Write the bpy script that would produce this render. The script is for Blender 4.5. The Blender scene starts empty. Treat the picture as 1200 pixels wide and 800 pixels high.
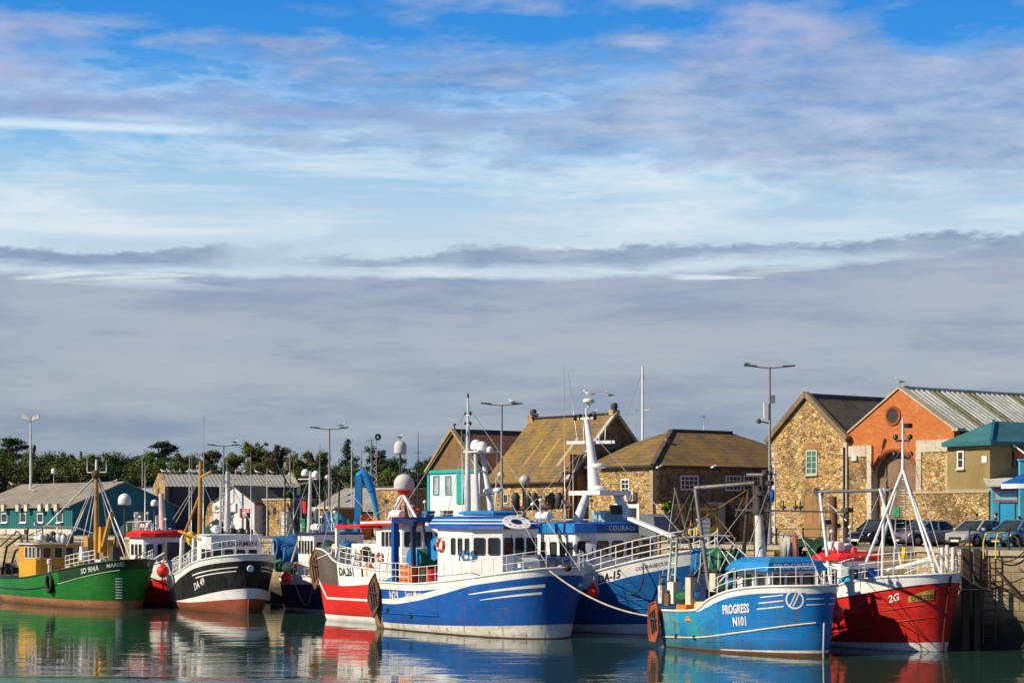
import bpy, bmesh, math, random
from mathutils import Vector as V, Matrix
import numpy as np
sc = bpy.context.scene
COL = sc.collection
R = math.radians
H, F, HOR = 6.5, 2333.0, 607.0          # eye height (m), focal length (px of a 1200 px frame), horizon row
QZ = 4.9                                # quay top above the water
SUN = V((-0.94, -0.34, 0)).normalized()
SUN_EL = 35.0
random.seed(7)

def at(px, py, Y):
    return V(((px - 600) / F * Y, Y, H - (py - HOR) / F * Y))
def onwater(px, py):
    return at(px, py, H * F / (py - HOR))
def lin(c):
    return tuple(((x / 255) / 12.92 if x / 255 < .04045 else (((x / 255) + .055) / 1.055) ** 2.4) for x in c)

# ------------------------------------------------------------------ materials
MATS = {}
class NT:
    def __init__(s, name):
        s.m = bpy.data.materials.new(name); s.m.use_nodes = True
        s.t = s.m.node_tree; s.t.nodes.clear()
        s.out = s.n('ShaderNodeOutputMaterial'); s.b = s.n('ShaderNodeBsdfPrincipled')
        s.l(s.b.outputs[0], s.out.inputs[0])
        s.tc = s.n('ShaderNodeTexCoord')
    def n(s, typ, **kw):
        x = s.t.nodes.new(typ)
        for k, v in kw.items(): setattr(x, k, v)
        return x
    def l(s, a, b): s.t.links.new(a, b)
    def co(s, scale=(1, 1, 1), src='Object', rot=(0, 0, 0)):
        mp = s.n('ShaderNodeMapping'); mp.inputs['Scale'].default_value = scale; mp.inputs['Rotation'].default_value = rot
        s.l(s.tc.outputs[src], mp.inputs[0]); return mp.outputs[0]
    def noise(s, vec, scale=1, detail=4, rough=.55, dist=0):
        x = s.n('ShaderNodeTexNoise'); x.inputs['Scale'].default_value = scale; x.inputs['Detail'].default_value = detail
        x.inputs['Roughness'].default_value = rough; x.inputs['Distortion'].default_value = dist
        s.l(vec, x.inputs['Vector']); return x.outputs['Fac']
    def ramp(s, fac, stops, interp='LINEAR'):
        x = s.n('ShaderNodeValToRGB'); x.color_ramp.interpolation = interp
        e = x.color_ramp.elements
        while len(e) < len(stops): e.new(.5)
        for el, (p, c) in zip(e, stops):
            el.position = p; el.color = (*c, 1) if hasattr(c, '__len__') else (c, c, c, 1)
        s.l(fac, x.inputs[0]); return x.outputs[0]
    def mix(s, fac, a, b, blend='MIX'):
        x = s.n('ShaderNodeMix', data_type='RGBA', blend_type=blend)
        for inp, v in ((0, fac), (6, a), (7, b)):
            if hasattr(v, 'links'): s.l(v, x.inputs[inp])
            elif inp == 0: x.inputs[0].default_value = v
            else: x.inputs[inp].default_value = (*v, 1)
        return x.outputs[2]
    def math(s, op, a, b=0.0, c=None, clamp=False):
        x = s.n('ShaderNodeMath', operation=op); x.use_clamp = clamp
        for i, v in enumerate((a, b, c)):
            if v is None: continue
            if hasattr(v, 'links'): s.l(v, x.inputs[i])
            else: x.inputs[i].default_value = v
        return x.outputs[0]
    def bump(s, h, strength=.5, dist=.02):
        x = s.n('ShaderNodeBump'); x.inputs['Strength'].default_value = strength; x.inputs['Distance'].default_value = dist
        s.l(h, x.inputs['Height']); s.l(x.outputs[0], s.b.inputs['Normal'])
    def setc(s, c):
        if hasattr(c, 'links'): s.l(c, s.b.inputs['Base Color'])
        else: s.b.inputs['Base Color'].default_value = (*c, 1)
    def set(s, **kw):
        for k, v in kw.items():
            i = s.b.inputs[k.replace('_', ' ')]
            if hasattr(v, 'links'): s.l(v, i)
            else: i.default_value = v
        return s

RUST = (.17, .055, .018)
def paint(name, c, rough=.4, wear=.25, rust=0.0, scale=1.0, metal=0.0, grime=(.06, .045, .03), patch=None, seams=False):
    """sun faded, scuffed and rust streaked paint"""
    if name in MATS: return MATS[name]
    t = NT(name)
    big = t.noise(t.co((.5 * scale, .5 * scale, .5 * scale)), 1, 5)
    fine = t.noise(t.co((5 * scale, 5 * scale, 2 * scale)), 1, 6, .65)
    streak = t.noise(t.co((4 * scale, 4 * scale, .35 * scale)), 1, 5, .6)
    dark = tuple(x * .62 for x in c); lite = tuple(min(1, x * 1.12 + .012) for x in c)
    col = t.mix(t.ramp(big, [(.3, 0), (.7, 1)]), dark if wear > .5 else tuple(x * .82 for x in c), lite)
    # touched-up areas: squarish patches of slightly different paint
    vo = t.n('ShaderNodeTexVoronoi', distance='CHEBYCHEV'); vo.inputs['Scale'].default_value = .55; t.l(t.co((1, 1, 1.7)), vo.inputs['Vector'])
    sp_ = t.n('ShaderNodeSeparateColor'); t.l(vo.outputs['Color'], sp_.inputs[0])
    col = t.mix(t.math('MULTIPLY', t.math('GREATER_THAN', sp_.outputs[0], .72), min(.5, wear * .9)), col, tuple(min(1, x * .72 + .006) for x in c))
    col = t.mix(t.math('MULTIPLY', t.math('LESS_THAN', sp_.outputs[1], .2), min(.4, wear * .7)), col, tuple(min(1, x * 1.15 + .03) for x in c))
    if patch:
        col = t.mix(t.ramp(t.noise(t.co((.35, .35, .5)), 1, 4, .6), [(.46, 0), (.6, 1)]), col, patch)
    col = t.mix(t.math('MULTIPLY', t.ramp(fine, [(.52, 0), (.75, 1)]), wear), col, grime)
    col = t.mix(t.math('MULTIPLY', t.ramp(streak, [(.55, 0), (.72, 1)]), wear * .7), col, grime)
    if rust > 0:
        rs = t.math('MULTIPLY', t.ramp(streak, [(.58, 0), (.68, 1)]), t.ramp(fine, [(.42, 0), (.6, 1)]))
        col = t.mix(t.math('MULTIPLY', rs, min(1, rust * 1.6)), col, RUST)
        spots = t.ramp(t.noise(t.co((2.2 * scale,) * 3), 1, 8, .7), [(.64 - .12 * rust, 0), (.68, 1)])
        col = t.mix(t.math('MULTIPLY', spots, min(1, rust)), col, (.11, .04, .02))
    seam = None
    if seams:                                  # welded plates (or planks), slime and scuffs along the waterline
        sx_ = t.n('ShaderNodeSeparateXYZ'); t.l(t.tc.outputs['Object'], sx_.inputs[0])
        cb_ = t.n('ShaderNodeCombineXYZ'); t.l(sx_.outputs[0], cb_.inputs[0]); t.l(sx_.outputs[2], cb_.inputs[1])
        br_ = t.n('ShaderNodeTexBrick'); t.l(cb_.outputs[0], br_.inputs['Vector']); br_.inputs['Scale'].default_value = 1
        br_.inputs['Brick Width'].default_value = 2.3 if seams == 'plate' else 6.0; br_.inputs['Row Height'].default_value = .82 if seams == 'plate' else .24; br_.inputs['Mortar Size'].default_value = .014; br_.inputs['Mortar Smooth'].default_value = .6
        seam = br_.outputs['Fac']
        col = t.mix(t.math('MULTIPLY', seam, .30), col, tuple(x * .45 for x in c))
        run = t.noise(t.co((3.2, 3.2, .22)), 1, 4, .55)
        col = t.mix(t.math('MULTIPLY', t.math('MULTIPLY', t.ramp(run, [(.60, 0), (.70, 1)]), t.ramp(fine, [(.3, .2), (.6, 1)])), .55), col, (.13, .06, .03))
        scf = t.noise(t.co((1.1, 1.1, 5.5)), 1, 7, .7)
        col = t.mix(t.math('MULTIPLY', t.ramp(scf, [(.64, 0), (.70, 1)]), .45), col, tuple(min(1, x * .6 + .16) for x in c))
        wl_ = t.math('SUBTRACT', t.math('ADD', .55, t.math('MULTIPLY', fine, .5)), sx_.outputs[2])
        col = t.mix(t.math('MULTIPLY', t.math('MULTIPLY', wl_, 1.6, clamp=True), .5), col, (.035, .040, .018))
    t.setc(col)
    t.set(Roughness=t.ramp(fine, [(.3, max(.05, rough - .1)), (.7, min(1, rough + .2))]), Metallic=metal)
    t.b.inputs['Specular IOR Level'].default_value = .3
    hgt_ = t.math('ADD', big, t.math('MULTIPLY', t.noise(t.co((1.3, 1.3, 1.3)), 1, 2), .5))
    t.bump(t.math('SUBTRACT', hgt_, t.math('MULTIPLY', seam, .25)) if seam is not None else hgt_, .45, .06)
    MATS[name] = t.m; return t.m

def plain(name, c, rough=.5, metal=0.0, var=.15, **kw):
    if name in MATS: return MATS[name]
    t = NT(name)
    n = t.noise(t.co((3, 3, 3)), 1, 5)
    t.setc(t.mix(t.ramp(n, [(.3, 0), (.7, 1)]), tuple(x * (1 - var) for x in c), tuple(min(1, x * (1 + var)) for x in c)))
    t.set(Roughness=rough, Metallic=metal, **kw)
    MATS[name] = t.m; return t.m

def glass(name, c=(.012, .016, .018), rough=.06):
    if name in MATS: return MATS[name]
    t = NT(name)
    n = t.noise(t.co((.9, .9, .9)), 1, 3)
    t.setc(t.mix(t.ramp(n, [(.35, 0), (.65, 1)]), c, tuple(x * 2.2 for x in c)))
    t.set(Roughness=rough, IOR=1.5)
    MATS[name] = t.m; return t.m

def stone(name, cols, mortar=(.30, .22, .12), size=3.0, stain=(.05, .035, .02), stainamt=.6):
    """rubble masonry: irregular stones of mixed colours in mortar"""
    if name in MATS: return MATS[name]
    t = NT(name)
    vec = t.co((1, 1, 1.45))
    nz = t.n('ShaderNodeTexNoise'); nz.inputs['Scale'].default_value = 2.5; t.l(vec, nz.inputs['Vector'])
    add = t.n('ShaderNodeMix', data_type='VECTOR'); add.inputs[0].default_value = .12
    t.l(vec, add.inputs[4]); t.l(nz.outputs['Color'], add.inputs[5])
    def vor(sz):
        vo = t.n('ShaderNodeTexVoronoi'); vo.inputs['Scale'].default_value = sz; t.l(add.outputs[1], vo.inputs['Vector'])
        ve = t.n('ShaderNodeTexVoronoi', feature='DISTANCE_TO_EDGE'); ve.inputs['Scale'].default_value = sz; t.l(add.outputs[1], ve.inputs['Vector'])
        return vo.outputs['Color'], t.math('MULTIPLY', ve.outputs['Distance'], 1.0)
    (ca, ea), (cb2, eb) = vor(size * .68), vor(size * 1.35)
    pick = t.ramp(t.noise(t.co((1.3, 1.3, 2.0)), 1, 3), [(.49, 0), (.51, 1)])
    vcol = t.mix(pick, ca, cb2); edg = t.math('ADD', t.math('MULTIPLY', ea, t.math('SUBTRACT', 1.0, pick)), t.math('MULTIPLY', eb, pick))
    sep = t.n('ShaderNodeSeparateColor'); t.l(vcol, sep.inputs[0])
    k = len(cols)
    col = t.ramp(sep.outputs[0], [((i + .001) / k, c) for i, c in enumerate(cols)], 'CONSTANT')
    fine = t.noise(t.co((9, 9, 9)), 1, 5, .6)
    col = t.mix(t.math('MULTIPLY', t.ramp(fine, [(.35, 1), (.6, 0)]), .55), col, (.07, .045, .025))
    col = t.mix(t.ramp(edg, [(.03, 1), (.09, 0)]), col, mortar)
    big = t.noise(t.co((.45, .45, .3)), 1, 6, .62)
    col = t.mix(t.math('MULTIPLY', t.ramp(big, [(.5, 0), (.66, 1)]), stainamt), col, stain)
    t.setc(col); t.set(Roughness=.9)
    t.bump(t.math('ADD', t.ramp(edg, [(0, 0), (.14, 1)]), t.math('MULTIPLY', fine, .4)), .9, .05)
    MATS[name] = t.m; return t.m

def tiles(name, c1, c2, moss, row=.28, mossamt=.7):
    """slates in courses (height rows) with lichen"""
    if name in MATS: return MATS[name]
    t = NT(name)
    sx = t.n('ShaderNodeSeparateXYZ'); t.l(t.tc.outputs['Object'], sx.inputs[0])
    z = t.math('MULTIPLY', sx.outputs[2], 1 / row)
    fr = t.math('FRACT', z); fl = t.math('FLOOR', z)
    along = t.math('ADD', t.math('MULTIPLY', t.math('ADD', sx.outputs[0], sx.outputs[1]), 3.2), t.math('MULTIPLY', fl, .5))
    cell = t.n('ShaderNodeCombineXYZ'); t.l(t.math('FLOOR', along), cell.inputs[0]); t.l(fl, cell.inputs[1])
    wn = t.n('ShaderNodeTexWhiteNoise'); t.l(cell.outputs[0], wn.inputs['Vector'])
    col = t.mix(wn.outputs['Value'], c1, c2)
    big = t.noise(t.co((.55, .55, .55)), 1, 7, .65)
    fine = t.noise(t.co((3, 3, 3)), 1, 6, .7)
    m = t.math('MULTIPLY', t.ramp(t.math('ADD', t.math('MULTIPLY', big, .6), t.math('MULTIPLY', fine, .4)), [(.42, 0), (.58, 1)]), mossamt)
    col = t.mix(m, col, moss)
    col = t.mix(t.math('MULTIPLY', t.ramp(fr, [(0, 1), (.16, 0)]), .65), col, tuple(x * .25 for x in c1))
    t.setc(col); t.set(Roughness=.85)
    t.bump(t.math('ADD', fr, t.math('MULTIPLY', wn.outputs['Value'], .4)), .8, .03)
    MATS[name] = t.m; return t.m

# ------------------------------------------------------------------ mesh builder
class MB:
    def __init__(s): s.v, s.f, s.m, s.s, s.mats = [], [], [], [], []
    def mi(s, mat):
        if mat not in s.mats: s.mats.append(mat)
        return s.mats.index(mat)
    def face(s, pts, mat, smooth=False):
        i = len(s.v); s.v += [tuple(p) for p in pts]
        s.f.append(tuple(range(i, i + len(pts)))); s.m.append(s.mi(mat)); s.s.append(smooth)
    def grid(s, rows, mat, smooth=True, closed=False, flip=False):
        """rows: list of equally long point lists; mat: one material or fn(row, col)"""
        i = len(s.v); n = len(rows[0])
        for r in rows: s.v += [tuple(p) for p in r]
        for a in range(len(rows) - 1):
            for b in range(n if closed else n - 1):
                c = (b + 1) % n
                q = (i + a * n + b, i + a * n + c, i + (a + 1) * n + c, i + (a + 1) * n + b)
                s.f.append(q[::-1] if flip else q); s.m.append(s.mi(mat(a, b) if callable(mat) else mat)); s.s.append(smooth)
    def box(s, x0, x1, y0, y1, z0, z1, mat):
        s.hexa([(x0, y0, z0), (x1, y0, z0), (x1, y1, z0), (x0, y1, z0), (x0, y0, z1), (x1, y0, z1), (x1, y1, z1), (x0, y1, z1)], mat)
    def hexa(s, p, mat):
        i = len(s.v); s.v += [tuple(q) for q in p]
        for q in ((3, 2, 1, 0), (4, 5, 6, 7), (0, 1, 5, 4), (1, 2, 6, 5), (2, 3, 7, 6), (3, 0, 4, 7)):
            s.f.append(tuple(i + k for k in q)); s.m.append(s.mi(mat)); s.s.append(False)
    def obox(s, o, u, v, w, h, d, mat, n=None):
        """box centred on o: w along u, h along v, d along u x v"""
        o, u, v = V(o), V(u).normalized(), V(v).normalized(); n = u.cross(v) if n is None else V(n).normalized()
        u, v, n = u * w / 2, v * h / 2, n * d / 2
        s.hexa([o - u - v - n, o + u - v - n, o + u + v - n, o - u + v - n, o - u - v + n, o + u - v + n, o + u + v + n, o - u + v + n], mat)
    def beam(s, p, q, w, h, mat, up=(0, 0, 1)):
        p, q = V(p), V(q); d = q - p; u = d.normalized(); up = V(up)
        if abs(u.dot(up)) > .95: up = V((1, 0, 0))
        side = u.cross(up).normalized(); up = side.cross(u)
        s.obox((p + q) / 2, side, up, w, h, d.length, mat, u)
    def ring(s, c, u, v, r, n): return [V(c) + u * (r * math.cos(2 * math.pi * k / n)) + v * (r * math.sin(2 * math.pi * k / n)) for k in range(n)]
    def tube(s, p, q, r, mat, r2=None, n=8, caps=True):
        s.path([p, q], r, mat, n, [r, r if r2 is None else r2], caps)
    def path(s, pts, r, mat, n=6, rs=None, caps=True):
        pts = [V(p) for p in pts]; rows = []
        prev = None
        for k, p in enumerate(pts):
            a = pts[max(0, k - 1)]; b = pts[min(len(pts) - 1, k + 1)]; d = (b - a).normalized()
            up = V((0, 0, 1)) if abs(d.z) < .93 else V((1, 0, 0))
            if prev is not None and prev.cross(d).length > .1: up = prev
            u = d.cross(up).normalized(); v = u.cross(d).normalized(); prev = v
            rows.append(s.ring(p, u, v, rs[k] if rs else r, n))
        s.grid(rows, mat, True, True)
        if caps: s.face(rows[0], mat); s.face(rows[-1][::-1], mat)
    def lathe(s, prof, mat, c=(0, 0, 0), ax=(0, 0, 1), n=16, smooth=True):
        ax = V(ax).normalized(); up = V((0, 1, 0)) if abs(ax.y) < .9 else V((1, 0, 0))
        u = ax.cross(up).normalized(); v = ax.cross(u)
        rows = [s.ring(V(c) + ax * z, u, v, max(r, .0005), n) for r, z in prof]
        s.grid(rows, (lambda a, b: mat[min(a, len(mat) - 1)]) if isinstance(mat, list) else mat, smooth, True)
    def ball(s, c, r, mat, n=12, sc=(1, 1, 1)):
        i0 = len(s.v)
        k = n // 2 + 1
        s.lathe([(r * math.sin(math.pi * j / k), -r * math.cos(math.pi * j / k)) for j in range(k + 1)], mat, (0, 0, 0), n=n)
        for i in range(i0, len(s.v)):
            x = s.v[i]; s.v[i] = (x[0] * sc[0] + c[0], x[1] * sc[1] + c[1], x[2] * sc[2] + c[2])
    def prism(s, poly, o, u, v, d, mat, side=None):
        """2-D polygon in the plane (o, u, v) extruded by d along u x v"""
        o, u, v = V(o), V(u).normalized(), V(v).normalized(); n = u.cross(v) * d
        a = [o + u * x + v * y for x, y in poly]; b = [p + n for p in a]
        s.face(b, mat); s.face(a[::-1], mat)
        for k in range(len(a)):
            j = (k + 1) % len(a); s.face([a[k], a[j], b[j], b[k]], side or mat)
    def corr(s, o, u, v, lu, lv, pitch, depth, mat):
        """corrugated sheet: ribs run along v, profile along u, standing out along u x v; has a back so it is not paper thin"""
        o, u, v = V(o), V(u).normalized(), V(v).normalized(); n = u.cross(v)
        prof = []; x = 0
        while x < lu - 1e-6:
            for dx, dz in ((0, 0), (.35, 0), (.45, 1), (.9, 1)):
                if x + dx * pitch <= lu: prof.append((x + dx * pitch, dz * depth))
            x += pitch
        prof.append((lu, 0))
        a = [o + u * x + n * z for x, z in prof]; s.grid([a, [p + v * lv for p in a]], mat if not callable(mat) else (lambda r, c: mat(c)), False)
        b = [o + u * x - n * .03 for x in (0, lu)]; s.grid([[p + v * lv for p in b], b], mat if not callable(mat) else mat(0), False)
    def build(s, name, parent=None, mat=None):
        me = bpy.data.meshes.new(name); me.from_pydata(s.v, [], s.f)
        for m in s.mats: me.materials.append(m)
        if mat and not s.mats: me.materials.append(mat)
        me.polygons.foreach_set('material_index', s.m); me.polygons.foreach_set('use_smooth', s.s)
        if any(s.s):
            bm = bmesh.new(); bm.from_mesh(me); bmesh.ops.remove_doubles(bm, verts=bm.verts, dist=.0004)
            for e in bm.edges:
                if len(e.link_faces) == 2 and e.calc_face_angle(0) > 1.0: e.smooth = False
            bm.to_mesh(me); bm.free()
        me.update()
        o = bpy.data.objects.new(name, me); COL.objects.link(o)
        if parent: o.parent = parent
        return o

def tag(o, label=None, cat=None, group=None, kind=None):
    if label: o['label'] = label
    if cat: o['category'] = cat
    if group: o['group'] = group
    if kind: o['kind'] = kind
    return o
def thing(name, label, cat, loc=(0, 0, 0), rz=0, group=None):
    o = bpy.data.objects.new(name, None); COL.objects.link(o); o.empty_display_size = .3
    o.location = loc; o.rotation_euler = (0, 0, rz)
    return tag(o, label, cat, group)
def copy_tree(o, parent=None):
    c = o.copy(); COL.objects.link(c)
    if parent: c.parent = parent
    for ch in list(o.children): copy_tree(ch, c)
    return c

_tcache = {}
def text_mesh(txt, size=1.0, bold=.0, spacing=1.0, shear=0.0):
    key = (txt, bold, spacing, shear)
    if key not in _tcache:
        cu = bpy.data.curves.new('lettering', 'FONT'); cu.body = txt; cu.offset = bold; cu.resolution_u = 2
        cu.space_character = spacing; cu.shear = shear
        o = bpy.data.objects.new('lettering', cu); COL.objects.link(o)
        me = bpy.data.meshes.new_from_object(o.evaluated_get(bpy.context.evaluated_depsgraph_get()))
        _tcache[key] = ([tuple(v.co)[:2] for v in me.vertices], [tuple(p.vertices) for p in me.polygons])
        bpy.data.objects.remove(o); bpy.data.curves.remove(cu); bpy.data.meshes.remove(me)
    vs, fs = _tcache[key]
    return [(x * size, y * size) for x, y in vs], fs
def add_text(mb, txt, size, fn, mat, bold=.02, spacing=1.0, shear=0.0, sx=1.0, center=False):
    """fn(u, v) -> point on the surface that carries the letters"""
    vs, fs = text_mesh(txt, size, bold, spacing, shear)
    w = max(x for x, _ in vs) * sx
    off = w / 2 if center else 0
    i = len(mb.v); mb.v += [tuple(fn(x * sx - off, y)) for x, y in vs]
    for f in fs: mb.f.append(tuple(i + k for k in f)); mb.m.append(mb.mi(mat)); mb.s.append(False)
def plane_fn(o, u, v, off=0.0):
    o, u, v = V(o), V(u).normalized(), V(v).normalized(); n = u.cross(v)
    return lambda a, b: o + u * a + v * b + n * off

def interp(pts):
    """smooth curve through (t, z) points"""
    xs = [p[0] for p in pts]; ys = [p[1] for p in pts]
    n = len(xs); m = [0] * n
    for i in range(n):
        if i == 0: m[i] = (ys[1] - ys[0]) / (xs[1] - xs[0])
        elif i == n - 1: m[i] = (ys[-1] - ys[-2]) / (xs[-1] - xs[-2])
        else:
            a = (ys[i] - ys[i - 1]) / (xs[i] - xs[i - 1]); b = (ys[i + 1] - ys[i]) / (xs[i + 1] - xs[i])
            m[i] = 0 if a * b <= 0 else 2 * a * b / (a + b)
    def f(t):
        t = min(max(t, xs[0]), xs[-1])
        for i in range(n - 1):
            if t <= xs[i + 1]: break
        h = xs[i + 1] - xs[i]; s = (t - xs[i]) / h
        return (ys[i] * (2 * s**3 - 3 * s**2 + 1) + m[i] * h * (s**3 - 2 * s**2 + s) + ys[i + 1] * (-2 * s**3 + 3 * s**2) + m[i + 1] * h * (s**3 - s**2))
    return f
def lerp(a, b, t): return a + (b - a) * t

# ------------------------------------------------------------------ palette
WHITE = paint('white_paint', (.74, .74, .72), .4, .16, .12)
CLEANWHITE = paint('clean_white_paint', (.79, .79, .77), .38, .16, .16)
CREAM = paint('cream_paint', (.62, .56, .42), .5, .3, .25)
DIRTYWHITE = paint('weathered_white_paint', (.62, .60, .54), .55, .5, .45)
BLACK = paint('black_paint', (.012, .012, .013), .35, .25, .1)
STEEL = paint('galvanised_steel', (.22, .215, .21), .5, .6, .6, metal=.3)
DARKSTEEL = paint('dark_steel', (.055, .05, .048), .5, .4, .4)
RUSTY = paint('rusty_steel', (.13, .06, .03), .75, .5, .8)
TEAK = paint('varnished_spar', (.46, .24, .05), .4, .3, .1)
ALU = paint('pale_alloy', (.62, .63, .64), .35, .2, .0, metal=.2)
RED = paint('red_paint', (.66, .014, .009), .35, .22, .15)
ORANGE = plain('orange_plastic', (.75, .16, .015), .45)
GREENNET = plain('green_netting', (.008, .13, .055), .8, var=.6)
DARKNET = plain('dark_green_netting', (.006, .045, .03), .85, var=.7)
BLUENET = plain('blue_netting', (.012, .12, .34), .8, var=.6)
TEALNET = plain('turquoise_netting', (.01, .3, .42), .8, var=.5)
YELLOW = paint('yellow_paint', (.72, .50, .012), .45, .25, .2)
RUBBER = plain('black_rubber', (.012, .012, .012), .75, var=.3)
ROPE = plain('pale_rope', (.48, .42, .32), .9, var=.25)
WIRE = plain('wire_rope', (.42, .41, .38), .5, var=.2)
DARKROPE = plain('dark_rope', (.03, .024, .02), .9, var=.3)
GLASS = glass('dark_window_glass')
BLUEDK = paint('navy_paint', (.012, .022, .075), .32, .2, .15)
BLUE = paint('royal_blue_paint', (.001, .085, .37), .32, .34, .28, seams='plate')
BLUEMID = paint('mid_blue_paint', (.008, .20, .50), .4, .25, .2)
GREY = paint('grey_paint', (.25, .26, .27), .5, .3, .2)
def lettering(name, c):
    t = NT(name); n = t.noise(t.co((7, 7, 7)), 1, 6, .7); n2 = t.noise(t.co((1.1, 1.1, 1.1)), 1, 3)
    t.setc(t.mix(t.ramp(n2, [(.35, 0), (.65, 1)]), tuple(x * .74 for x in c), c)); t.set(Roughness=.5, Alpha=t.ramp(n, [(.30, .3), (.36, 1)])); return t.m
LETTERW = lettering('white_lettering', (.80, .80, .77))
LETTERK = lettering('black_lettering', (.012, .012, .015))
LETTERB = lettering('blue_lettering', (.012, .13, .32))
# ------------------------------------------------------------------ camera
cam = bpy.data.cameras.new('camera'); co = bpy.data.objects.new('camera', cam); COL.objects.link(co)
co.location = (0, 0, H); co.rotation_euler = (R(90), 0, 0)
cam.sensor_width = 36; cam.lens = 36 * F / 1200
cam.shift_y = (HOR - 400) / 1200
cam.clip_start = 1; cam.clip_end = 9000
sc.camera = co
sc.view_settings.view_transform = 'Standard'; sc.view_settings.look = 'None'
sc.view_settings.exposure = 0.32; sc.view_settings.gamma = 1
sc.cycles.max_bounces = 8; sc.cycles.use_denoising = True

# ------------------------------------------------------------------ sun and sky
sl = bpy.data.lights.new('sun', 'SUN'); so = bpy.data.objects.new('sun', sl); COL.objects.link(so)
sl.energy = 5.0; sl.angle = R(.5); sl.color = (1, .87, .66)
sdir = V((SUN.x * math.cos(R(SUN_EL)), SUN.y * math.cos(R(SUN_EL)), math.sin(R(SUN_EL))))
so.rotation_euler = sdir.to_track_quat('Z', 'Y').to_euler(); so.location = (-60, 0, 60)

w = bpy.data.worlds.new('World'); sc.world = w; w.use_nodes = True
class WT(NT):
    def __init__(s, w):
        s.t = w.node_tree; s.t.nodes.clear()
        s.out = s.n('ShaderNodeOutputWorld'); s.b = s.n('ShaderNodeBackground'); s.l(s.b.outputs[0], s.out.inputs[0])
        s.tc = s.n('ShaderNodeTexCoord')
t = WT(w)
STR = .1
t.b.inputs['Strength'].default_value = STR
sx = t.n('ShaderNodeSeparateXYZ'); t.l(t.tc.outputs['Generated'], sx.inputs[0])
x, y, z = sx.outputs
hyp = t.math('SQRT', t.math('ADD', t.math('MULTIPLY', x, x), t.math('MULTIPLY', y, y)))
v = t.math('DIVIDE', z, t.math('MAXIMUM', hyp, .02))       # tangent of the elevation
sky = t.n('ShaderNodeTexSky', sky_type='NISHITA'); sky.sun_disc = False
sky.sun_elevation = R(SUN_EL); sky.sun_rotation = math.atan2(SUN.x, SUN.y)
sky.air_density = 1.0; sky.dust_density = .3; sky.ozone_density = 3.0
up = t.n('ShaderNodeCombineXYZ'); t.l(x, up.inputs[0]); t.l(y, up.inputs[1]); t.l(t.math('ADD', t.math('MULTIPLY', t.math('MAXIMUM', z, 0.0), 2.2), .12), up.inputs[2])
nv = t.n('ShaderNodeVectorMath', operation='NORMALIZE'); t.l(up.outputs[0], nv.inputs[0]); t.l(nv.outputs[0], sky.inputs[0])
def cvec(su, sv, off=(0, 0, 0)):
    c = t.n('ShaderNodeCombineXYZ')
    t.l(t.math('ADD', t.math('MULTIPLY', t.math('DIVIDE', x, t.math('MAXIMUM', hyp, .02)), su), off[0]), c.inputs[0])
    t.l(t.math('ADD', t.math('MULTIPLY', t.math('DIVIDE', y, t.math('MAXIMUM', hyp, .02)), su), off[1]), c.inputs[1])
    t.l(t.math('ADD', t.math('MULTIPLY', v, sv), off[2]), c.inputs[2])
    return c.outputs[0]
def K(c): return tuple(q / STR / 1.10 for q in lin(c))
u = t.math('DIVIDE', x, t.math('MAXIMUM', hyp, .02))
def bandv(lo0, lo1, hi0, hi1):
    a = t.math('MULTIPLY', t.math('SUBTRACT', v, lo0), 1 / (lo1 - lo0), clamp=True)
    b = t.math('MULTIPLY', t.math('SUBTRACT', hi1, v), 1 / (hi1 - hi0), clamp=True)
    return t.math('MULTIPLY', t.math('SMOOTH_MIN', a, b, .2), 1.0, clamp=True)
vs = t.math('MULTIPLY', v, 1 / .32, clamp=True)
def vp(py): return (HOR - py) / F / .32
# clear air behind the clouds: the sky texture, brightened towards the horizon veil
veil = t.ramp(vs, [(vp(340), K((192, 208, 219))), (vp(270), K((184, 207, 224))), (vp(205), K((160, 199, 226))), (vp(140), K((98, 170, 226))), (vp(70), K((54, 144, 220))), (vp(-60), K((38, 122, 208)))])
col = t.mix(.9, sky.outputs[0], veil)
# thin high veil, streaky
n0 = t.noise(cvec(7, 60, (3, 1, 2)), 1, 6, .6, .5)
col = t.mix(t.math('MULTIPLY', t.ramp(n0, [(.42, 0), (.66, 1)]), t.math('MULTIPLY', bandv(.10, .14, .185, .235), .75)), col, K((214, 224, 230)))
# broken purple-grey layer across the upper sky, thin at the left, banked up at the right
n1 = t.noise(cvec(7.0, 34, (12.2, 0, 5.5)), 1, 6, .5, .15)
n1b = t.noise(cvec(2.6, 12, (4.4, 2, 1.2)), 1, 3, .5, .2)
n1c = t.noise(cvec(17, 62, (2.4, 6, 3.2)), 1, 9, .60, .12)
dens = t.math('ADD', t.math('ADD', t.math('MULTIPLY', n1, .34), t.math('MULTIPLY', n1b, .24)), t.math('MULTIPLY', n1c, .42))
dens = t.math('ADD', dens, t.math('MULTIPLY', t.math('ADD', u, -.02), .30))
dens = t.math('ADD', dens, t.math('MULTIPLY', bandv(.165, .188, .212, .232), .075))
m1 = t.math('MULTIPLY', t.ramp(dens, [(.503, 0), (.595, 1)]), bandv(.146, .180, .235, .27))
shade1 = t.noise(cvec(18, 74, (1, 7, 3.1)), 1, 10, .64, .1)
c1 = t.mix(t.ramp(shade1, [(.36, 0), (.66, 1)]), K((116, 146, 186)), K((178, 188, 210)))
col = t.mix(t.math('MULTIPLY', m1, .82), col, c1)
edge = t.math('MULTIPLY', t.ramp(dens, [(.47, 0), (.505, 1), (.545, 0)]), bandv(.14, .17, .215, .24))
col = t.mix(t.math('MULTIPLY', edge, .25), col, K((216, 228, 238)))
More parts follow.
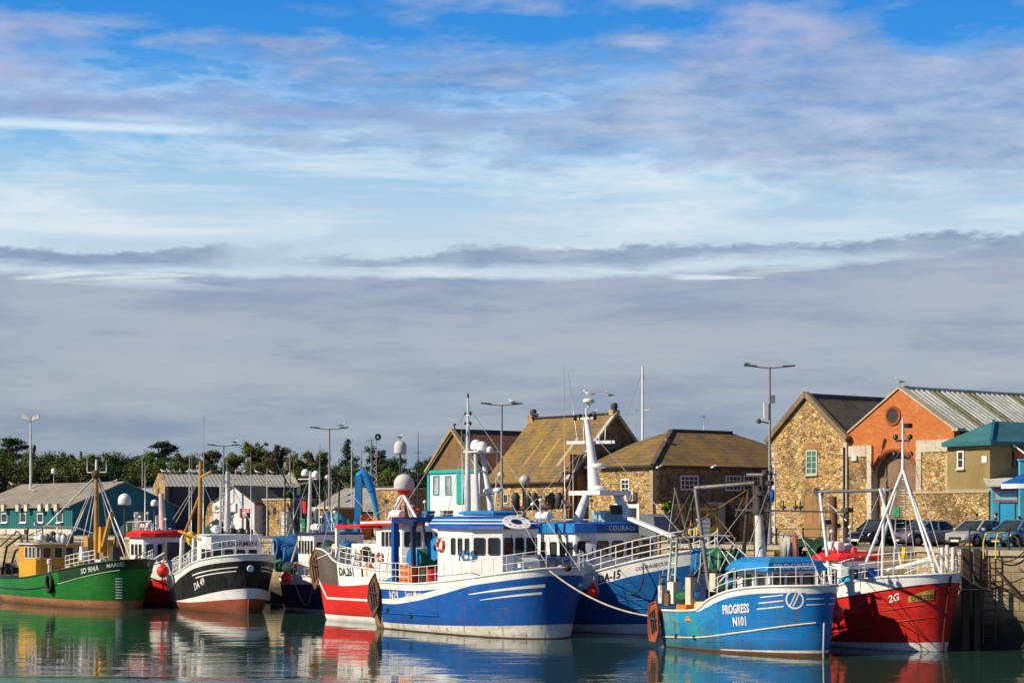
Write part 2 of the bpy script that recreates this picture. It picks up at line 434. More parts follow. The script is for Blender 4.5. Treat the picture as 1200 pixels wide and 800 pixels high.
# purple-grey bar and a bright streak low at the left of the blue
lft = t.math('MULTIPLY', t.math('SUBTRACT', -.06, u), 8, clamp=True)
nb_ = t.noise(cvec(9, 70, (7, 1, 4)), 1, 7, .55, .2)
bar = t.math('MULTIPLY', t.math('MULTIPLY', bandv(.192, .200, .203, .212), t.math('MULTIPLY', t.math('SUBTRACT', .06, u), 8, clamp=True)), t.ramp(nb_, [(.38, 0), (.55, 1)]))
col = t.mix(t.math('MULTIPLY', bar, .8), col, K((136, 156, 196)))
strk = t.math('MULTIPLY', t.math('MULTIPLY', bandv(.1895, .1920, .1930, .1955), lft), t.ramp(nb_, [(.36, .3), (.6, 1)]))
col = t.mix(t.math('MULTIPLY', strk, .9), col, K((202, 222, 236)))
# pinkish puffs high up
n2 = t.noise(cvec(9.5, 32, (2.7, 5.1, 8.3)), 1, 9, .54, .1)
m2 = t.math('MULTIPLY', t.ramp(n2, [(.46, 0), (.59, 1)]), bandv(.205, .222, .30, .40))
col = t.mix(t.math('MULTIPLY', m2, .8), col, t.mix(t.ramp(n2, [(.5, 0), (.75, 1)]), K((146, 166, 204)), K((192, 184, 204))))
# low grey deck with a ragged upper edge
ne = t.noise(cvec(6, 10, (6, 2, 0)), 1, 9, .6, .2)
ne2 = t.noise(cvec(34, 90, (3, 2, 0)), 1, 7, .62, .2)
top = t.math('ADD', t.math('MULTIPLY', t.math('SUBTRACT', ne, .5), .012), .1215)
top = t.math('ADD', top, t.math('MULTIPLY', t.math('MULTIPLY', t.math('MAXIMUM', u, 0.0), u), .22))
top = t.math('ADD', top, t.math('MULTIPLY', t.math('SUBTRACT', ne2, .5), .007))
m3 = t.math('MULTIPLY', t.math('SUBTRACT', top, v), 1 / .0030, clamp=True)
n3 = t.noise(cvec(8, 52, (9, 4, 4)), 1, 10, .64, .1)
gcol = t.ramp(vs, [(vp(600), K((130, 149, 166))), (vp(520), K((137, 153, 169))), (vp(440), K((154, 164, 177))), (vp(370), K((156, 166, 184))), (vp(325), K((138, 156, 183)))])
gcol = t.mix(t.math('MULTIPLY', t.ramp(n3, [(.42, 0), (.66, 1)]), .75), gcol, K((172, 178, 188)))
gcol = t.mix(t.math('MULTIPLY', t.ramp(n3, [(.32, 1), (.48, 0)]), .55), gcol, K((124, 142, 168)))
# slim flat-bottomed clouds riding just above the deck
pres = t.ramp(t.noise(cvec(7, 2, (3.3, 8, 2.2)), 1, 4, .5), [(.26, 0), (.36, 1)])
e1 = t.noise(cvec(14, 34, (1.3, 2.8, 6.2)), 1, 10, .64, .1); e2 = t.noise(cvec(9, 40, (5.3, .8, 1.2)), 1, 8, .6, .15)
tilt = t.math('MULTIPLY', u, .015)
vv_ = t.math('SUBTRACT', v, tilt)
tp = t.math('ADD', t.math('MULTIPLY', t.math('SUBTRACT', e1, .5), .036), .1355); bt_ = t.math('ADD', t.math('MULTIPLY', t.math('SUBTRACT', e2, .5), .022), .1250)
m4 = t.math('MULTIPLY', t.math('MULTIPLY', t.math('SUBTRACT', tp, vv_), 1 / .0028, clamp=True), t.math('MULTIPLY', t.math('SUBTRACT', vv_, bt_), 1 / .0035, clamp=True))
m4 = t.math('MULTIPLY', m4, pres)
sh4 = t.noise(cvec(22, 90, (4, 4, 1)), 1, 7, .6, .2)
col = t.mix(t.math('MULTIPLY', m4, .88), col, t.mix(t.ramp(sh4, [(.35, 0), (.7, 1)]), K((122, 144, 172)), K((160, 174, 194))))
col = t.mix(m3, col, gcol)
gap = t.math('MULTIPLY', t.ramp(t.noise(cvec(9, 110, (1.2, 3, 7)), 1, 6, .5, .4), [(.56, 0), (.63, 1)]), bandv(.112, .119, .121, .130))
col = t.mix(t.math('MULTIPLY', gap, .85), col, K((212, 221, 226)))
# overhead: deep clear blue
col = t.mix(t.math('MULTIPLY', t.math('SUBTRACT', v, .32), 1.6, clamp=True), col, K((10, 44, 104)))
# below the horizon: sea-grey
col = t.mix(t.math('MULTIPLY', v, -20, clamp=True), col, K((110, 125, 140)))
t.l(col, t.b.inputs[0])

# ------------------------------------------------------------------ water
t = NT('harbour_water')
t.set(Roughness=.02, IOR=1.33)
geo = t.n('ShaderNodeNewGeometry')
def wn(sc_, d=3, dist=.3):
    mp = t.n('ShaderNodeMapping'); mp.inputs['Scale'].default_value = sc_; t.l(geo.outputs['Position'], mp.inputs[0]); return t.noise(mp.outputs[0], 1, d, .5, dist)
murk = t.mix(wn((.05, .05, 1)), (.016, .048, .036), (.028, .064, .048))
t.setc(murk)
swell = wn((.16, .30, 1), 2); rip = wn((.55, 1.1, 1), 3, .5); fine = wn((1.6, 3.4, 1), 3, .4)
breeze = t.ramp(wn((.022, .05, 1), 4, .6), [(.42, 0), (.62, 1)])
sp = t.n('ShaderNodeSeparateXYZ'); t.l(geo.outputs['Position'], sp.inputs[0])
near = t.math('MULTIPLY', t.math('SUBTRACT', 83.5, t.math('ADD', sp.outputs[1], t.math('MULTIPLY', wn((.06, .2, 1), 3), 3))), .6, clamp=True)
amp = t.math('ADD', t.math('MULTIPLY', breeze, .55), .30)
leftn = t.math('MULTIPLY', near, t.math('MULTIPLY', t.math('SUBTRACT', -6, sp.outputs[0]), .25, clamp=True))
amp = t.math('ADD', amp, t.math('MULTIPLY', leftn, 6.0))
h = t.math('ADD', t.math('MULTIPLY', swell, .030), t.math('MULTIPLY', t.math('ADD', t.math('MULTIPLY', rip, .016), t.math('MULTIPLY', fine, .0055)), amp))
bp = t.n('ShaderNodeBump'); bp.inputs['Strength'].default_value = 1; bp.inputs['Distance'].default_value = 1.0
t.l(h, bp.inputs['Height']); t.l(bp.outputs[0], t.b.inputs['Normal'])
mb = MB(); mb.face([(-600, -400, 0), (600, -400, 0), (600, 400, 0), (-600, 400, 0)], t.m)
tag(mb.build('water'), 'dark green calm harbour water reflecting the boats', kind='structure')

# ------------------------------------------------------------------ quay and ground
t = NT('quay_paving')
n = t.noise(t.co((.3, .3, .3), 'Object'), 1, 6); f = t.noise(t.co((4, 4, 4)), 1, 5)
t.setc(t.mix(t.math('MULTIPLY', f, .5), t.ramp(n, [(.3, (.10, .095, .085)), (.7, (.19, .175, .15))]), (.07, .065, .06))); t.set(Roughness=.9)
PAVE = t.m
t = NT('quay_masonry')
sp = t.n('ShaderNodeSeparateXYZ'); t.l(t.tc.outputs['Object'], sp.inputs[0])
br = t.n('ShaderNodeTexBrick'); br.inputs['Scale'].default_value = 1.0; br.inputs['Mortar Size'].default_value = .02; br.inputs['Brick Width'].default_value = 1.1; br.inputs['Row Height'].default_value = .48
cb = t.n('ShaderNodeCombineXYZ'); t.l(t.math('SUBTRACT', sp.outputs[0], sp.outputs[1]), cb.inputs[0]); t.l(sp.outputs[2], cb.inputs[1]); t.l(cb.outputs[0], br.inputs['Vector'])
br.inputs['Color1'].default_value = (.48, .38, .22, 1); br.inputs['Color2'].default_value = (.35, .27, .15, 1); br.inputs['Mortar'].default_value = (.12, .095, .06, 1)
big = t.noise(t.co((.5, .5, .35)), 1, 6, .65)
c = t.mix(t.math('MULTIPLY', t.ramp(big, [(.44, 0), (.66, 1)]), .6), br.outputs['Color'], (.085, .06, .028))
tide = t.math('ADD', sp.outputs[2], t.math('MULTIPLY', big, -1.3))
c = t.mix(t.math('MULTIPLY', t.math('SUBTRACT', 1.7, tide), .9, clamp=True), c, (.045, .036, .018))       # weed and stain below the tide mark
c = t.mix(t.math('MULTIPLY', t.math('SUBTRACT', .7, tide), 1.2, clamp=True), c, (.010, .014, .007))
t.setc(c); t.set(Roughness=.85); t.bump(t.math('ADD', br.outputs['Fac'], t.math('MULTIPLY', big, -1)), .5, -.05)
QUAYM = t.m
EDGE = [(92.8, 57.5), (22.8, 99.5), (22.8, 112.2), (19.2, 112.2), (17, 115), (-44, 182), (-170, 320)]
g = MB(); g.face([(x, y, QZ) for x, y in EDGE] + [(-2600, 1200, QZ), (-2600, 4000, QZ), (2600, 4000, QZ), (2600, 57.5, QZ)], PAVE)
tag(g.build('ground'), 'grey concrete quay surface behind the boats', kind='structure')
g = MB()
g.grid([[(x, y, -1.5) for x, y in EDGE], [(x, y, QZ - .25) for x, y in EDGE]], QUAYM, False, flip=True)
qw = g.build('quay_wall'); tag(qw, 'weathered stone harbour wall with dark weed below the tide line', 'harbour wall')
COPE = paint('coping_stone', (.42, .36, .25), .8, .4, 0)
g = MB()
for (a, b) in zip(EDGE[:-1], EDGE[1:]):
    a, b = V((*a, 0)), V((*b, 0)); d = (b - a).normalized(); nrm = V((-d.y, d.x, 0))
    if nrm.dot(V((0, -1, 0))) < 0 and abs(nrm.y) > .1: nrm = -nrm
    if abs(nrm.y) <= .1: nrm = V((-1, 0, 0))
    a2, b2 = a + nrm * .12, b + nrm * .12; a3, b3 = a - nrm * .5, b - nrm * .5
    up0, up1 = V((0, 0, QZ - .25)), V((0, 0, QZ + .012 + .01 * random.random()))
    g.hexa([a2 + up0, b2 + up0, b3 + up0, a3 + up0, a2 + up1, b2 + up1, b3 + up1, a3 + up1], COPE)
g.build('coping', qw)
# ------------------------------------------------------------------ boats: shared builders
FRAMEW = plain('pale_window_frame', (.55, .55, .53), .5)
FRAMEK = plain('black_window_seal', (.02, .02, .02), .6)
class Boat:
    def __init__(s, name, label, bow, stern=None, beam=5.0, tr=.8, heading=None, L=None, group='fishing boats moored in the harbour', cat='fishing boat'):
        b = onwater(*bow) if len(bow) == 2 else V(bow); b.z = 0
        if stern:
            c = onwater(*stern); d = (b - c).normalized()
            for _ in range(4):                      # the visible corner is half a beam off the centre line
                n = V((-d.y, d.x, 0)); cc = c + n * (beam / 2 * tr * .9); d = (b - cc).normalized()
            L = (b - cc).length
        else: d = V((*heading, 0)).normalized()
        s.L, s.beam, s.tr = L, beam, tr
        s.h, s.n = d, V((-d.y, d.x, 0)); s.O = b - d * (L / 2)
        s.root = thing(name, label, cat, s.O, math.atan2(d.y, d.x), group)
    def w2l(s, p): q = V(p) - s.O; return V((q.dot(s.h), q.dot(s.n), q.z))
    def l2w(s, p): return s.O + s.h * p[0] + s.n * p[1] + V((0, 0, p[2]))
    def px(s, px, py, dy=0.0):
        """the point of the boat's fore-and-aft plane y = dy that is seen at a pixel of the photograph"""
        d = V(((px - 600) / F, 1, -(py - HOR) / F)); k = (dy + s.n.dot(s.O)) / s.n.dot(d)
        return s.w2l(V((0, 0, H)) + d * k)
    def shape(s, sheer, over=1.5, aft=.3, tm=.5, p=(1.7, 2.6), q=(1.0, .75), vb=.86, round_stern=False, midt=.4):
        s.sheer = interp(sheer); s.over, s.aftx, s.tm, s.pq, s.qq, s.vb, s.rs, s.midt = over, aft, tm, p, q, vb, round_stern, midt
    def half(s, t, w):
        a = lerp(s.tr, 1, math.sin(math.pi / 2 * min(1, t / s.midt)))
        if s.rs and t < .07: a *= math.sqrt(max(0, 1 - (1 - t / .07) ** 2)) * .96 + .04
        f = max(0, (t - s.tm) / (1 - s.tm))
        g = max(0, 1 - f ** lerp(s.pq[0], s.pq[1], w)) ** lerp(s.qq[0], s.qq[1], w)
        return s.beam / 2 * a * g * lerp(s.vb, 1, w ** .6)
    def P(s, t, z, side=-1, off=0.0):
        sh = s.sheer(t); w = min(1.15, max(0, z / sh))
        if off:
            e = .004
            p = s.P(t, z, side); a = s.P(min(1, t + e), z, side) - s.P(max(0, t - e), z, side); b = s.P(t, z + .03, side) - s.P(t, z - .03, side)
            n = a.cross(b) * (1 if side < 0 else -1); n.normalize(); return p + n * off
        hb = s.half(t, min(1, w)) * (1 if z >= 0 else 1 + z * .35)
        x = -s.L / 2 + t * s.L + s.over * max(0, (t - .45) / .55) ** 2 * w ** 1.3 - s.aftx * (1 - min(1, t / .3)) ** 2 * w
        return V((x, side * hb, z))
    def hull(s, rows, mats, deckdrop=.7, deckmat=None, capmat=None, nt=44, colmat=None, sub=None, cap_r=.06, wood=None):
        """rows: z(t) functions from keel to sheer; mats: one per band"""
        ts = [1 - (1 - k / nt) ** 1.6 for k in range(nt + 1)]
        if s.rs: ts = sorted(set([.07 * (k / 8) ** 2 for k in range(8)] + [t for t in ts if t > .07]))
        rr = [rows[0]]; mm = []
        for a, b, m in zip(rows[:-1], rows[1:], mats):
            for k in range(1, 4): rr.append((lambda t, a=a, b=b, k=k: lerp(a(t), b(t), k / 3))); mm.append(m)
        mb = MB()
        for side in (-1, 1):
            g = [[s.P(t, r(t), side) for t in ts] for r in rr]
            mb.grid(g, lambda a, b: (colmat(ts[b], a) or mm[a]) if colmat else mm[a], True, flip=side > 0)
        st = [s.P(0, r(0), -1) for r in rr] + [s.P(0, r(0), 1) for r in rr][::-1]
        for k in range(len(rr) - 1):
            mb.face([s.P(0, rr[k](0), 1), s.P(0, rr[k](0), -1), s.P(0, rr[k + 1](0), -1), s.P(0, rr[k + 1](0), 1)], (colmat(0, k) if colmat else None) or mm[k])
        o = mb.build('hull', s.root)
        d = MB(); dm = deckmat or GREY
        ins = lambda t, z, sd: (lambda q: V((q.x - (.14 if t > .97 else 0), q.y - sd * min(.10, abs(q.y) * .8), q.z)))(s.P(t, z, sd))
        d.grid([[ins(t, s.sheer(t) - deckdrop, -1) for t in ts], [ins(t, s.sheer(t) - deckdrop, 1) for t in ts]], dm, False)
        for sd in (-1, 1):
            d.grid([[ins(t, s.sheer(t) - deckdrop, sd) for t in ts], [ins(t, s.sheer(t) - .005, sd) for t in ts]], capmat or WHITE, False, flip=sd < 0)
        a, b = [ins(0, s.sheer(0) - deckdrop, sd) for sd in (-1, 1)]; a2, b2 = [ins(0, s.sheer(0) - .005, sd) for sd in (-1, 1)]
        e = V((.1, 0, 0)); d.face([a + e, b + e, b2 + e, a2 + e], capmat or WHITE)
        d.build('deck', s.root)
        c = MB()
        c.path([s.P(0, s.sheer(0), 1)] + [s.P(t, s.sheer(t), -1) for t in ts] + [s.P(t, s.sheer(t), 1) for t in ts[::-1]], cap_r, capmat or WHITE, 6)
        c.build('gunwale', s.root)
        return o
    def strip(s, mb, t0, t1, zl, zh, mat, off=.012, side=-1, n=26):
        ts = [lerp(t0, t1, k / n) for k in range(n + 1)]
        g = [[s.P(t, zl(t), side, off) for t in ts], [s.P(t, zh(t), side, off) for t in ts]]
        mb.grid(g, mat, True, flip=side > 0)
    def strake(s, t0, t1, zf, r, mat, name='rubbing_strake', both=True):
        mb = MB()
        for sd in (-1, 1) if both else (-1,):
            mb.path([s.P(lerp(t0, t1, k / 30), zf(lerp(t0, t1, k / 30)), sd, .01) for k in range(31)], r, mat, 6)
        mb.build(name, s.root)
    def t_at(s, px, z, side=-1):
        """station of the starboard side that is seen at a pixel column of the photograph"""
        best = (1e9, .5)
        for k in range(401):
            t = k / 400; w = s.l2w(s.P(t, z, side)); d = abs(600 + F * w.x / w.y - px)
            if d < best[0] - 1e-6: best = (d, t)
        return best[1]
    def wrap(s, t0, zf, side=-1, off=.02, slope=0.0):
        """(u, v) in metres along and up the hull from station t0"""
        tab = [(0.0, t0)]; p = s.P(t0, zf(t0), side); t = t0
        while t < 1:
            t = min(1, t + .004); q = s.P(t, zf(t), side); tab.append((tab[-1][0] + (q - p).length, t)); p = q
        def tt(u):
            if u < 0: return t0 + u / s.L
            for (u0, a), (u1, b) in zip(tab[:-1], tab[1:]):
                if u <= u1: return lerp(a, b, (u - u0) / max(1e-6, u1 - u0))
            return 1
        return lambda u, v: (lambda t: s.P(t, zf(t) + v + slope * u, side, off))(tt(u))
    def hulltext(s, txt, t0, zf, size, mat, bold=.02, sx=1.0, spacing=1.0, shear=0.0, side=-1, px=None, slope=0.0):
        if px is not None: t0 = s.t_at(px, zf(t0))
        mb = MB(); add_text(mb, txt, size, s.wrap(t0, zf, side, .02, slope), mat, bold, spacing, shear, sx)
        mb.build('lettering', s.root)
    def rail(s, t0, t1, hgt, mat=None, n=9, rails=2, inset=.12, r=.026, sides=(-1, 1), lean=0, close_bow=False, base=0.0):
        mat = mat or WHITE
        for sd in sides:
            mb = MB(); tt = [lerp(t0, t1, k / (n * 2)) for k in range(n * 2 + 1)]
            def q(t, z):
                p = s.P(t, s.sheer(t), sd); return V((p.x - (.12 if t > .95 else 0), p.y - sd * min(inset, abs(p.y) * .7), p.z + z))
            for k in range(1, rails + 1): mb.path([q(t, base + (hgt - base) * k / rails) for t in tt], r, mat, 6)
            for t in tt[::2]: mb.tube(q(t, -.1), q(t, hgt), r, mat, n=6)
            mb.build('railing', s.root)
    def box(s, name, x0, x1, y0, y1, z0, z1, mat, parent=None):
        mb = MB(); mb.box(x0, x1, y0, y1, z0, z1, mat); return mb.build(name, parent or s.root)
    # ---- deck houses
    def house(s, plan, z0, z1, mat, name='wheelhouse', rake=None, roof=None, roofmat=None, roof_out=.22, roof_h=.16, roof_in=.3, name_roof='roof', fascia_in=0.0):
        """plan is counter-clockwise seen from above, starting at the starboard quarter"""
        top = rake or plan
        lo = [V((x, y, z0)) for x, y in plan]; hi = [V((x, y, z1)) for x, y in top]
        mb = MB(); k = len(lo)
        for i in range(k):
            j = (i + 1) % k; mb.face([lo[i], lo[j], hi[j], hi[i]], mat)
        mb.face(hi, mat)
        o = mb.build(name, s.root); s.lo, s.hi, s.ho = lo, hi, o
        if roofmat:
            cx = sum(p.x for p in hi) / k; cy = sum(p.y for p in hi) / k
            def ex(p, d, z):
                v = V((p.x - cx, p.y - cy, 0)); l = v.length; return V((cx, cy, z)) + v * ((l + d) / l)
            m = MB(); rm = roofmat if isinstance(roofmat, list) else [roofmat] * 3
            rows = [[ex(p, roof_out - .1, z1 + .003) for p in hi], [ex(p, roof_out, z1 + .02) for p in hi], [ex(p, roof_out - fascia_in, z1 + roof_h * .55 + fascia_in * .4) for p in hi], [ex(p, -roof_in, z1 + roof_h + fascia_in * .4) for p in hi]]
            m.grid(rows, lambda a, b: rm[a], False, True); m.face(rows[3], rm[-1]); m.face(rows[0][::-1], rm[0])
            s.roof = m.build(name_roof, s.root); s.rooftop = rows
        return o
    def wins(s, wall, spans, v0, v1, frame=None, pane=None, parent=None):
        """windows on wall number `wall`: spans are fractions along it, v0..v1 fractions of its height"""
        i, j = wall, (wall + 1) % len(s.lo)
        A, B_, C, D = s.lo[i], s.lo[j], s.hi[j], s.hi[i]
        def q(a, b): return (A * (1 - a) + B_ * a) * (1 - b) + (D * (1 - a) + C * a) * b
        u = (B_ - A).normalized(); vv = (D - A); vv = (vv - u * vv.dot(u)).normalized()
        for a, b in spans:
            win(parent or s.ho, (q(a, v0) + q(b, v0) + q(a, v1) + q(b, v1)) / 4, u, vv, (q(b, .5) - q(a, .5)).length, (q(.5, v1) - q(.5, v0)).length, frame or FRAMEK, pane or GLASS)

def win(parent, o, u, v, w, h, frame, pane, bars=(0, 0), fr=.06, depth=.06, barmat=None, sill=None, rounded=True):
    """a window: frame ring standing proud of the wall and the pane inside it as its child"""
    u, v = V(u).normalized(), V(v).normalized(); n = u.cross(v); o = V(o)
    mb = MB()
    def ring(W, Hh, c, off):
        pts = []
        for sx_, sy_ in ((1, 1), (-1, 1), (-1, -1), (1, -1)):
            base = {(1, 1): 0, (-1, 1): 90, (-1, -1): 180, (1, -1): 270}[(sx_, sy_)]
            for k in range(3):
                an = R(base + 45 * k); pts.append(o + u * (sx_ * (W / 2 - c) + c * math.cos(an)) + v * (sy_ * (Hh / 2 - c) + c * math.sin(an)) + n * off)
        return pts
    c = min(w, h) * .16 if rounded else .004
    a, b, d, e = ring(w, h, c, -.01), ring(w, h, c, depth * .6), ring(w - fr * 2, h - fr * 2, max(.003, c - fr * .5), depth * .6), ring(w - fr * 2, h - fr * 2, max(.003, c - fr * .5), -.005)
    mb.grid([a, b, d, e], frame, False, True)
    f = mb.build('window', parent)
    p = MB(); p.face(ring(w - fr * 2, h - fr * 2, max(.003, c - fr * .5), .012), pane)
    if bars != (0, 0):
        bm_ = barmat or frame
        for k in range(1, bars[0] + 1): p.obox(o + u * (-w / 2 + w * k / (bars[0] + 1)) + n * .025, u, v, .045, h - fr * 2, .03, bm_)
        for k in range(1, bars[1] + 1): p.obox(o + v * (-h / 2 + h * k / (bars[1] + 1)) + n * .027, u, v, w - fr * 2, .045, .03, bm_)
    p.build('pane', f)
    if sill:
        q = MB(); q.obox(o - v * (h / 2 + .05) + n * .07, u, v, w + .14, .09, .16, sill); q.build('sill', f)
    return f

def dome_prof(r, body=.55):
    return [(r * .35, 0), (r * .82, .02), (r * .97, r * .12), (r, r * .3), (r, r * (.3 + body))] + [(r * math.cos(a), r * (.3 + body) + r * math.sin(a)) for a in [R(k * 10) for k in range(1, 9)]] + [(.001, r * (1.3 + body))]
def lifebuoy(parent, c, nrm, r=.38, label=None):
    mb = MB(); n = V(nrm).normalized(); up = V((0, 0, 1)); u = up.cross(n).normalized(); v = n.cross(u)
    om = ORANGE
    rows = []
    for k in range(20):
        a = 2 * math.pi * k / 20; d = u * math.cos(a) + v * math.sin(a)
        rows.append(mb.ring(V(c) + d * (r * .78), d, n, r * .22, 8))
    rows.append(rows[0]); mb.grid(rows, lambda a, b: LETTERW if a % 5 == 2 else RED2, True, True)
    return mb.build('lifebuoy', parent)
RED2 = plain('lifebuoy_red', (.62, .06, .02), .5)
def trawl_door(label, o, u, v, w, h, kind='diamond', mat=None, group='trawl doors hung on boat sterns'):
    """steel otter board with stiffening bars and a towing bracket; centred on o in the plane (u, v)"""
    u, v = V(u).normalized(), V(v).normalized(); n = u.cross(v)
    mat = mat or RUSTY
    root = thing('trawl_door', label, 'trawl door', V(o) - v * h / 2, 0, group)
    if kind == 'diamond': poly = [(0, -.5), (.42, -.24), (.5, .1), (.12, .5), (-.36, .26), (-.5, -.08)]
    else: poly = [(-.3, -.5), (.28, -.5), (.5, -.26), (.42, .32), (.22, .5), (-.32, .42), (-.5, .2), (-.45, -.3)]
    poly = [(x * w, y * h) for x, y in poly]
    mb = MB(); off = v * (h / 2)
    mb.prism(poly, off - n * .04, u, v, .08, mat); mb.build('plate', root)
    mb = MB(); pts = [off + u * x + v * y + n * .05 for x, y in poly]; mb.path(pts + [pts[0]], .06, mat, 6); mb.build('rim', root)
    for k in (-.16, .02, .2):
        mb = MB(); mb.obox(off + u * (k * w) + v * (-.02 * h + k * h * .3) + n * .08, u + v * .25, v - u * .25, .07, h * .55, .09, DARKSTEEL); mb.build('stiffener', root)
    mb = MB(); mb.path([off + u * w * .3 + v * h * .05 + n * .1, off + u * .05 + v * h * .08 + n * .3, off - u * w * .28 + v * h * .1 + n * .1], .04, DARKSTEEL, 6); mb.build('towing_bracket', root)
    return root
# ================================================================== blue boat N29
B = Boat('fishing_boat', 'royal blue trawler with broad white sweep and striped wheelhouse roof lettered N29', (655, 748), (440, 735), 6.0, .84)
B.shape([(0, 2.75), (.3, 2.75), (.6, 3.05), (.85, 3.5), (1, 3.85)], over=.75, aft=.2, tm=.5, p=(3.0, 3.8), q=(.5, .40))
sh = B.sheer
WOODST = paint('rusty_stern_planks', (.20, .13, .07), .8, .6, .9)
sweep = interp([(0, 1.75), (.15, 1.8), (.35, 2.1), (.55, 2.62), (.7, 3.1), (.72, 3.2), (1, 3.9)])
lowsweep = interp([(0, 1.5), (.15, 1.5), (.35, 1.78), (.55, 2.3), (.75, 2.9), (1, 3.45)])
hb = [lambda t: -.7, lambda t: .06, lambda t: lerp(.38, .78, t * t), lambda t: min(lowsweep(t), sh(t) - .42), lambda t: min(sweep(t), sh(t) - .41 + .0), lambda t: sh(t) - .40, lambda t: sh(t)]
B.hull(hb, [RUSTY, DIRTYWHITE, BLUE, CLEANWHITE, BLUE, CLEANWHITE], deckdrop=.75, colmat=lambda t, a: WOODST if t < .065 and 3 <= a < 15 else None)
m = MB()
for sd in (-1, 1):
    B.strip(m, .70, .985, lambda t: lerp(2.30, 2.80, (t - .7) / .285), lambda t: lerp(2.34, 2.98, min(1, (t - .7) / .285)), CLEANWHITE, side=sd)
    B.strip(m, .76, .98, lambda t: lerp(2.02, 2.42, (t - .76) / .22), lambda t: lerp(2.05, 2.56, (t - .76) / .22), CLEANWHITE, side=sd)
m.build('bow_stripe', B.root)
B.strake(.07, .5, lambda t: .95 + .12 * t, .05, BLUE)
for dt, z in ((.13, 1.1), (.31, .95)):
    m = MB(); p = B.P(dt, z, -1, .02); m.obox(p, (1, 0, 0), (0, 0, 1), .28, .3, .06, BLACK); m.build('scupper', B.root)
B.hulltext('N29', .1, lambda t: sh(t) - .95, .68, LETTERW, .018, .95, px=457)
B.hulltext('Santa Maria', .20, lambda t: sh(t) - .74, .42, LETTERW, .02, .95, px=475)
B.hulltext('KILKEEL', .20, lambda t: sh(t) - 1.0, .24, LETTERW, .02, .9, px=475)
# wheelhouse
x0 = B.px(513, 660, -2.1).x; x1 = B.px(553, 660, -2.1).x; x2 = B.px(589, 660, -1.15).x
plan = [(x0, -2.1), (x1, -2.1), (x2, -1.15), (x2, 1.15), (x1 + .4, 2.1), (x0, 2.1)]
B.house(plan, 2.0, 5.9, CLEANWHITE)
wh = B.ho
B.wins(0, [(.40, .53), (.60, .73), (.80, .93)], .63, .87)
B.wins(1, [(.06, .44), (.53, .92)], .63, .88)
B.wins(2, [(.04, .30), (.37, .63), (.70, .96)], .63, .88)
B.wins(3, [(.1, .45), (.55, .9)], .63, .88)
m = MB(); o = V((lerp(x0, x1, .62), -2.115, 4.15)); add_text(m, 'N.29', .78, plane_fn(o, (1, 0, 0), (0, 0, 1)), LETTERB, .05); m.build('lettering', wh)
lifebuoy(wh, (x0 + .35, -2.16, 5.0), (0, -1, 0), .42)
m = MB(); m.box(x2 - .02, x2 + .5, -.3, .8, 3.0, 4.0, WHITE); m.lathe([(.42, 0), (.42, 1.1)], WHITE, (x2 + .45, -.3, 3.9), (0, 1, 0), 14); m.build('windlass_cover', B.root)
# visor roof with painted stripes
def exp(pl, d):
    cx = sum(p[0] for p in pl) / len(pl); r = []
    for x, y in pl:
        l = math.hypot(x - cx, y); r.append((cx + (x - cx) * (l + d) / l, y * (l + d) / l))
    return r
pl = exp(plan, .28); pl[0] = (x0 - .9, -2.25); pl[-1] = (x0 - .9, 2.25)
levels = [(0, .28), (.14, .25), (.30, .08), (.36, -.02), (.48, -.16), (.54, -.26), (.72, -.5)]
m = MB(); rows = [[V((x, y, 5.9 + z)) for x, y in [(p[0] if i in (0, 5) else p[0] + (d - .28) * 1.0, p[1] + (.28 - d) * (1 if p[1] < 0 else -1) * .75) for i, p in enumerate(pl)]] for z, d in levels]
mm = [BLUE, BLUE, CLEANWHITE, BLUE, CLEANWHITE, BLUE]
m.grid(rows, lambda a, b: mm[a], False, True); m.face(rows[-1], BLUE); m.face(rows[0][::-1], CLEANWHITE)
m.build('roof', wh)
bd = MB(); c = V((x2 + .22, -.35, 6.26)); bu = V((.25, .97, 0)).normalized(); bv = V((-.86, .22, .46)); bv = (bv - bu * bv.dot(bu)).normalized(); bn = bu.cross(bv)
bd.lathe([(.001, .05), (.78, .05), (.8, .0), (.78, -.05)], CLEANWHITE, c, bn, 28, False)
bd.lathe([(.001, .058), (.33, .058), (.33, .04)], BLUEDK, c, bn, 20, False)
for word, r, a0, a1, flip in (('SANTA', .52, 150, 30, False), ('MARIA', .66, 212, 328, True)):
    for k, chh in enumerate(word):
        a = R(lerp(a0, a1, k / (len(word) - 1))); d = bu * math.cos(a) + bv * math.sin(a); tg = (bu * math.sin(a) - bv * math.cos(a)) * (-1 if flip else 1)
        add_text(bd, chh, .2, plane_fn(c + d * r + bn * .062 - (d * .0), tg, -d if flip else d), LETTERB, .02, center=True)
bd.build('name_badge', wh)
# upper steering position
ux0, ux1 = B.px(556, 605, 0).x, B.px(592, 605, 0).x
B.house([(ux0, -.8), (ux1, -.8), (ux1 + .3, 0), (ux1, .8), (ux0, .8)], 6.5, 6.72, WHITE, 'upper_bridge', roofmat=[BLUEMID, BLUEMID, BLUEMID], roof_out=.3, roof_h=.22)
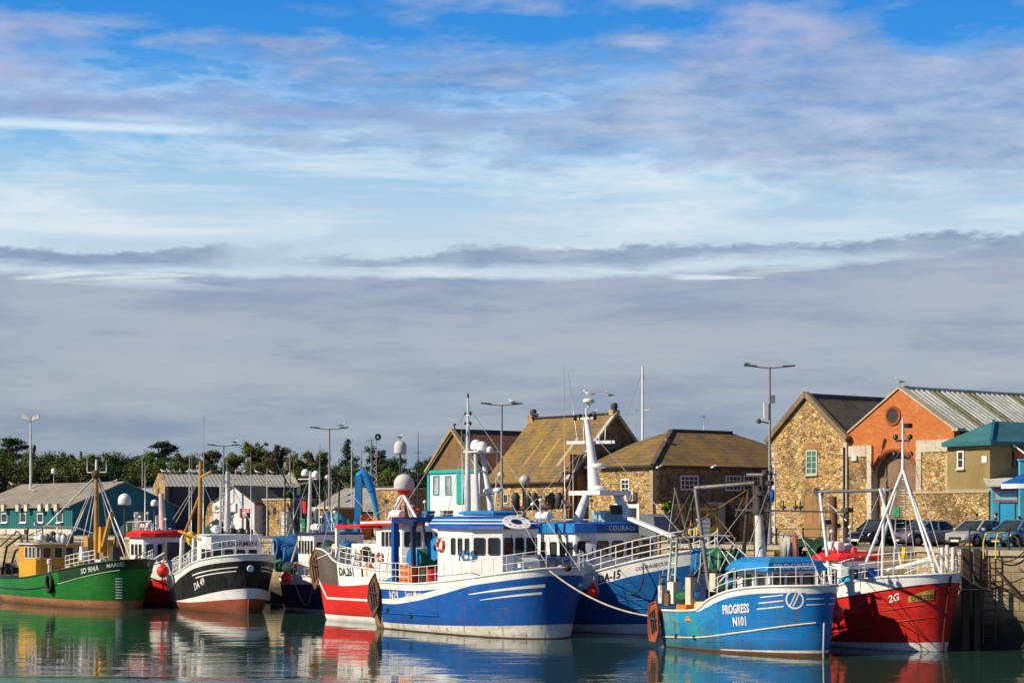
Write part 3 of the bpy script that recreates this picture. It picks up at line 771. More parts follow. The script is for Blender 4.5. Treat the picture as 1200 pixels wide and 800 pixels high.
# masts
m = MB(); a = B.px(548, 612, .3); b = B.px(548.5, 466, .3); m.path([a, (a + b) / 2, b], .1, ALU, 10, [.2, .15, .05])
for f_ in (.78, .86): p = a.lerp(b, f_); m.box(p.x - .25, p.x + .25, p.y - .05, p.y + .05, p.z - .03, p.z + .03, ALU)
for f_ in (.78, .86):
    for dx in (-.25, .25): p = a.lerp(b, f_); m.lathe([(.07, 0), (.07, .2)], BLACK, (p.x + dx, p.y, p.z), n=8)
m.lathe([(.05, 0), (.06, .15), (.02, .3)], BLACK, b, n=8)
m.build('mast', B.root)
m = MB(); a = B.px(560, 608, -.5); b = B.px(557, 527, -.5); c = B.px(577, 606, .5); d = B.px(565, 530, .5)
m.path([a, b], .13, ALU, 8, [.16, .1]); m.path([c, d], .13, ALU, 8, [.2, .12]); m.path([B.px(545, 610, .9), B.px(550, 530, .9)], .1, ALU, 8)
for f_ in (.35, .7): m.tube(a.lerp(b, f_), c.lerp(d, f_), .05, ALU, n=6)
m.tube(B.px(570, 580, .5), B.px(585, 577, .5), .05, ALU, n=6)
e = B.px(565, 529, 0); m.box(e.x - .9, e.x + .6, -.7, .7, e.z - .06, e.z + .04, ALU)
m.build('radar_frame', B.root)
for (px, py, r, nm) in ((558, 527, .22, 'satellite_dome'), (565, 528, .2, 'satellite_dome'), (574, 530, .13, 'satellite_dome')):
    p = B.px(px, py, 0); m = MB(); m.lathe(dome_prof(r * 1.5, .5), CLEANWHITE, p, n=16); m.build(nm, B.root)
for (px, py) in ((572, 577), (584, 576)):
    p = B.px(px, py, .3); m = MB(); m.lathe([(.05, -.1), (.1, 0), (.28, .02), (.30, .1), (.26, .2), (.05, .24)], CLEANWHITE, p, n=14); m.build('radar_scanner', B.root)
for (p0, p1, dy) in (((542, 600), (541, 490), .5), ((546, 605), (540, 505), -.3), ((580, 600), (583, 520), .2)):
    m = MB(); m.path([B.px(*p0, dy), B.px(*p1, dy)], .03, ALU, 6, [.035, .012]); m.build('whip_antenna', B.root)
# stern gantry, net drums, bins
m = MB()
for sd in (-2.2, 1.6):
    a = B.px(463, 668, -2.2); m.beam((a.x, sd, 2.0), (a.x, sd, 6.35), .35, .3, BLUE); m.beam((a.x + 2.1, sd, 2.0), (a.x + 1.9, sd, 6.1), .22, .2, BLUEDK)
    m.beam((a.x - .15, sd, 6.4), (a.x + 2.2, sd, 6.2), .3, .32, BLUEDK)
m.beam((a.x, -2.25, 6.4), (a.x, 1.65, 6.4), .3, .35, BLUE)
m.build('stern_gantry', B.root); gx = a.x
for yy in (-1.92, 1.2): m = MB(); m.lathe([(.2, 0), (.75, .005), (.78, .05), (.75, .1), (.2, .105)], BLUEMID, (gx + 1.5, yy, 4.1), (0, 1, 0), 20); m.build('drum_flange', B.root)
m = MB(); m.lathe([(.5, 0), (.66, .5), (.6, 1.3), (.68, 2.2), (.5, 3.0)], GREENNET, (gx + 1.5, -1.82, 4.1), (0, 1, 0), 18); m.build('net_drum', B.root)
for yy in (-1.6, 1.36): m = MB(); m.beam((gx + 1.5, yy, 2.0), (gx + 1.5, yy, 4.1), .3, .2, BLUEDK); m.build('drum_stand', B.root)
m = MB(); m.lathe([(.7, 0), (.72, .07), (.2, .1), (.2, .7), (.72, .72), (.7, .8)], BLUEMID, B.px(510, 642, -1.2) + V((0, -.1, 0)), (0, 1, 0), 18); m.build('winch', B.root)
q = B.px(479, 668, -2.3); m = MB(); m.hexa([(q.x - .55, -2.45, 2.0), (q.x + .55, -2.45, 2.0), (q.x + .5, -1.4, 2.0), (q.x - .5, -1.4, 2.0), (q.x - .62, -2.5, 3.75), (q.x + .62, -2.5, 3.75), (q.x + .6, -1.3, 3.75), (q.x - .6, -1.3, 3.75)], ORANGE)
ob = tag(m.build('fish_bin'), 'orange plastic bin on the stern of the blue boat N29', 'bin'); ob.location = B.O; ob.rotation_euler = B.root.rotation_euler
for k, (px, c) in enumerate(((490, RED), (499, DARKSTEEL), (506, RED))):
    q = B.px(px, 668, -1.9); m = MB(); m.lathe([(.3, 0), (.32, .1), (.3, .5), (.32, .55), (.3, 1.0), (.1, 1.02)], c, (0, 0, 0), n=14)
    ob = m.build('barrel'); ob.location = B.l2w((q.x, -1.9, 2.0)); ob.scale = (1, 1, 1.55)
    tag(ob, ['red barrel beside the orange bin on the blue boat N29', 'dark barrel between two red barrels on the blue boat N29', 'red barrel nearest the wheelhouse of the blue boat N29'][k], 'barrel', 'barrels on the deck of the blue boat')
m = MB(); m.beam((gx + 1.8, -1.2, 6.2), B.px(522, 628, -1.2), .14, .14, WHITE); m.build('derrick_boom', B.root)
for (pa, pb) in (((487, 612), (484, 640)), ((512, 612), (509, 648)), ((495, 610), (500, 640))):
    m = MB(); m.beam(B.px(*pa, -.6), B.px(*pb, -.6), .1, .12, BLUEDK); m.build('stay_post', B.root)
B.rail(.03, .30, 1.15, n=8, rails=3, r=.022); B.rail(.32, .985, .95, n=12, rails=2, r=.02)
# hoses and coils lying forward
m = MB()
for k in range(4): p = B.px(640 + 5 * k, 668, -.6); m.ball((p.x, -.6 + .2 * k, 3.75 + .03 * k), .2, [DARKROPE, RUSTY, ROPE, DARKROPE][k], 8)
m.build('rope_heap', B.root)
pd = B.l2w(B.P(.045, 1.95, -1, .18))
trawl_door('brown rusty trawl door hung on the stern of the blue boat N29', pd, B.h, (0, 0, 1), 1.25, 2.6)
N29 = B

# ================================================================== white over red boat DA261
B = Boat('fishing_boat', 'red and white trawler lettered DA261 with slanted dark stern ramp and big dome', (497, 745), (376, 725), 6.0, .8, L=16)
b0 = onwater(376, 725); hd = V((.62, -.785, 0)).normalized(); nn = V((-hd.y, hd.x, 0)); B.h, B.n = hd, nn; B.L = 16.5; B.O = b0 + nn * 2.0 + hd * 8.0
B.root.location = B.O; B.root.rotation_euler = (0, 0, math.atan2(hd.y, hd.x))
B.shape([(0, 4.6), (.11, 4.5), (.2, 3.75), (.3, 3.55), (.6, 3.3), (1, 3.9)], over=1.6, aft=.75, round_stern=True, vb=.8)
sh = B.sheer
DA_GREY = paint('bare_grey_ramp', (.10, .085, .07), .8, .5, .5)
rows = [lambda t: -.7, lambda t: -.02, lambda t: .35 + .1 * t, lambda t: lerp(2.35, 2.15, min(1, t * 2)) + max(0, t - .25) * 1.4, lambda t: sh(t)]
tg = B.t_at(391, 3.2)
REDH = paint('red_hull_paint', (.66, .014, .009), .35, .3, .25, seams='plate')
B.hull(rows, [BLUEDK, CLEANWHITE, REDH, CLEANWHITE], colmat=lambda t, a: DA_GREY if t < tg and a >= 9 else None, deckdrop=1.0)
m = MB()
ta_, tb_, tc_ = B.t_at(396, 3.9), B.t_at(383, 1.4), B.t_at(388, 4.4)
for (t0, z0, t1, z1) in ((tc_, 4.35, ta_, 3.7), (ta_, 3.7, tb_, 1.4)):
    for k in range(12):
        f0, f1 = k / 12, (k + 1) / 12; ta, tb = lerp(t0, t1, f0), lerp(t0, t1, f1); za, zb = lerp(z0, z1, f0), lerp(z0, z1, f1)
        m.face([B.P(ta, za, -1, .035), B.P(tb, zb, -1, .035), B.P(tb + .012, zb, -1, .035), B.P(ta + .012, za, -1, .035)], CLEANWHITE)
B.strip(m, tb_, .42, lambda t: 1.34 + .1 * t, lambda t: 1.48 + .1 * t, CLEANWHITE, .03)
m.build('white_band', B.root)
B.hulltext('DA.261', .2, lambda t: 2.92, .72, LETTERK, .03, .85, px=398)
m = MB(); B.strip(m, .385, .397, lambda t: 2.9, lambda t: 3.5, BLUEDK); B.strip(m, .415, .427, lambda t: 2.95, lambda t: 3.55, YELLOW); m.build('draught_mark', B.root)
xa, xb = B.px(441, 640, -1.8).x, B.px(471, 640, -1.8).x
B.house([(xa, -1.8), (xb, -1.8), (xb + .8, -.8), (xb + .8, .8), (xb, 1.8), (xa, 1.8)], 2.6, 6.1, CLEANWHITE)
B.wins(0, [(.22 + .15 * k, .33 + .15 * k) for k in range(5)], .62, .88)
B.wins(1, [(.1, .45), (.55, .9)], .62, .88); B.wins(2, [(.1, .45), (.55, .9)], .62, .88)
wr = B.ho
m = MB(); z = 6.12
for k, (c, dz) in enumerate(((RED, 0), (CLEANWHITE, .14), (RED, .2))):
    e = .3 - .12 * k; m.hexa([(xa - 1.2 - e, -1.9 - e, z + dz - .1), (xb + .9 + e, -1.9 - e, z + dz), (xb + .9 + e, 1.9 + e, z + dz), (xa - 1.2 - e, 1.9 + e, z + dz - .1), (xa - 1.2 - e, -1.9 - e, z + dz + .02), (xb + .9 + e, -1.9 - e, z + dz + .14), (xb + .9 + e, 1.9 + e, z + dz + .14), (xa - 1.2 - e, 1.9 + e, z + dz + .02)], c)
m.build('roof', wr)
xc = B.px(412, 640, -1.6).x
B.house([(xc, -1.6), (xa - .02, -1.6), (xa - .02, 1.6), (xc, 1.6)], 2.6, 4.9, CLEANWHITE, 'deck_house')
B.wins(0, [(.15, .3), (.45, .6), (.75, .88)], .5, .75)
m = MB(); m.beam((xc - 1.2, -1.9, 5.95), (xa + .6, -1.9, 6.0), .22, .22, RED); m.beam((xc - 1.2, 1.9, 5.95), (xa + .6, 1.9, 6.0), .22, .22, RED); m.beam((xc - 1.2, -1.9, 5.95), (xc - 1.2, 1.9, 5.95), .22, .22, RED)
for sd in (-1.9, 1.9): m.beam((xc - 1.2, sd, 2.8), (xc - 1.2, sd, 5.9), .2, .2, WHITE)
m.build('stern_gantry', B.root)
m = MB()
for k in range(4):
    x = xc - 1.5 + k * .9; m.path([(x, -2.3, 3.4), (x + .35, -2.3, 4.6), (x + .9, -2.2, 4.6)], .06, WHITE, 6)
m.build('handrail', B.root)
# dome tripod
ap = B.px(473.5, 577, 0); m = MB()
for bx, by in ((B.px(452, 640, -1.2).x, -1.3), (B.px(455, 640, 1.3).x, 1.3), (B.px(495, 640, -.9).x, -1.0), (B.px(484, 640, 1.0).x, 1.0)):
    m.path([(bx, by, 6.0), ap + V((0, by * .1, -.1))], .09, WHITE, 8)
m.tube(ap.lerp(V((xb, 0, 6)), .5) + V((-.6, 0, 0)), ap.lerp(V((xb, 0, 6)), .5) + V((.6, 0, 0)), .05, RED, n=6)
m.lathe([(.3, -.12), (.42, 0), (.42, .12), (.3, .2)], RED, ap, n=14)
m.build('tripod_mast', B.root)
m = MB(); m.lathe(dome_prof(.64, .35), paint('grey_dome', (.52, .51, .49), .5, .15, 0), ap + V((0, 0, .12)), n=20); m.build('satellite_dome', B.root)
lifebuoy(wr, (xa + .5, -1.9, 4.1), (0, -1, 0), .35)
B.rail(.22, .55, 1.1, n=8, rails=3, r=.022); B.rail(.56, .98, .9, n=8)
pd = B.l2w(B.P(.035, 3.35, -1, .2))
trawl_door('rust orange trawl door hung high on the stern of the red boat DA261', pd, B.h, (0, 0, 1), 1.35, 2.75, mat=paint('orange_rust', (.24, .085, .03), .75, .5, .6))
m = MB(); a = B.px(396, 628, -1); m.path([a, B.px(398, 560, -1)], .05, DARKSTEEL, 6, [.09, .05]); m.build('mast', B.root)
DA261 = B

# ================================================================== blue and white boat DA15
B = Boat('fishing_boat', 'sky blue and white trawler lettered DA15 with tall white radar mast behind the blue boat', (820, 745), None, 7.0, .85, heading=(.62, -.785), L=19)
B.shape([(0, 2.6), (.35, 2.4), (.6, 3.0), (.85, 4.2), (1, 4.9)], over=1.3, p=(1.8, 2.6), q=(.9, .65), vb=.8)
sh = B.sheer
SKYBL = paint('sky_blue_paint', (.002, .12, .38), .32, .35, .2, seams='plank')
rows = [lambda t: -.7, lambda t: .02, lambda t: .25 + .5 * t * t, lambda t: sh(t) - .85, lambda t: sh(t) - .8, lambda t: sh(t)]
B.hull(rows, [BLUEDK, CLEANWHITE, SKYBL, SKYBL, CLEANWHITE], deckdrop=.9)
for z in (.5, .95, 1.45):
    B.strake(.35, .97, lambda t, z=z: z + 1.2 * max(0, t - .4), .022, SKYBL, 'plank_seam')
tq = (B.px(700, 672, -3.2).x + B.L / 2) / B.L
B.hulltext('DA-15', .6, lambda t: sh(t) - .70, .62, LETTERK, .02, .95, shear=.2, px=702)
B.hulltext('COURAGEOUS', .8, lambda t: sh(t) - .55, .28, LETTERK, .005, 1.05, shear=.2, px=744)
# wheelhouse: front face looks forward and to the right
xf = B.px(673, 650, -2.5).x
xb_ = B.px(588, 650, -2.5).x
plan = [(xb_, -2.5), (xf, -2.5), (xf + .55, -1.5), (xf + .55, 3.2), (xf - .3, 3.3), (xb_, 3.3)]
rk = [(xb_, -2.5), (xf + .1, -2.5), (xf + .75, -1.5), (xf + .75, 3.2), (xf - .1, 3.3), (xb_, 3.3)]
B.house(plan, 2.0, 5.65, CLEANWHITE, rake=rk)
B.wins(0, [(.55, .61), (.67, .76), (.80, .87), (.90, .97)], .62, .86)
B.wins(1, [(.1, .88)], .62, .88)
B.wins(2, [(.02 + .245 * k, .21 + .245 * k) for k in range(4)], .62, .88)
wd = B.ho
lo, hi = B.lo, B.hi
m = MB()
R1 = [[V((x, y, 5.66)) for x, y in exp(rk, .22)], [V((x, y, 6.2)) for x, y in exp(rk, .16)], [V((x, y, 6.3)) for x, y in exp(rk, -.5)]]
m.grid(R1, lambda a, b: [BLUEMID, BLUE][b > 0 and b < 4], False, True); m.face(R1[2], BLUEMID); m.face(R1[0][::-1], WHITE); m.build('roof', wd)
m = MB(); q0 = R1[0][2]; q1 = R1[1][2]; uu = (R1[0][3] - R1[0][2]).normalized()
add_text(m, 'COURAGEOUS', .42, plane_fn(q0 + uu * .9 + (q1 - q0) * .25, uu, q1 - q0, .02), LETTERW, .01, 1.1); m.build('lettering', wd)
m = MB(); m.box(xf + .3, xf + .62, -2.2, 2.6, 3.05, 3.3, BLUE); m.build('breakwater_stripe', wd)
# side wing with pale blue rim
m = MB(); q = B.px(652, 648, -2.9); m.box(q.x - 2.6, q.x + .8, -3.1, -2.52, 4.05, 4.2, BLUEMID); m.build('bridge_wing', B.root)
# mast
mat = CLEANWHITE; m = MB()
for (bp_, dyb) in (((676, 612), -1.3), ((737, 606), 1.3)):
    m.path([B.px(*bp_, dyb), B.px(688 if dyb < 0 else 722, 578, dyb * .8)], .2, mat, 8, [.32, .22])
pa, pb, pc = B.px(690, 576, 0), B.px(690, 577, 0), B.px(688, 500, 0)
z1 = B.px(700, 577, 0).z; cx = B.px(704, 577, 0).x
m.box(cx - 1.5, cx + 1.3, -1.2, 1.2, z1 - .15, z1 + .1, mat)
top = B.px(687, 490, 0); base = V((B.px(697, 577, 0).x, 0, z1))
m.path([base, base.lerp(top, .5) + V((.1, 0, 0)), top], .2, mat, 8, [.4, .26, .13])
yd = B.px(690, 518, 0); m.beam(yd + V((-1.3, -.6, 0)), yd + V((1.3, .9, 0)), .14, .18, mat)
m.box(top.x - .7, top.x + .7, -.06, .06, top.z - .05, top.z + .05, mat)
m.tube(top, top + V((0, 0, .6)), .06, mat, n=6)
m.build('mast', B.root)
for (px, py, r) in ((703, 574, .42), (702, 548, .42), (690, 472, .36)):
    p = B.px(px, py, 0); m = MB(); m.lathe([(.08, -.25), (.12, -.05), (r * .9, 0), (r, .1), (r * .9, .22), (.05, .28)], CLEANWHITE, p, n=14); m.build('radar_scanner', B.root)
for (px, py) in ((674, 488), (680, 487), (697, 487), (692, 486)):
    p = B.px(px, py, 0); m = MB(); m.lathe([(.03, -.25), (.1, -.2), (.1, .08), (.02, .12)], BLACK, p, n=8); m.build('navigation_light', B.root)
for (p0, p1) in (((662, 614), (661, 430)), ((677, 519), (666, 438)), ((672, 614), (671, 500)), ((702, 519), (702, 494)), ((684, 518), (683, 470)), ((709, 518), (710, 478))):
    m = MB(); m.path([B.px(*p0, 0), B.px(*p1, 0)], .03, ALU, 6, [.03, .012]); m.build('whip_antenna', B.root)
p = B.px(722, 603, 0); m = MB(); m.obox(p + V((0, 0, .3)), (0, 1, 0), (-.2, 0, 1), .9, .55, .1, BLACK); m.build('floodlight', B.root)
# shelter and gangway on the foredeck
p = B.px(733, 606, 2.0); m = MB(); m.box(p.x - 1.7, p.x - .5, .8, 3.0, 6.28, 6.95, paint('pale_teal', (.30, .48, .50), .5, .3, .1)); m.build('shelter', B.root)
p = B.px(776, 612, 2.4); m = MB(); m.hexa([(p.x - .75, 1.2, 5.55), (p.x + .8, 1.2, 5.45), (p.x + .8, 3.0, 5.45), (p.x - .75, 3.0, 5.55), (p.x - .7, 1.3, 6.75), (p.x + .45, 1.3, 6.6), (p.x + .45, 2.9, 6.6), (p.x - .7, 2.9, 6.75)], paint('slate_tarp', (.13, .15, .18), .7, .2, 0)); m.build('tarpaulin_cover', B.root)
for dx in (-.6, .6):
    for yy in (1.4, 2.8): m = MB(); m.tube((p.x + dx, yy, 3.0), (p.x + dx, yy, 5.6), .05, STEEL, n=6); m.build('cover_post', B.root)
m = MB(); a = B.px(738, 607, -1.0); b = B.px(797, 632, -1.4); m.beam(a, b, .35, .16, CLEANWHITE); m.beam(a + V((0, 0, -.12)), b + V((0, 0, -.12)), .3, .06, DARKSTEEL); m.build('landing_derrick', B.root)
B.rail(.30, .97, 1.15, n=14, rails=3, r=.032)
m = MB(); p = B.px(727, 658, -1.5); m.box(p.x - .5, p.x + .4, -1.9, -.9, 2.2, 3.5, RED); m.build('locker', B.root)
m = MB(); p = B.P(tq + .12, sh(tq + .12) - .2, -1, .05)
m.path([p, p + V((.1, -.05, -.9)), p + V((-.3, -.02, -1.6)), p + V((-1.1, .1, -1.75)), p + V((-2.0, .2, -1.4))], .035, DARKROPE, 6); m.build('hanging_rope', B.root)
m = MB()
for k in range(5): p = B.px(752 + k * 8, 650 - k * 3, -1.0); m.ball((p.x, -1.2 + .3 * (k % 2), B.sheer(.75) + .1), .28, [DARKROPE, ROPE, DARKNET, DARKROPE, ROPE][k], 8, (1.3, 1, .5))
m.build('rope_heap', B.root)
DA15 = B

for bt, lines in ((N29, (((548, 475), (680, 668), .3, 0), ((548, 480), (465, 606), .3, -1.0), ((549, 500), (520, 618), .3, -1.5), ((565, 530), (640, 660), 0, -1.0), ((463, 606), (448, 690), -2.2, -2.6), ((487, 610), (478, 650), -1.6, -1.9))), (DA15, (((687, 500), (812, 640), 0, 0), ((690, 520), (600, 615), 0, 0), ((688, 512), (650, 612), 0, -1.5))), (DA261, (((474, 580), (425, 612), 0, -1.0), ((398, 562), (378, 640), -1, -1.5), ((398, 562), (440, 612), -1, -1)))):
    for (a, b, da, db) in lines:
        m = MB(); m.tube(bt.px(*a, da), bt.px(*b, db), .018, WIRE, n=5); m.build('wire_stay', bt.root)
for (px, py, d, c1, r) in ((385, 640, .6, DARKNET, .5), (395, 642, -.4, ROPE, .4), (405, 640, .4, BLUENET, .5), (428, 645, -1.8, RUSTY, .3)):
    m = MB(); p = DA261.px(px, py, d); m.ball((p.x, p.y, p.z), r, c1, 10, (1.2, 1.1, .8)); rr = random.Random(px); m.v = [tuple(q + rr.uniform(-.07, .07) for q in v) for v in m.v]; m.build('net_bundle', DA261.root)
# ================================================================== blue boat PROGRESS N101
B = Boat('fishing_boat', 'small weathered blue trawler lettered PROGRESS N101 with steel goalpost gantry', (966, 769), (777, 757), 4.6, .84)
B.shape([(0, 1.85), (.2, 1.9), (.33, 2.0), (.42, 2.5), (.6, 3.05), (.8, 3.28), (1, 3.35)], over=.25, aft=.1, tm=.42, p=(2.4, 2.9), q=(.62, .5), vb=.86)
sh = B.sheer
PB = paint('weathered_light_blue', (.006, .22, .50), .4, .6, .55, patch=(.03, .30, .36), seams='plate')
PB2 = paint('bright_blue_paint', (.002, .16, .47), .35, .35, .3, seams='plate')
PB3 = paint('blue_green_worn_paint', (.05, .30, .40), .5, .8, .9, patch=(.16, .33, .30), seams='plate')
str_ = interp([(0, .50), (.3, .62), (.6, .98), (1, 1.62)])
rows = [lambda t: -.6, lambda t: .0, lambda t: .05 + .12 * t, lambda t: .08 + .30 * max(0, t - .25), lambda t: str_(t), lambda t: max(str_(t) + .05, sh(t) - (.30 * min(1, max(0, (t - .3) / .12)) + .02)), lambda t: sh(t)]
def pcol(t, a):
    if 6 <= a < 15: return PB3 if t < .17 else (PB if t < .48 else None)
    if a >= 15: return RUSTY if t < .3 else None
    return None
B.hull(rows, [RUSTY, RUSTY, DIRTYWHITE, PB2, PB2, CLEANWHITE], colmat=pcol, deckdrop=.55, capmat=None, deckmat=RUSTY)
B.strake(.0, .985, str_, .045, CREAM)
tE = B.t_at(937, 2.7)
for sd in (-1, 1):
    E = B.wrap(tE - .12, lambda t: 2.68, sd, .016); e0 = B.L * .12
    for k in range(3):
        v = -.28 + .27 * k
        for (ua, ub, sl) in ((-1.75 - .1 * (2 - k), -.55, .12), (.55, 1.55 - .1 * k, .04)):
            m = MB(); us = [lerp(ua, ub, j / 14) for j in range(15)]
            m.grid([[E(e0 + u, v + sl * u) for u in us], [E(e0 + u, v + .055 + sl * u) for u in us]], CLEANWHITE, True, flip=sd > 0)
            m.build('bow_stripe', B.root)
    m = MB(); an = [2 * math.pi * k / 32 for k in range(33)]
    m.grid([[E(e0 + .36 * math.cos(a_), .36 * math.sin(a_)) for a_ in an], [E(e0 + .44 * math.cos(a_), .44 * math.sin(a_)) for a_ in an]], CLEANWHITE, True, flip=sd > 0)
    for dx in (-.09, .07): m.face([E(e0 + dx - .19, -.30), E(e0 + dx - .12, -.30), E(e0 + dx + .19, .30), E(e0 + dx + .12, .30)][::1 if sd < 0 else -1], CLEANWHITE)
    m.build('bow_emblem', B.root)
B.hulltext('PROGRESS', .5, lambda t: 1.86 + (t - .5) * .5, .60, LETTERW, .03, .64, px=847, slope=.04)
B.hulltext('N101', .5, lambda t: 1.28 + (t - .5) * .5, .60, LETTERW, .03, .70, px=859, slope=.04)
B.strake(.36, .52, lambda t: .45 + (t - .36) * .5, .02, PB)
for tt in (.14, .30):
    m = MB(); p = B.P(tt, .62, -1, .02); m.obox(p, (1, 0, 0), (0, 0, 1), .2, .2, .06, BLACK); m.build('scupper', B.root)
m = MB(); m.path([B.P(.999, z, -1, .02) for z in (-.3, .3, 1.0, 1.6)], .05, DIRTYWHITE, 6); m.build('stem_band', B.root)
# shelter wheelhouse
xf = B.px(905, 680, -1.3).x
plan = [(xf - 2.4, -1.45), (xf, -1.45), (xf, 1.45), (xf - 2.4, 1.45)]
B.house(plan, 1.6, 3.98, WHITE, roof=None, roofmat=[PB2, BLUEMID, BLUEMID], roof_out=.62, roof_h=.52, roof_in=.4, fascia_in=.34)
B.wins(0, [(.2, .45), (.6, .85)], .62, .92); B.wins(1, [(.06, .3), (.38, .64), (.72, .95)], .62, .94)
q = B.rooftop
m = MB(); o0, o1, t0 = q[1][1], q[1][2], q[2][1]; uu = (o1 - o0).normalized(); up_ = t0 - o0; up_ = (up_ - uu * up_.dot(uu)).normalized(); add_text(m, 'PROGRESS', .44, plane_fn(o0 + uu * .45 + up_ * .07, uu, up_, .02), LETTERW, .02, 1.05, sx=1.2); m.build('lettering', B.ho)
m = MB(); m.path([V((xf - 2.6, -1.9, 2.3)), V((xf - 2.6, -1.9, 3.8)), V((xf - 2.0, -1.9, 4.1))], .04, WHITE, 6); m.build('awning_post', B.root)
for k in range(3):
    m = MB(); x = xf - 2.1 + k * .85; m.tube((x, -1.95, 2.2), (x, -1.9, 4.0), .035, WHITE, n=6); m.build('awning_post', B.root)
for k in range(2):
    m = MB(); x = xf + .5; y = -1.7 + k * 3.3; m.tube((x, y, 2.2), (x, y, 4.0), .035, WHITE, n=6); m.build('awning_post', B.root)
m = MB(); m.path([V((xf - 2.6, -1.85, 3.9)), V((xf - 3.3, -1.9, 3.3)), V((xf - 3.5, -1.9, 2.2))], .045, WHITE, 6); m.build('awning_stay', B.root)
# white mast with dark equipment
m = MB(); a = B.px(892, 660, 0); b = B.px(889, 600, 0); m.path([a, a.lerp(b, .4), b], .24, DIRTYWHITE, 10, [.29, .25, .19]); m.path([b, B.px(889, 572, 0)], .2, DARKSTEEL, 8); m.path([B.px(896, 655, .3), B.px(904, 555, .3), B.px(903, 545, .3)], .07, DARKSTEEL, 8); m.build('mast', B.root)
m = MB(); m.beam(B.px(862, 597, .2), B.px(992, 600, .2), .08, .09, DARKSTEEL); m.build('crosstree', B.root)
for px in (918, 932, 938):
    p = B.px(px, 598, .2); m = MB(); m.lathe([(.03, 0), (.05, .1), (.14, .12), (.12, .22), (.03, .24), (.03, .5)], DARKSTEEL, p, n=8); m.build('deck_light', B.root)
for (px, py, r) in ((889, 600, .3), (892, 578, .28), (902, 566, .22), (897, 553, .18)):
    p = B.px(px, py, 0); m = MB(); m.lathe([(r * .4, -.12), (r, -.08), (r, .08), (r * .4, .12)], DARKSTEEL, p, n=12); m.build('mast_block', B.root)
p = B.px(905, 581, -.2); m = MB(); m.lathe([(.001, -.1), (.26, -.1), (.34, 0), (.26, .1), (.001, .1)], BLUE, p, (-.6, -.75, 0), 18); m.build('blue_block', B.root)
m = MB(); q0 = B.px(893, 556, 0); m.obox(q0 + V((0, 0, .02)), (.55, .8, 0), (0, 0, 1), 1.5, .08, .16, ALU); m.lathe([(.12, -.5), (.12, -.06)], DARKSTEEL, q0, n=10); m.build('radar_scanner', B.root)
# goalpost gantry: two legs, top tube and struts
G = STEEL
pt = lambda px, py, d=0: B.px(px, py, d)
m = MB()
m.tube(pt(814, 572, -1.2), pt(884, 566, .5), .11, G, n=10)
m.build('gantry_crossbar', B.root)
for (a, b, da, db, r) in (((815, 573), (831, 690), -1.2, -1.3, .105), ((791, 572), (823, 692), 1.6, -.6, .085), ((878, 569), (868, 690), .5, .5, .1), ((884, 567), (886, 662), .5, .6, .10)):
    m = MB(); m.tube(pt(*a, da), pt(*b, db), r, G if r > .102 else DARKSTEEL, n=8); m.build('gantry_leg', B.root)
for (a, b, da, db) in (((818, 578), (862, 632), -1.2, 0), ((882, 570), (786, 632), .5, -1.0), ((812, 575), (786, 620), -1.2, -1.0), ((876, 572), (862, 605), .5, .3), ((862, 632), (850, 655), 0, 0)):
    m = MB(); m.tube(pt(*a, da), pt(*b, db), .05, RUSTY, n=6); m.build('gantry_strut', B.root)
# ladder like gallows at the stern
for (tops, bots) in (((788, 628), (783, 680)), ((794, 628), (791, 682))):
    m = MB(); m.tube(pt(*tops, -1.6), pt(*bots, -1.7), .07, paint('pale_green_paint', (.42, .55, .50), .5, .4, .3), n=6); m.build('gallows_post', B.root)
m = MB()
for k in range(4): y = 634 + k * 13; m.tube(pt(787 - k, y, -1.62), pt(794 - k * .8, y, -1.62), .04, DIRTYWHITE, n=5)
m.path([pt(783, 633, -1.6), pt(800, 630, -1.6), pt(838, 627, -1.4), pt(856, 628, -1.2)], .05, STEEL, 6)
m.build('gallows_frame', B.root)
for (px, py, w_, h_, c, d) in ((776, 696, .3, .9, DIRTYWHITE, -1.7), (790, 694, .5, 1.1, DIRTYWHITE, -1.6), (784, 702, .35, .6, RUSTY, -1.8), (810, 692, .42, 1.35, CREAM, -1.5), (828, 688, .5, 1.4, BLUEDK, -1.0), (839, 682, .45, .9, CREAM, -1.4), (823, 655, .0, 0, BLUE, 0)):
    if not w_: continue
    p = pt(px, py, d); m = MB(); m.box(p.x - w_ / 2, p.x + w_ / 2, p.y - w_ / 2, p.y + w_ / 2, p.z - h_ / 2, p.z + h_ / 2, c); m.lathe([(w_ * .3, 0), (w_ * .55, .1), (w_ * .2, .2)], DARKSTEEL, (p.x, p.y, p.z + h_ / 2), n=10); m.build('winch_post', B.root)
m = MB(); p = pt(826, 708, 0); m.lathe([(.3, 0), (.33, .05), (.3, 1.5)], BLUEDK, (p.x, -1.2, 1.3), n=14); m.build('fuel_drum', B.root)
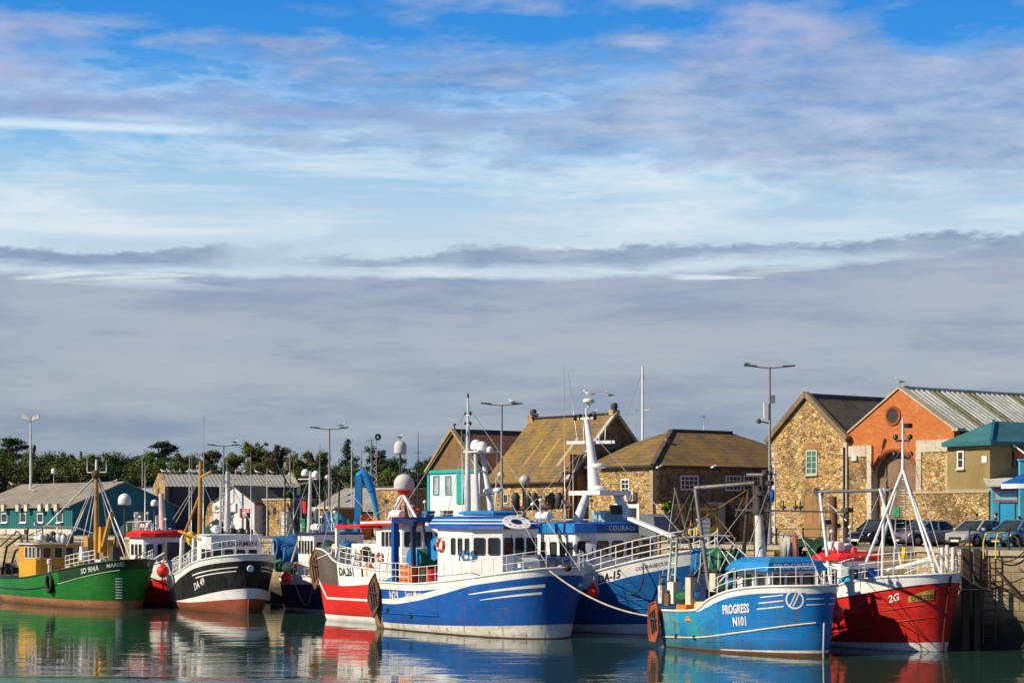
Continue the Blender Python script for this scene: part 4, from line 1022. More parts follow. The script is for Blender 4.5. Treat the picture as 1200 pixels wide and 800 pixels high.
# net drum
c = pt(836, 662, .3)
for (dx, r, mt, wd) in ((-1.0, .95, BLUENET, .5), (-.45, .9, GREENNET, .95), (.55, .85, DARKNET, .75), (1.25, .75, TEALNET, .35)):
    m = MB(); ax = V((.75, .66, 0)); cc = c + ax * dx; prof = [(r * .5, 0)] + [(r * (.92 + .1 * random.random()), wd * k / 5) for k in range(6)] + [(r * .5, wd)]
    i0 = len(m.v); m.lathe(prof, mt, cc, ax, 18)
    for i in range(i0, len(m.v)):
        vv = V(m.v[i]); m.v[i] = tuple(vv + V((random.uniform(-.05, .05), random.uniform(-.05, .05), random.uniform(-.06, .06))))
    m.build('net_drum', B.root)
m = MB()
for k in range(7):
    a = c + V((-.6 + k * .35, -.9, .75 + .1 * math.sin(k * 2.0))); m.path([a, a + V((.3, -.25, -.7)), a + V((.15, -.3, -1.5))], .03, [ROPE, TEALNET, ROPE, DARKROPE][k % 4], 5)
m.build('net_tails', B.root)
for (a, b) in (((850, 628), (888, 664)), ((846, 640), (876, 668)), ((862, 630), (833, 690)), ((868, 640), (845, 690)), ((840, 636), (858, 665))):
    m = MB(); m.tube(pt(*a, -.4), pt(*b, -.8), .03, ALU, n=5); m.build('wire_stay', B.root)
def cloth(root, p, w_, hh, mat, tilt=.0, name='oilskin'):
    """a garment or cloth hung up in loose folds"""
    m = MB(); rows = []
    for j in range(6):
        f_ = j / 5; rows.append([V((p.x + (i / 8 - .5) * w_ * (1 - .25 * f_) + tilt * f_, p.y + .09 * math.sin(i * 1.9 + f_ * 2) * (.5 + f_), p.z + hh / 2 - hh * f_ + .05 * math.sin(i * 1.3))) for i in range(9)])
    m.grid(rows, mat, True); m.grid([[q + V((0, .05, 0)) for q in r] for r in rows], mat, True, flip=True)
    m.grid([rows[0], [q + V((0, .05, 0)) for q in rows[0]]], mat, False); return m.build(name, root)
for (px, py, c1, w_, hh, tl) in ((916, 640, CREAM, .5, 1.3, .1), (922, 644, DIRTYWHITE, .45, 1.5, .15), (930, 645, plain('faded_pink', (.50, .20, .15), .8), .35, 1.7, .2), (925, 650, BLUEDK, .5, 1.2, -.1), (910, 655, YELLOW, .5, .8, 0), (880, 664, YELLOW, .4, .7, 0)):
    cloth(B.root, pt(px, py, .9), w_, hh, c1, tl)
m = MB(); m.tube(pt(905, 626, .9), pt(938, 627, .9), .04, STEEL, n=6); m.build('drying_rail', B.root)
B.rail(.42, .985, .9, n=9, rails=2, r=.022)
pd = B.l2w(B.P(.006, 1.30, -1, .2) + V((-.25, 0, 0)))
trawl_door('bright orange trawl door hung on the stern of the boat PROGRESS', pd, (B.h + B.n * -.15), (0, 0, 1), 1.05, 2.0, kind='oval', mat=paint('orange_door_paint', (.36, .075, .02), .6, .6, .7))
m = MB(); m.path([pt(773, 672, -1.9), pt(774, 700, -2.0)], .03, WIRE, 5); m.path([pt(772, 676, -1.9), pt(788, 672, -1.6)], .06, DARKSTEEL, 6); m.build('door_davit', B.root)
PROG = B

# ================================================================== red boat on the right
B = Boat('fishing_boat', 'red boat with white bow, tall A-frame mast and red roofed wheelhouse by the wall', (1104, 763), None, 5.4, .8, heading=(.5, -.866), L=14)
B.shape([(0, 2.2), (.4, 2.1), (.53, 2.4), (.60, 2.9), (.78, 3.5), (1, 3.8)], over=.6, tm=.45, p=(2.8, 3.4), q=(.6, .46), vb=.84)
sh = B.sheer
MAROON = paint('maroon_paint', (.10, .008, .010), .35, .3, .1)
REDW = paint('worn_red_paint', (.60, .012, .008), .4, .45, .35, patch=(.46, .018, .010), seams='plank')
line = interp([(0, 2.1), (.45, 2.1), (.55, 2.3), (.75, 2.72), (1, 3.38)])
B.hull([lambda t: -.7, lambda t: .02, lambda t: .16 + .3 * t * t, lambda t: min(line(t), sh(t) - .08), lambda t: sh(t)], [RUSTY, DIRTYWHITE, REDW, CLEANWHITE], deckdrop=.3, deckmat=WHITE)
xf = B.px(988, 680, -1.25).x; xb = B.px(957, 680, -1.25).x
plan = [(xb, -1.25), (xf - .2, -1.25), (xf, -.95), (xf, 1.0), (xf - .2, 1.3), (xb, 1.3)]
B.house(plan, 1.4, 4.3, CLEANWHITE, roofmat=[RED, RED, RED], roof_out=.25, roof_h=.42, roof_in=.25)
B.wins(0, [(.10, .26), (.36, .56), (.66, .86)], .58, .86); B.wins(2, [(.06, .34), (.40, .66), (.72, .96)], .58, .86)
m = MB(); q = B.px(990, 690, 0); add_text(m, 'JOLLY', .3, plane_fn(V((xf + .01, -.6, 2.75)), (0, 1, 0), (0, 0, 1)), plain('red_lettering', (.5, .02, .03), .5), .01, sx=1.1); m.build('lettering', B.ho)
for (px, py, rr, hh, c) in ((974, 650, .3, .75, RED), (988, 644, .42, .35, DIRTYWHITE), (997, 652, .2, .5, RED), (963, 655, .35, .5, WHITE)):
    p = B.px(px, py, 0); m = MB(); m.lathe([(rr * .5, -.5), (rr, -.3), (rr, hh * .6), (rr * .55, hh), (.02, hh * 1.02)], c, (p.x, .2, p.z), n=14); m.build('roof_vent', B.root)
m = MB(); m.path([B.px(978, 650, .5), B.px(976, 582, .5)], .2, paint('brown_mast', (.16, .07, .03), .6, .3, .5), 10, [.22, .2]); m.build('funnel_mast', B.root)
m = MB(); m.path([B.px(961, 578, -.8), B.px(974, 690, -1.6)], .09, ALU, 8); m.build('pole', B.root)
m = MB(); m.tube(B.px(958, 576, .4), B.px(1045, 574, .4), .09, STEEL, n=8); m.beam(B.px(956, 574, .4), B.px(962, 580, .4), .3, .25, DARKSTEEL); m.build('derrick_boom', B.root)
m = MB(); m.path([B.px(993, 598, .6), B.px(990, 650, .6)], .1, DARKSTEEL, 8); m.box(B.px(993, 598, .6).x - .25, B.px(993, 598, .6).x + .25, .4, .8, B.px(993, 598, .6).z - .1, B.px(993, 598, .6).z + .15, DARKSTEEL); m.build('mast', B.root)
m = MB(); m.tube(B.px(964, 582, 0), B.px(992, 610, .5), .04, ALU, n=6); m.build('wire_stay', B.root)
for (px, wd) in ((943, 1.2), (966, 1.2)):
    c = B.px(px, 646, .2); m = MB(); r = .74; m.lathe([(r * .4, -wd / 2)] + [(r * (.9 + .14 * random.random()), -wd / 2 + wd * k / 6) for k in range(7)] + [(r * .4, wd / 2)], DARKNET, c, (.62, -.78, 0), 16); m.build('net_drum', B.root)
    m = MB(); m.beam((c.x, c.y, 1.4), (c.x, c.y, c.z), .16, .16, DARKSTEEL); m.build('drum_stand', B.root)
B.strake(.2, .99, lambda t: line(t) - 1.75 + .1 * t, .03, REDW); B.strake(.2, .99, lambda t: line(t) - 1.0, .028, REDW); B.strake(.1, .99, lambda t: line(t) - .02, .03, MAROON)
m = MB(); m.path([B.P(1, z, -1) + V((.03, 0, 0)) for z in (-.3, .8, 2, 3.0, 3.7)], .07, MAROON, 6); m.build('stem_post', B.root)
GOLD = plain('tarnished_gold', (.42, .25, .05), .5, var=.5)
tb0, tb1 = B.t_at(1064, 2.5), B.t_at(1094, 2.8); z0 = lambda t: line(t) - .80
m = MB(); B.strip(m, tb0, tb1, lambda t: z0(t), lambda t: z0(t) + lerp(.28, .55, (t - tb0) / (tb1 - tb0)), GOLD, .015)
wb = B.wrap(tb0, z0, -1, .022); add_text(m, 'OYSTER', .3, lambda u, v: wb(u + .15, v + .08), MAROON, .012, sx=1.0); m.build('name_board', B.root)
m = MB(); wb2 = B.wrap(B.t_at(1042, 2.3), lambda t: line(t) - .66, -1, .022); add_text(m, '2G', .5, lambda u, v: wb2(u, v + u * .1), LETTERW, .03, sx=.95); m.build('lettering', B.root)
m = MB(); p = B.P(.57, 2.5, -1, .05); m.obox(p, (1, 0, 0), (0, 0, 1), .5, .62, .12, WHITE); m.build('hawse_plate', B.root)
apx = B.px(1058, 550, 0)
AW = CLEANWHITE
legs = [B.px(1005, 684, -2.0), B.px(1097, 676, -.6), V((B.px(1103, 670, .9).x, 1.0, 3.5)), V((B.px(1020, 640, 1.6).x - .4, 1.9, 3.0))]
for lg in legs:
    m = MB(); m.tube(lg, apx, .068, AW, n=8); m.build('mast_leg', B.root)
m = MB(); m.path([apx + V((0, 0, -.2)), B.px(1058, 490, 0)], .09, AW, 8, [.09, .045]); m.build('mast', B.root)
for (py, dx) in ((536, .42), (516, .38)):
    q = B.px(1058, py, 0); m = MB(); m.path([q + V((-dx * .5, -dx * .8, .12)), q + V((-dx * .45, -dx * .75, -.02)), q, q + V((dx * .45, dx * .75, -.02)), q + V((dx * .5, dx * .8, .12))], .05, DARKSTEEL, 6); m.build('light_bracket', B.root)
    for s_ in (-1, 1):
        m = MB(); m.lathe([(.05, -.1), (.13, -.06), (.13, .1), (.04, .16)], BLACK, q + V((s_ * dx * .5, s_ * dx * .8, .15)), n=10); m.build('navigation_light', B.root)
q = B.px(1062, 499, 0); m = MB(); m.box(q.x, q.x + .3, -.15, .15, q.z - .1, q.z + .12, BLACK); m.build('navigation_light', B.root)
# ladder up the mast
m = MB(); a0, a1 = B.px(1055, 660, .9), B.px(1056, 558, .25); dd = V((.22, .22, 0))
m.tube(a0 - dd, a1 - dd * .6, .03, ALU, n=5); m.tube(a0 + dd, a1 + dd * .6, .03, ALU, n=5)
for k in range(16): f_ = (k + .5) / 16; m.tube(a0.lerp(a1, f_) - dd * lerp(1, .6, f_), a0.lerp(a1, f_) + dd * lerp(1, .6, f_), .02, ALU, n=5)
m.build('mast_ladder', B.root)
for (a, b, da, db) in (((1031, 572), (1057, 662), -.6, .2), ((1036, 572), (1034, 676), -.4, -.2)):
    m = MB(); m.tube(B.px(*a, da), B.px(*b, db), .08, AW, n=8); m.build('davit', B.root)
m = MB(); m.tube(B.px(1040, 668, -.5), B.px(1090, 655, 0), .1, AW, n=8); m.build('anchor_davit', B.root)
cloth(B.root, B.px(1056, 652, .2), .55, .9, YELLOW, .1)
for (px, py) in ((1104, 660), (1110, 657), (1117, 660)):
    p = B.px(px, py, .5); m = MB(); m.lathe([(.07, -.6), (.1, -.4), (.1, .75), (.05, .8)], DIRTYWHITE, (p.x, p.y, p.z), n=8); m.build('bollard_post', B.root)
B.rail(.56, .985, 1.15, n=8, rails=3, r=.024, inset=.15)
REDB = B

for bt, lines in ((PROG, (((903, 548), (967, 690), 0, 0), ((889, 575), (800, 690), 0, -1.5), ((884, 568), (962, 655), .5, .3), ((815, 574), (779, 700), -1.2, -1.8), ((905, 560), (860, 690), 0, -1.2), ((791, 574), (774, 690), 1.0, -1.9))), (REDB, (((1058, 500), (1110, 676), 0, 0), ((1058, 520), (1003, 640), 0, 1.0), ((1058, 550), (1075, 672), 0, -1.0)))):
    for (a, b, da, db) in lines:
        m = MB(); m.tube(bt.px(*a, da), bt.px(*b, db), .02, WIRE, n=5); m.build('wire_stay', bt.root)
for (px, py, d, c1, r) in ((802, 700, -1.4, GREENNET, .4), (815, 698, -1.2, BLUENET, .42), (846, 690, -1.2, DARKNET, .4), (852, 684, -.8, TEALNET, .4)):
    m = MB(); p = PROG.px(px, py, d); m.ball((p.x, p.y, max(1.6, p.z)), r, c1, 10, (1.3, 1.1, .8)); rr = random.Random(px)
    m.v = [tuple(q + rr.uniform(-.06, .06) for q in v) for v in m.v]; m.build('net_bundle', PROG.root)
# ================================================================== green trawler
B = Boat('fishing_boat', 'green trawler lettered SO 904A MARIA with tall ochre mast and yellow deckhouse', (154, 713), None, 6.2, .8, heading=(.62, -.785), L=17.5)
B.shape([(0, 1.9), (.3, 2.0), (.55, 2.4), (.8, 3.0), (1, 3.55)], over=.95, tm=.45, p=(3.0, 3.8), q=(.5, .40), vb=.82)
sh = B.sheer
GREEN = paint('green_hull_paint', (.008, .17, .016), .3, .35, .3, seams='plank')
SALMON = paint('salmon_antifouling', (.50, .20, .09), .6, .5, .4, seams='plank')
st2 = interp([(0, 1.15), (.3, 1.15), (.6, 1.55), (.85, 2.3), (1, 2.85)])
DKGREEN = paint('dark_green_band', (.005, .045, .012), .35, .2, .1)
B.hull([lambda t: -.6, lambda t: .02, lambda t: .58, lambda t: st2(t), lambda t: sh(t) - .06, lambda t: sh(t)], [RUSTY, SALMON, GREEN, GREEN, BLACK], deckdrop=.6, capmat=DKGREEN, colmat=lambda t, a: DKGREEN if t > .66 and 9 <= a < 12 else None)
B.strake(.0, .66, st2, .05, DKGREEN); B.strake(.66, .985, lambda t: st2(t) + .0, .035, paint('pale_green_strake', (.35, .5, .33), .5, .3, .1))
B.hulltext('SO 904A', .655, lambda t: st2(t) + .24, .56, LETTERW, .018, .86, spacing=1.05, px=96)
B.hulltext('MARIA', .80, lambda t: st2(t) + .30, .42, LETTERW, .015, .95, px=125)
tS_ = B.t_at(146, 2.95)
m = MB()
for sd in (-1, 1):
    for dz in (.16, .30, .44):
        B.strip(m, tS_, .985, lambda t, d=dz: st2(t) + d + .1, lambda t, d=dz: st2(t) + d + .15, paint('pale_grey_stripe', (.45, .5, .48), .5, .3, 0), side=sd)
m.build('bow_stripe', B.root)
m = MB()
for k in range(8): z = .75 + .2 * k; B.strip(m, .975, .99, lambda t, z=z: z, lambda t, z=z: z + .09, LETTERW)
m.build('draught_marks', B.root)
xf = B.px(42, 660, -2.2).x
plan = [(xf - 3.0, -2.2), (xf, -2.2), (xf + .25, -1.9), (xf + .25, 1.9), (xf, 2.2), (xf - 3.0, 2.2)]
OCH = paint('ochre_yellow_paint', (.66, .33, .02), .4, .3, .2)
B.house([(x - (.12 if x > xf else 0), y) for x, y in plan], 1.3, 3.35, OCH, name='deckhouse')
B.house(plan, 3.352, 4.5, OCH, roofmat=[WHITE, WHITE, GREY], roof_out=.3, roof_h=.18)
B.wins(0, [(.36, .56), (.60, .78), (.81, .98)], .08, .90, frame=WHITE); B.wins(2, [(.03 + .245 * k, .22 + .245 * k) for k in range(4)], .1, .86, frame=CREAM); B.wins(1, [(.1, .9)], .12, .86, frame=WHITE)
m = MB(); add_text(m, 'M A R I A', .36, plane_fn(V((xf + .14, -1.1, 2.6)), (0, 1, 0), (0, 0, 1)), plain('brown_lettering', (.10, .035, .01), .6), .015); m.build('lettering', B.root)
# gear on the roof
for (px, py, rr, c) in ((55, 632, .25, STEEL), (62, 628, .3, DARKSTEEL), (70, 629, .3, ALU), (75, 632, .25, ALU), (48, 634, .2, BLACK), (66, 634, .35, BLACK), (83, 632, .22, DARKSTEEL)):
    p = B.px(px, py, 0); m = MB(); m.lathe([(rr * .6, -.35), (rr, -.2), (rr, .15), (rr * .5, .35), (.02, .4)], c, (p.x, 0, max(4.95, p.z)), n=12); m.build('roof_equipment', B.root)
m = MB(); m.path([B.px(50, 640, -1), B.px(50, 616, -1), B.px(90, 618, -.5), B.px(110, 625, 0)], .06, STEEL, 6); m.path([B.px(50, 620, -1), B.px(28, 629, -1.5), B.px(22, 640, -1.6)], .05, STEEL, 6); m.build('roof_gantry', B.root)
# ochre mast and stays
a, b = B.px(113, 660, 0), B.px(113, 556, 0)
m = MB(); m.path([a, b], .2, TEAK, 12, [.22, .15]); m.build('mast', B.root)
m = MB(); m.path([b, B.px(113, 538, 0)], .11, WHITE, 8, [.12, .08]); m.build('topmast', B.root)
m = MB(); m.lathe([(.2, -.3), (.36, -.1), (.36, .2), (.2, .35)], RUSTY, b, n=10); m.build('mast_cap', B.root)
m = MB(); c = B.px(113, 553, 0); m.beam(c + V((-.9, -.3, 0)), c + V((1.0, .3, 0)), .06, .06, ALU); m.tube(c + V((-.9, -.3, 0)), c + V((-.9, -.3, 1.2)), .03, ALU, n=5); m.tube(c + V((1.0, .3, 0)), c + V((1.0, .3, .9)), .03, ALU, n=5); m.build('antenna_yard', B.root)
for (pa, pb, d, r) in (((110, 560), (52, 618), -.6, .06), ((111, 562), (78, 640), -1.6, .035), ((112, 565), (88, 622), -1.0, .05), ((112, 565), (93, 650), -1.8, .03), ((113, 570), (104, 630), -1.2, .03), ((116, 560), (152, 652), .3, .06), ((116, 565), (140, 640), 1.5, .035), ((117, 562), (128, 630), 1.9, .035), ((115, 566), (146, 652), -.8, .03)):
    m = MB(); m.tube(B.px(*pa, 0), B.px(*pb, d), r, ALU, n=6); m.build('stay', B.root)
m = MB(); m.beam(B.px(121, 640, 0), B.px(131, 600, 0), .28, .24, TEAK); m.build('derrick_boom', B.root)
for px in (106, 124, 137):
    p = B.px(px, 650, .3); m = MB(); m.lathe([(.15, -.8), (.22, -.5), (.2, .2), (.3, .3), (.1, .6)], [OCH, RUSTY, DARKSTEEL][px % 3], (p.x, .3, 3.0), n=10); m.build('winch', B.root)
m = MB()
for k in range(5): m.ball((B.px(92 + 9 * k, 655, 0).x, -.8, 2.7 + .12 * k), .32, [ROPE, DARKNET, RUSTY, BLUENET, ROPE][k], 8, (1.2, 1, .8))
m.build('net_heap', B.root)
B.rail(.72, .90, .95, n=6, rails=3, r=.03)
tp = B.l2w(B.P(.60, 1.75, -1, .1))
m = MB(); ring = []
u_, n_ = B.h, -B.n
for k in range(21):
    an = 2 * math.pi * k / 20; d = u_ * math.cos(an) * .42 + V((0, 0, .62)) * math.sin(an); ring.append(m.ring(d, d.normalized(), n_, .16, 8))
m.grid(ring, RUBBER, True, True); m.path([V((0, 0, .6)), V((0, 0, 1.2)) + B.n * .2], .03, ROPE, 5)
ty = tag(m.build('tyre_fender'), 'black tyre fender hanging on the side of the green trawler', 'fender'); ty.location = tp
for (pts_, dy, mt, r) in ((((2, 672), (8, 640), (24, 628), (30, 650)), -1.5, BLACK, .09), (((10, 672), (18, 645), (28, 640)), -.6, DARKSTEEL, .1), (((0, 640), (20, 622), (40, 640)), .5, DARKSTEEL, .06), (((30, 660), (33, 618)), .6, BLACK, .07)):
    m = MB(); m.path([B.px(*q_, dy) for q_ in pts_], r, mt, 7); m.build('stern_gantry', B.root)
for (px, py, r, c1) in ((12, 664, .55, DARKSTEEL), (20, 668, .4, BLACK), (6, 668, .5, RUSTY)):
    p = B.px(px, py, -.8); m = MB(); m.lathe([(r * .5, -.5), (r, -.45), (r * .6, -.3), (r * .6, .3), (r, .45), (r * .5, .5)], c1, p, (.2, 1, .1), 12); m.build('winch', B.root)
for k, (px, py, w_, h_, c1, d) in enumerate(((104, 640, .9, 1.6, TEAK, .4), (120, 632, .5, 1.9, OCH, .3), (128, 642, .8, 1.2, OCH, .8), (140, 640, .9, 1.5, RUSTY, 1.4), (134, 648, .7, 1.0, DARKSTEEL, .2), (98, 648, .6, 1.0, WHITE, -.8))):
    p = B.px(px, py, d); m = MB(); m.hexa([(p.x - w_ / 2, p.y - .3, p.z - h_ / 2), (p.x + w_ / 2, p.y - .3, p.z - h_ / 2), (p.x + w_ / 2, p.y + .3, p.z - h_ / 2), (p.x - w_ / 2, p.y + .3, p.z - h_ / 2), (p.x - w_ * .35, p.y - .22, p.z + h_ / 2), (p.x + w_ * .3, p.y - .22, p.z + h_ / 2), (p.x + w_ * .3, p.y + .22, p.z + h_ / 2), (p.x - w_ * .35, p.y + .22, p.z + h_ / 2)], c1); m.build('deck_gear', B.root)
GREENB = B

# ================================================================== black trawler
B = Boat('fishing_boat', 'black hulled trawler with red waterline and cabin lettered LE DORMEN', (291, 719), None, 5.9, .82, heading=(.40, -.9165), L=13)
B.shape([(0, 2.35), (.15, 2.3), (.28, 2.45), (.45, 2.75), (.7, 3.45), (1, 4.05)], over=.7, tm=.42, p=(2.2, 3.3), q=(.68, .45), vb=.82)
sh = B.sheer
wl = interp([(0, .5), (.4, .55), (.7, .72), (1, 1.05)])
wl2 = interp([(0, .5), (.2, .55), (.6, .95), (1, 1.75)])
BLK = paint('black_hull_paint', (.010, .011, .013), .28, .35, .3, seams='plate')
GREYST = paint('scraped_grey_hull', (.10, .10, .10), .6, .7, .8)
ROX = paint('red_oxide_paint', (.34, .07, .03), .55, .5, .35, seams='plate')
B.hull([lambda t: -.6, lambda t: .0, lambda t: wl(t), lambda t: max(wl(t) + .02, wl2(t)), lambda t: sh(t) - lerp(1.1, .42, min(1, t / .45)), lambda t: sh(t)], [RUSTY, ROX, CLEANWHITE, BLK, CLEANWHITE], deckdrop=.8,
       colmat=lambda t, a: (GREYST if 3 <= a < 12 else None) if t < .13 else None)
m = MB()
for sd in (-1, 1):
    B.strip(m, .66, .985, lambda t: sh(t) - .86, lambda t: sh(t) - .78, CLEANWHITE, side=sd); B.strip(m, .70, .98, lambda t: sh(t) - 1.12, lambda t: sh(t) - 1.04, CLEANWHITE, side=sd)
p = B.P(1, sh(1) - .95, -1); m.lathe([(.001, .1), (.22, .1), (.24, .02), (.2, -.1)], CLEANWHITE, p, (1, 0, -.15), 14)
m.build('bow_stripe', B.root)
B.hulltext('DA 49', .45, lambda t: 1.28 + (t - .45) * 1.0, .68, LETTERW, .018, .95, px=229, slope=.22)
m = MB(); m.path([B.P(1, z, -1) + V((.02, 0, 0)) for z in (-.3, .6, 1.0)], .07, ROX, 6); m.build('stem_band', B.root)
xf = B.px(243, 640, -1.9).x
plan = [(xf - 2.4, -2.0), (xf, -2.0), (xf + .3, -1.7), (xf + .3, 1.7), (xf, 2.0), (xf - 2.4, 2.0)]
B.house(plan, 1.8, 5.3, CLEANWHITE, roofmat=[WHITE, WHITE, WHITE], roof_out=.1, roof_h=.1)
B.wins(0, [(.55, .72), (.78, .95)], .52, .74); B.wins(2, [(.03 + .25 * k, .21 + .25 * k) for k in range(4)], .50, .72); B.wins(1, [(.15, .85)], .51, .73)
m = MB(); o = V((xf + .32, -1.15, 4.55)); add_text(m, 'LE DORMEN', .52, plane_fn(o, (0, 1, 0), (0, 0, 1)), LETTERK, .01, 1.0, sx=.95); m.build('lettering', B.ho)
lifebuoy(B.ho, (xf - .3, -2.06, 3.3), (0, -1, 0), .34)
# masts
m = MB(); a = B.px(266, 628, 0); b = B.px(267, 552, 0); m.path([a, b], .2, ALU, 10, [.26, .16]); m.path([B.px(258, 628, -.4), B.px(259, 562, -.4)], .09, ALU, 8)
for k in range(7):
    y = 570 + 8 * k; m.tube(B.px(259, y, -.4), B.px(266.5, y - 1, 0), .03, ALU, n=5)
m.path([B.px(267, 568, 0), B.px(274, 562, .3), B.px(274, 588, .3), B.px(268, 592, .2)], .05, ALU, 6)
m.build('mast', B.root)
m = MB(); m.path([B.px(234, 640, -1.2), B.px(235, 540, -1.2)], .16, TEAK, 10, [.2, .12]); m.build('derrick_mast', B.root)
for (pa, pb, da, db) in (((234, 580), (214, 630), -1.2, -2.2), ((234, 560), (248, 552), -1.2, -1.2), ((210, 622), (236, 632), -2.2, -2.0)):
    m = MB(); m.tube(B.px(*pa, da), B.px(*pb, db), .09, TEAK, n=8); m.build('derrick_boom', B.root)
for (pa, pb, da, db) in (((234, 560), (203, 608), -1.2, -2.2), ((234, 562), (206, 612), -1.2, -2.4), ((267, 560), (308, 640), 0, 1.5), ((235, 560), (258, 610), -1.2, 0)):
    m = MB(); m.tube(B.px(*pa, da), B.px(*pb, db), .025, WIRE, n=5); m.build('stay', B.root)
for (p0, p1) in (((238, 634), (239, 488)), ((224, 640), (225, 530)), ((266, 600), (266, 530)), ((294, 634), (294, 528))):
    m = MB(); m.path([B.px(*p0, -.6), B.px(*p1, -.6)], .03, ALU, 6, [.045, .018]); m.build('whip_antenna', B.root)
for (px, py) in ((262, 628), (275, 626), (285, 628), (294, 627)): p = B.px(px, py, 0); m = MB(); m.lathe([(.3, 0), (.3, .3), (.12, .42)], BLACK, (p.x - .5, 0, 5.4), n=10); m.build('roof_equipment', B.root)
m = MB(); p = B.px(292, 650, 1.5); m.path([(p.x, 1.4, 2.6), (p.x, 1.4, 6.9)], .14, BLACK, 8); m.build('exhaust_stack', B.root)
m = MB(); p = B.px(212, 660, -2.0); m.path([(p.x, -2.0, 2.2), (p.x, -1.9, 5.0), (p.x + .8, -1.9, 5.3)], .18, CLEANWHITE, 8); m.build('goose_neck', B.root)
m = MB(); p = B.px(226, 650, -2.0); m.path([(p.x, -2.0, 2.2), (p.x, -1.9, 5.2)], .16, CLEANWHITE, 8); m.build('vent_pipe', B.root)
m = MB(); p = B.px(224, 630, -1.5); m.lathe([(.2, -.5), (.34, -.2), (.3, .35), (.1, .5)], YELLOW, p, n=10); m.build('oilskin', B.root)
m = MB(); p = B.px(218, 650, 0); m.box(p.x - 1.0, p.x + .6, -1.6, 1.4, 1.6, 4.7, DARKSTEEL); m.build('winch_shelter', B.root)
B.rail(.22, .42, 1.2, n=5, rails=3); B.rail(.45, .98, 1.0, n=10, rails=2)
BLACKB = B

# ================================================================== navy hulled boat behind the black one
B = Boat('fishing_boat', 'white boat with navy hull and louvred wheelhouse behind red DA261', (418, 722), None, 5.8, .82, heading=(.62, -.785), L=16)
c0 = onwater(332, 713); B.O = c0 + B.n * 2.2 + B.h * 8; B.root.location = B.O
B.shape([(0, 2.35), (.3, 2.5), (.6, 3.0), (1, 3.8)], over=1.4, p=(2, 2.8), q=(.8, .6), vb=.84)
sh = B.sheer
B.hull([lambda t: -.6, lambda t: .0, lambda t: .14, lambda t: 1.75 + .5 * t, lambda t: sh(t)], [RUSTY, DIRTYWHITE, BLUEDK, CLEANWHITE], deckdrop=.8)
xa = B.px(349, 640, -2.1).x; xf = B.px(368, 640, -2.1).x
plan = [(xa, -2.1), (xf, -2.1), (xf, 2.1), (xa, 2.1)]
B.house(plan, 1.8, 5.35, CLEANWHITE, roofmat=[BLUEDK, BLUEDK, BLUEDK], roof_out=.2, roof_h=.16)
B.wins(0, [(.08 + .18 * k, .19 + .18 * k) for k in range(5)], .62, .88); B.wins(1, [(.05 + .3 * k, .27 + .3 * k) for k in range(3)], .62, .85)
for (px, py, rr, c) in ((336, 640, .9, BLUENET), (344, 650, .8, BLUENET), (331, 655, .6, DARKNET)):
    p = B.px(px, py, -.6); m = MB(); m.lathe([(rr * .5, -.9)] + [(rr * (.85 + .2 * random.random()), -.9 + .3 * k) for k in range(7)] + [(rr * .4, .95)], c, p, (.3, .95, 0), 14); m.build('net_drum', B.root)
m = MB(); m.beam(B.px(337, 590, -.5), B.px(357, 660, -.9), .14, .14, DARKSTEEL); m.build('derrick_boom', B.root)
m = MB(); m.beam(B.px(324, 542, 1), B.px(362, 612, 0), .08, .08, BLUEDK); m.build('derrick_boom', B.root)
m = MB(); a = B.px(362, 632, 0); b = B.px(364, 552, 0); m.path([a, b], .14, ALU, 8, [.2, .1]); q = B.px(363, 561, 0); m.beam(q + V((-.9, -.4, 0)), q + V((.9, .4, 0)), .08, .08, ALU); m.build('mast', B.root)
for (px, py) in ((358, 556), (370, 558)):
    p = B.px(px, py, 0); m = MB(); m.lathe(dome_prof(.3, .4), WHITE, p + V((0, 0, -.1)), n=12); m.build('satellite_dome', B.root)
m = MB(); p = B.px(353, 612, .2); m.tube((p.x, .2, 5.4), (p.x, .2, p.z + 1.7), .035, ALU, n=6); m.build('flagstaff', B.root)
m = MB(); FL = plain('red_flag_cloth', (.5, .02, .02), .8); g = []
for k in range(6): g.append([(p.x + .12 * k, .2 + .1 * math.sin(k * 1.3), p.z + 1.65 - .03 * k), (p.x + .12 * k, .2 + .1 * math.sin(k * 1.3 + .4), p.z + .9 - .05 * k)])
m.grid(g, FL, True); m.grid([[(a[0], a[1] + .02, a[2]) for a in r] for r in g], FL, True, flip=True); m.build('flag', B.root)
lifebuoy(B.ho, (xf - .3, -2.16, 3.4), (0, -1, 0), .32)
for (p0, p1) in (((344, 632), (344, 535)), ((374, 632), (375, 520)), ((389, 632), (388, 545))):
    m = MB(); m.path([B.px(*p0, 0), B.px(*p1, 0)], .03, ALU, 6, [.04, .018]); m.build('whip_antenna', B.root)
m = MB(); m.path([B.P(.15 + .02 * k, 1.9 - 1.5 * math.sin(math.pi * k / 8), -1, .08) for k in range(9)], .03, ROPE, 5); m.build('hanging_rope', B.root)
B.rail(.05, .3, 1.0, n=7, rails=2)
for (pa, pb, r, mt, da, db) in (((334, 636), (334, 560), .07, DARKSTEEL, -.5, -.5), ((352, 632), (346, 575), .06, BLUEDK, .5, .5), ((380, 634), (381, 560), .06, DARKSTEEL, 0, 0), ((334, 570), (362, 565), .05, STEEL, -.5, 0), ((395, 630), (380, 570), .04, WIRE, 0, 0), ((325, 640), (334, 565), .03, WIRE, -1.5, -.5), ((364, 556), (396, 640), .025, WIRE, 0, -.5), ((364, 556), (330, 645), .025, WIRE, 0, -1.0), ((341, 660), (352, 625), .07, CREAM, -1.4, -1.2)):
    m = MB(); m.tube(B.px(*pa, da), B.px(*pb, db), r, mt, n=6); m.build('rigging_pole', B.root)
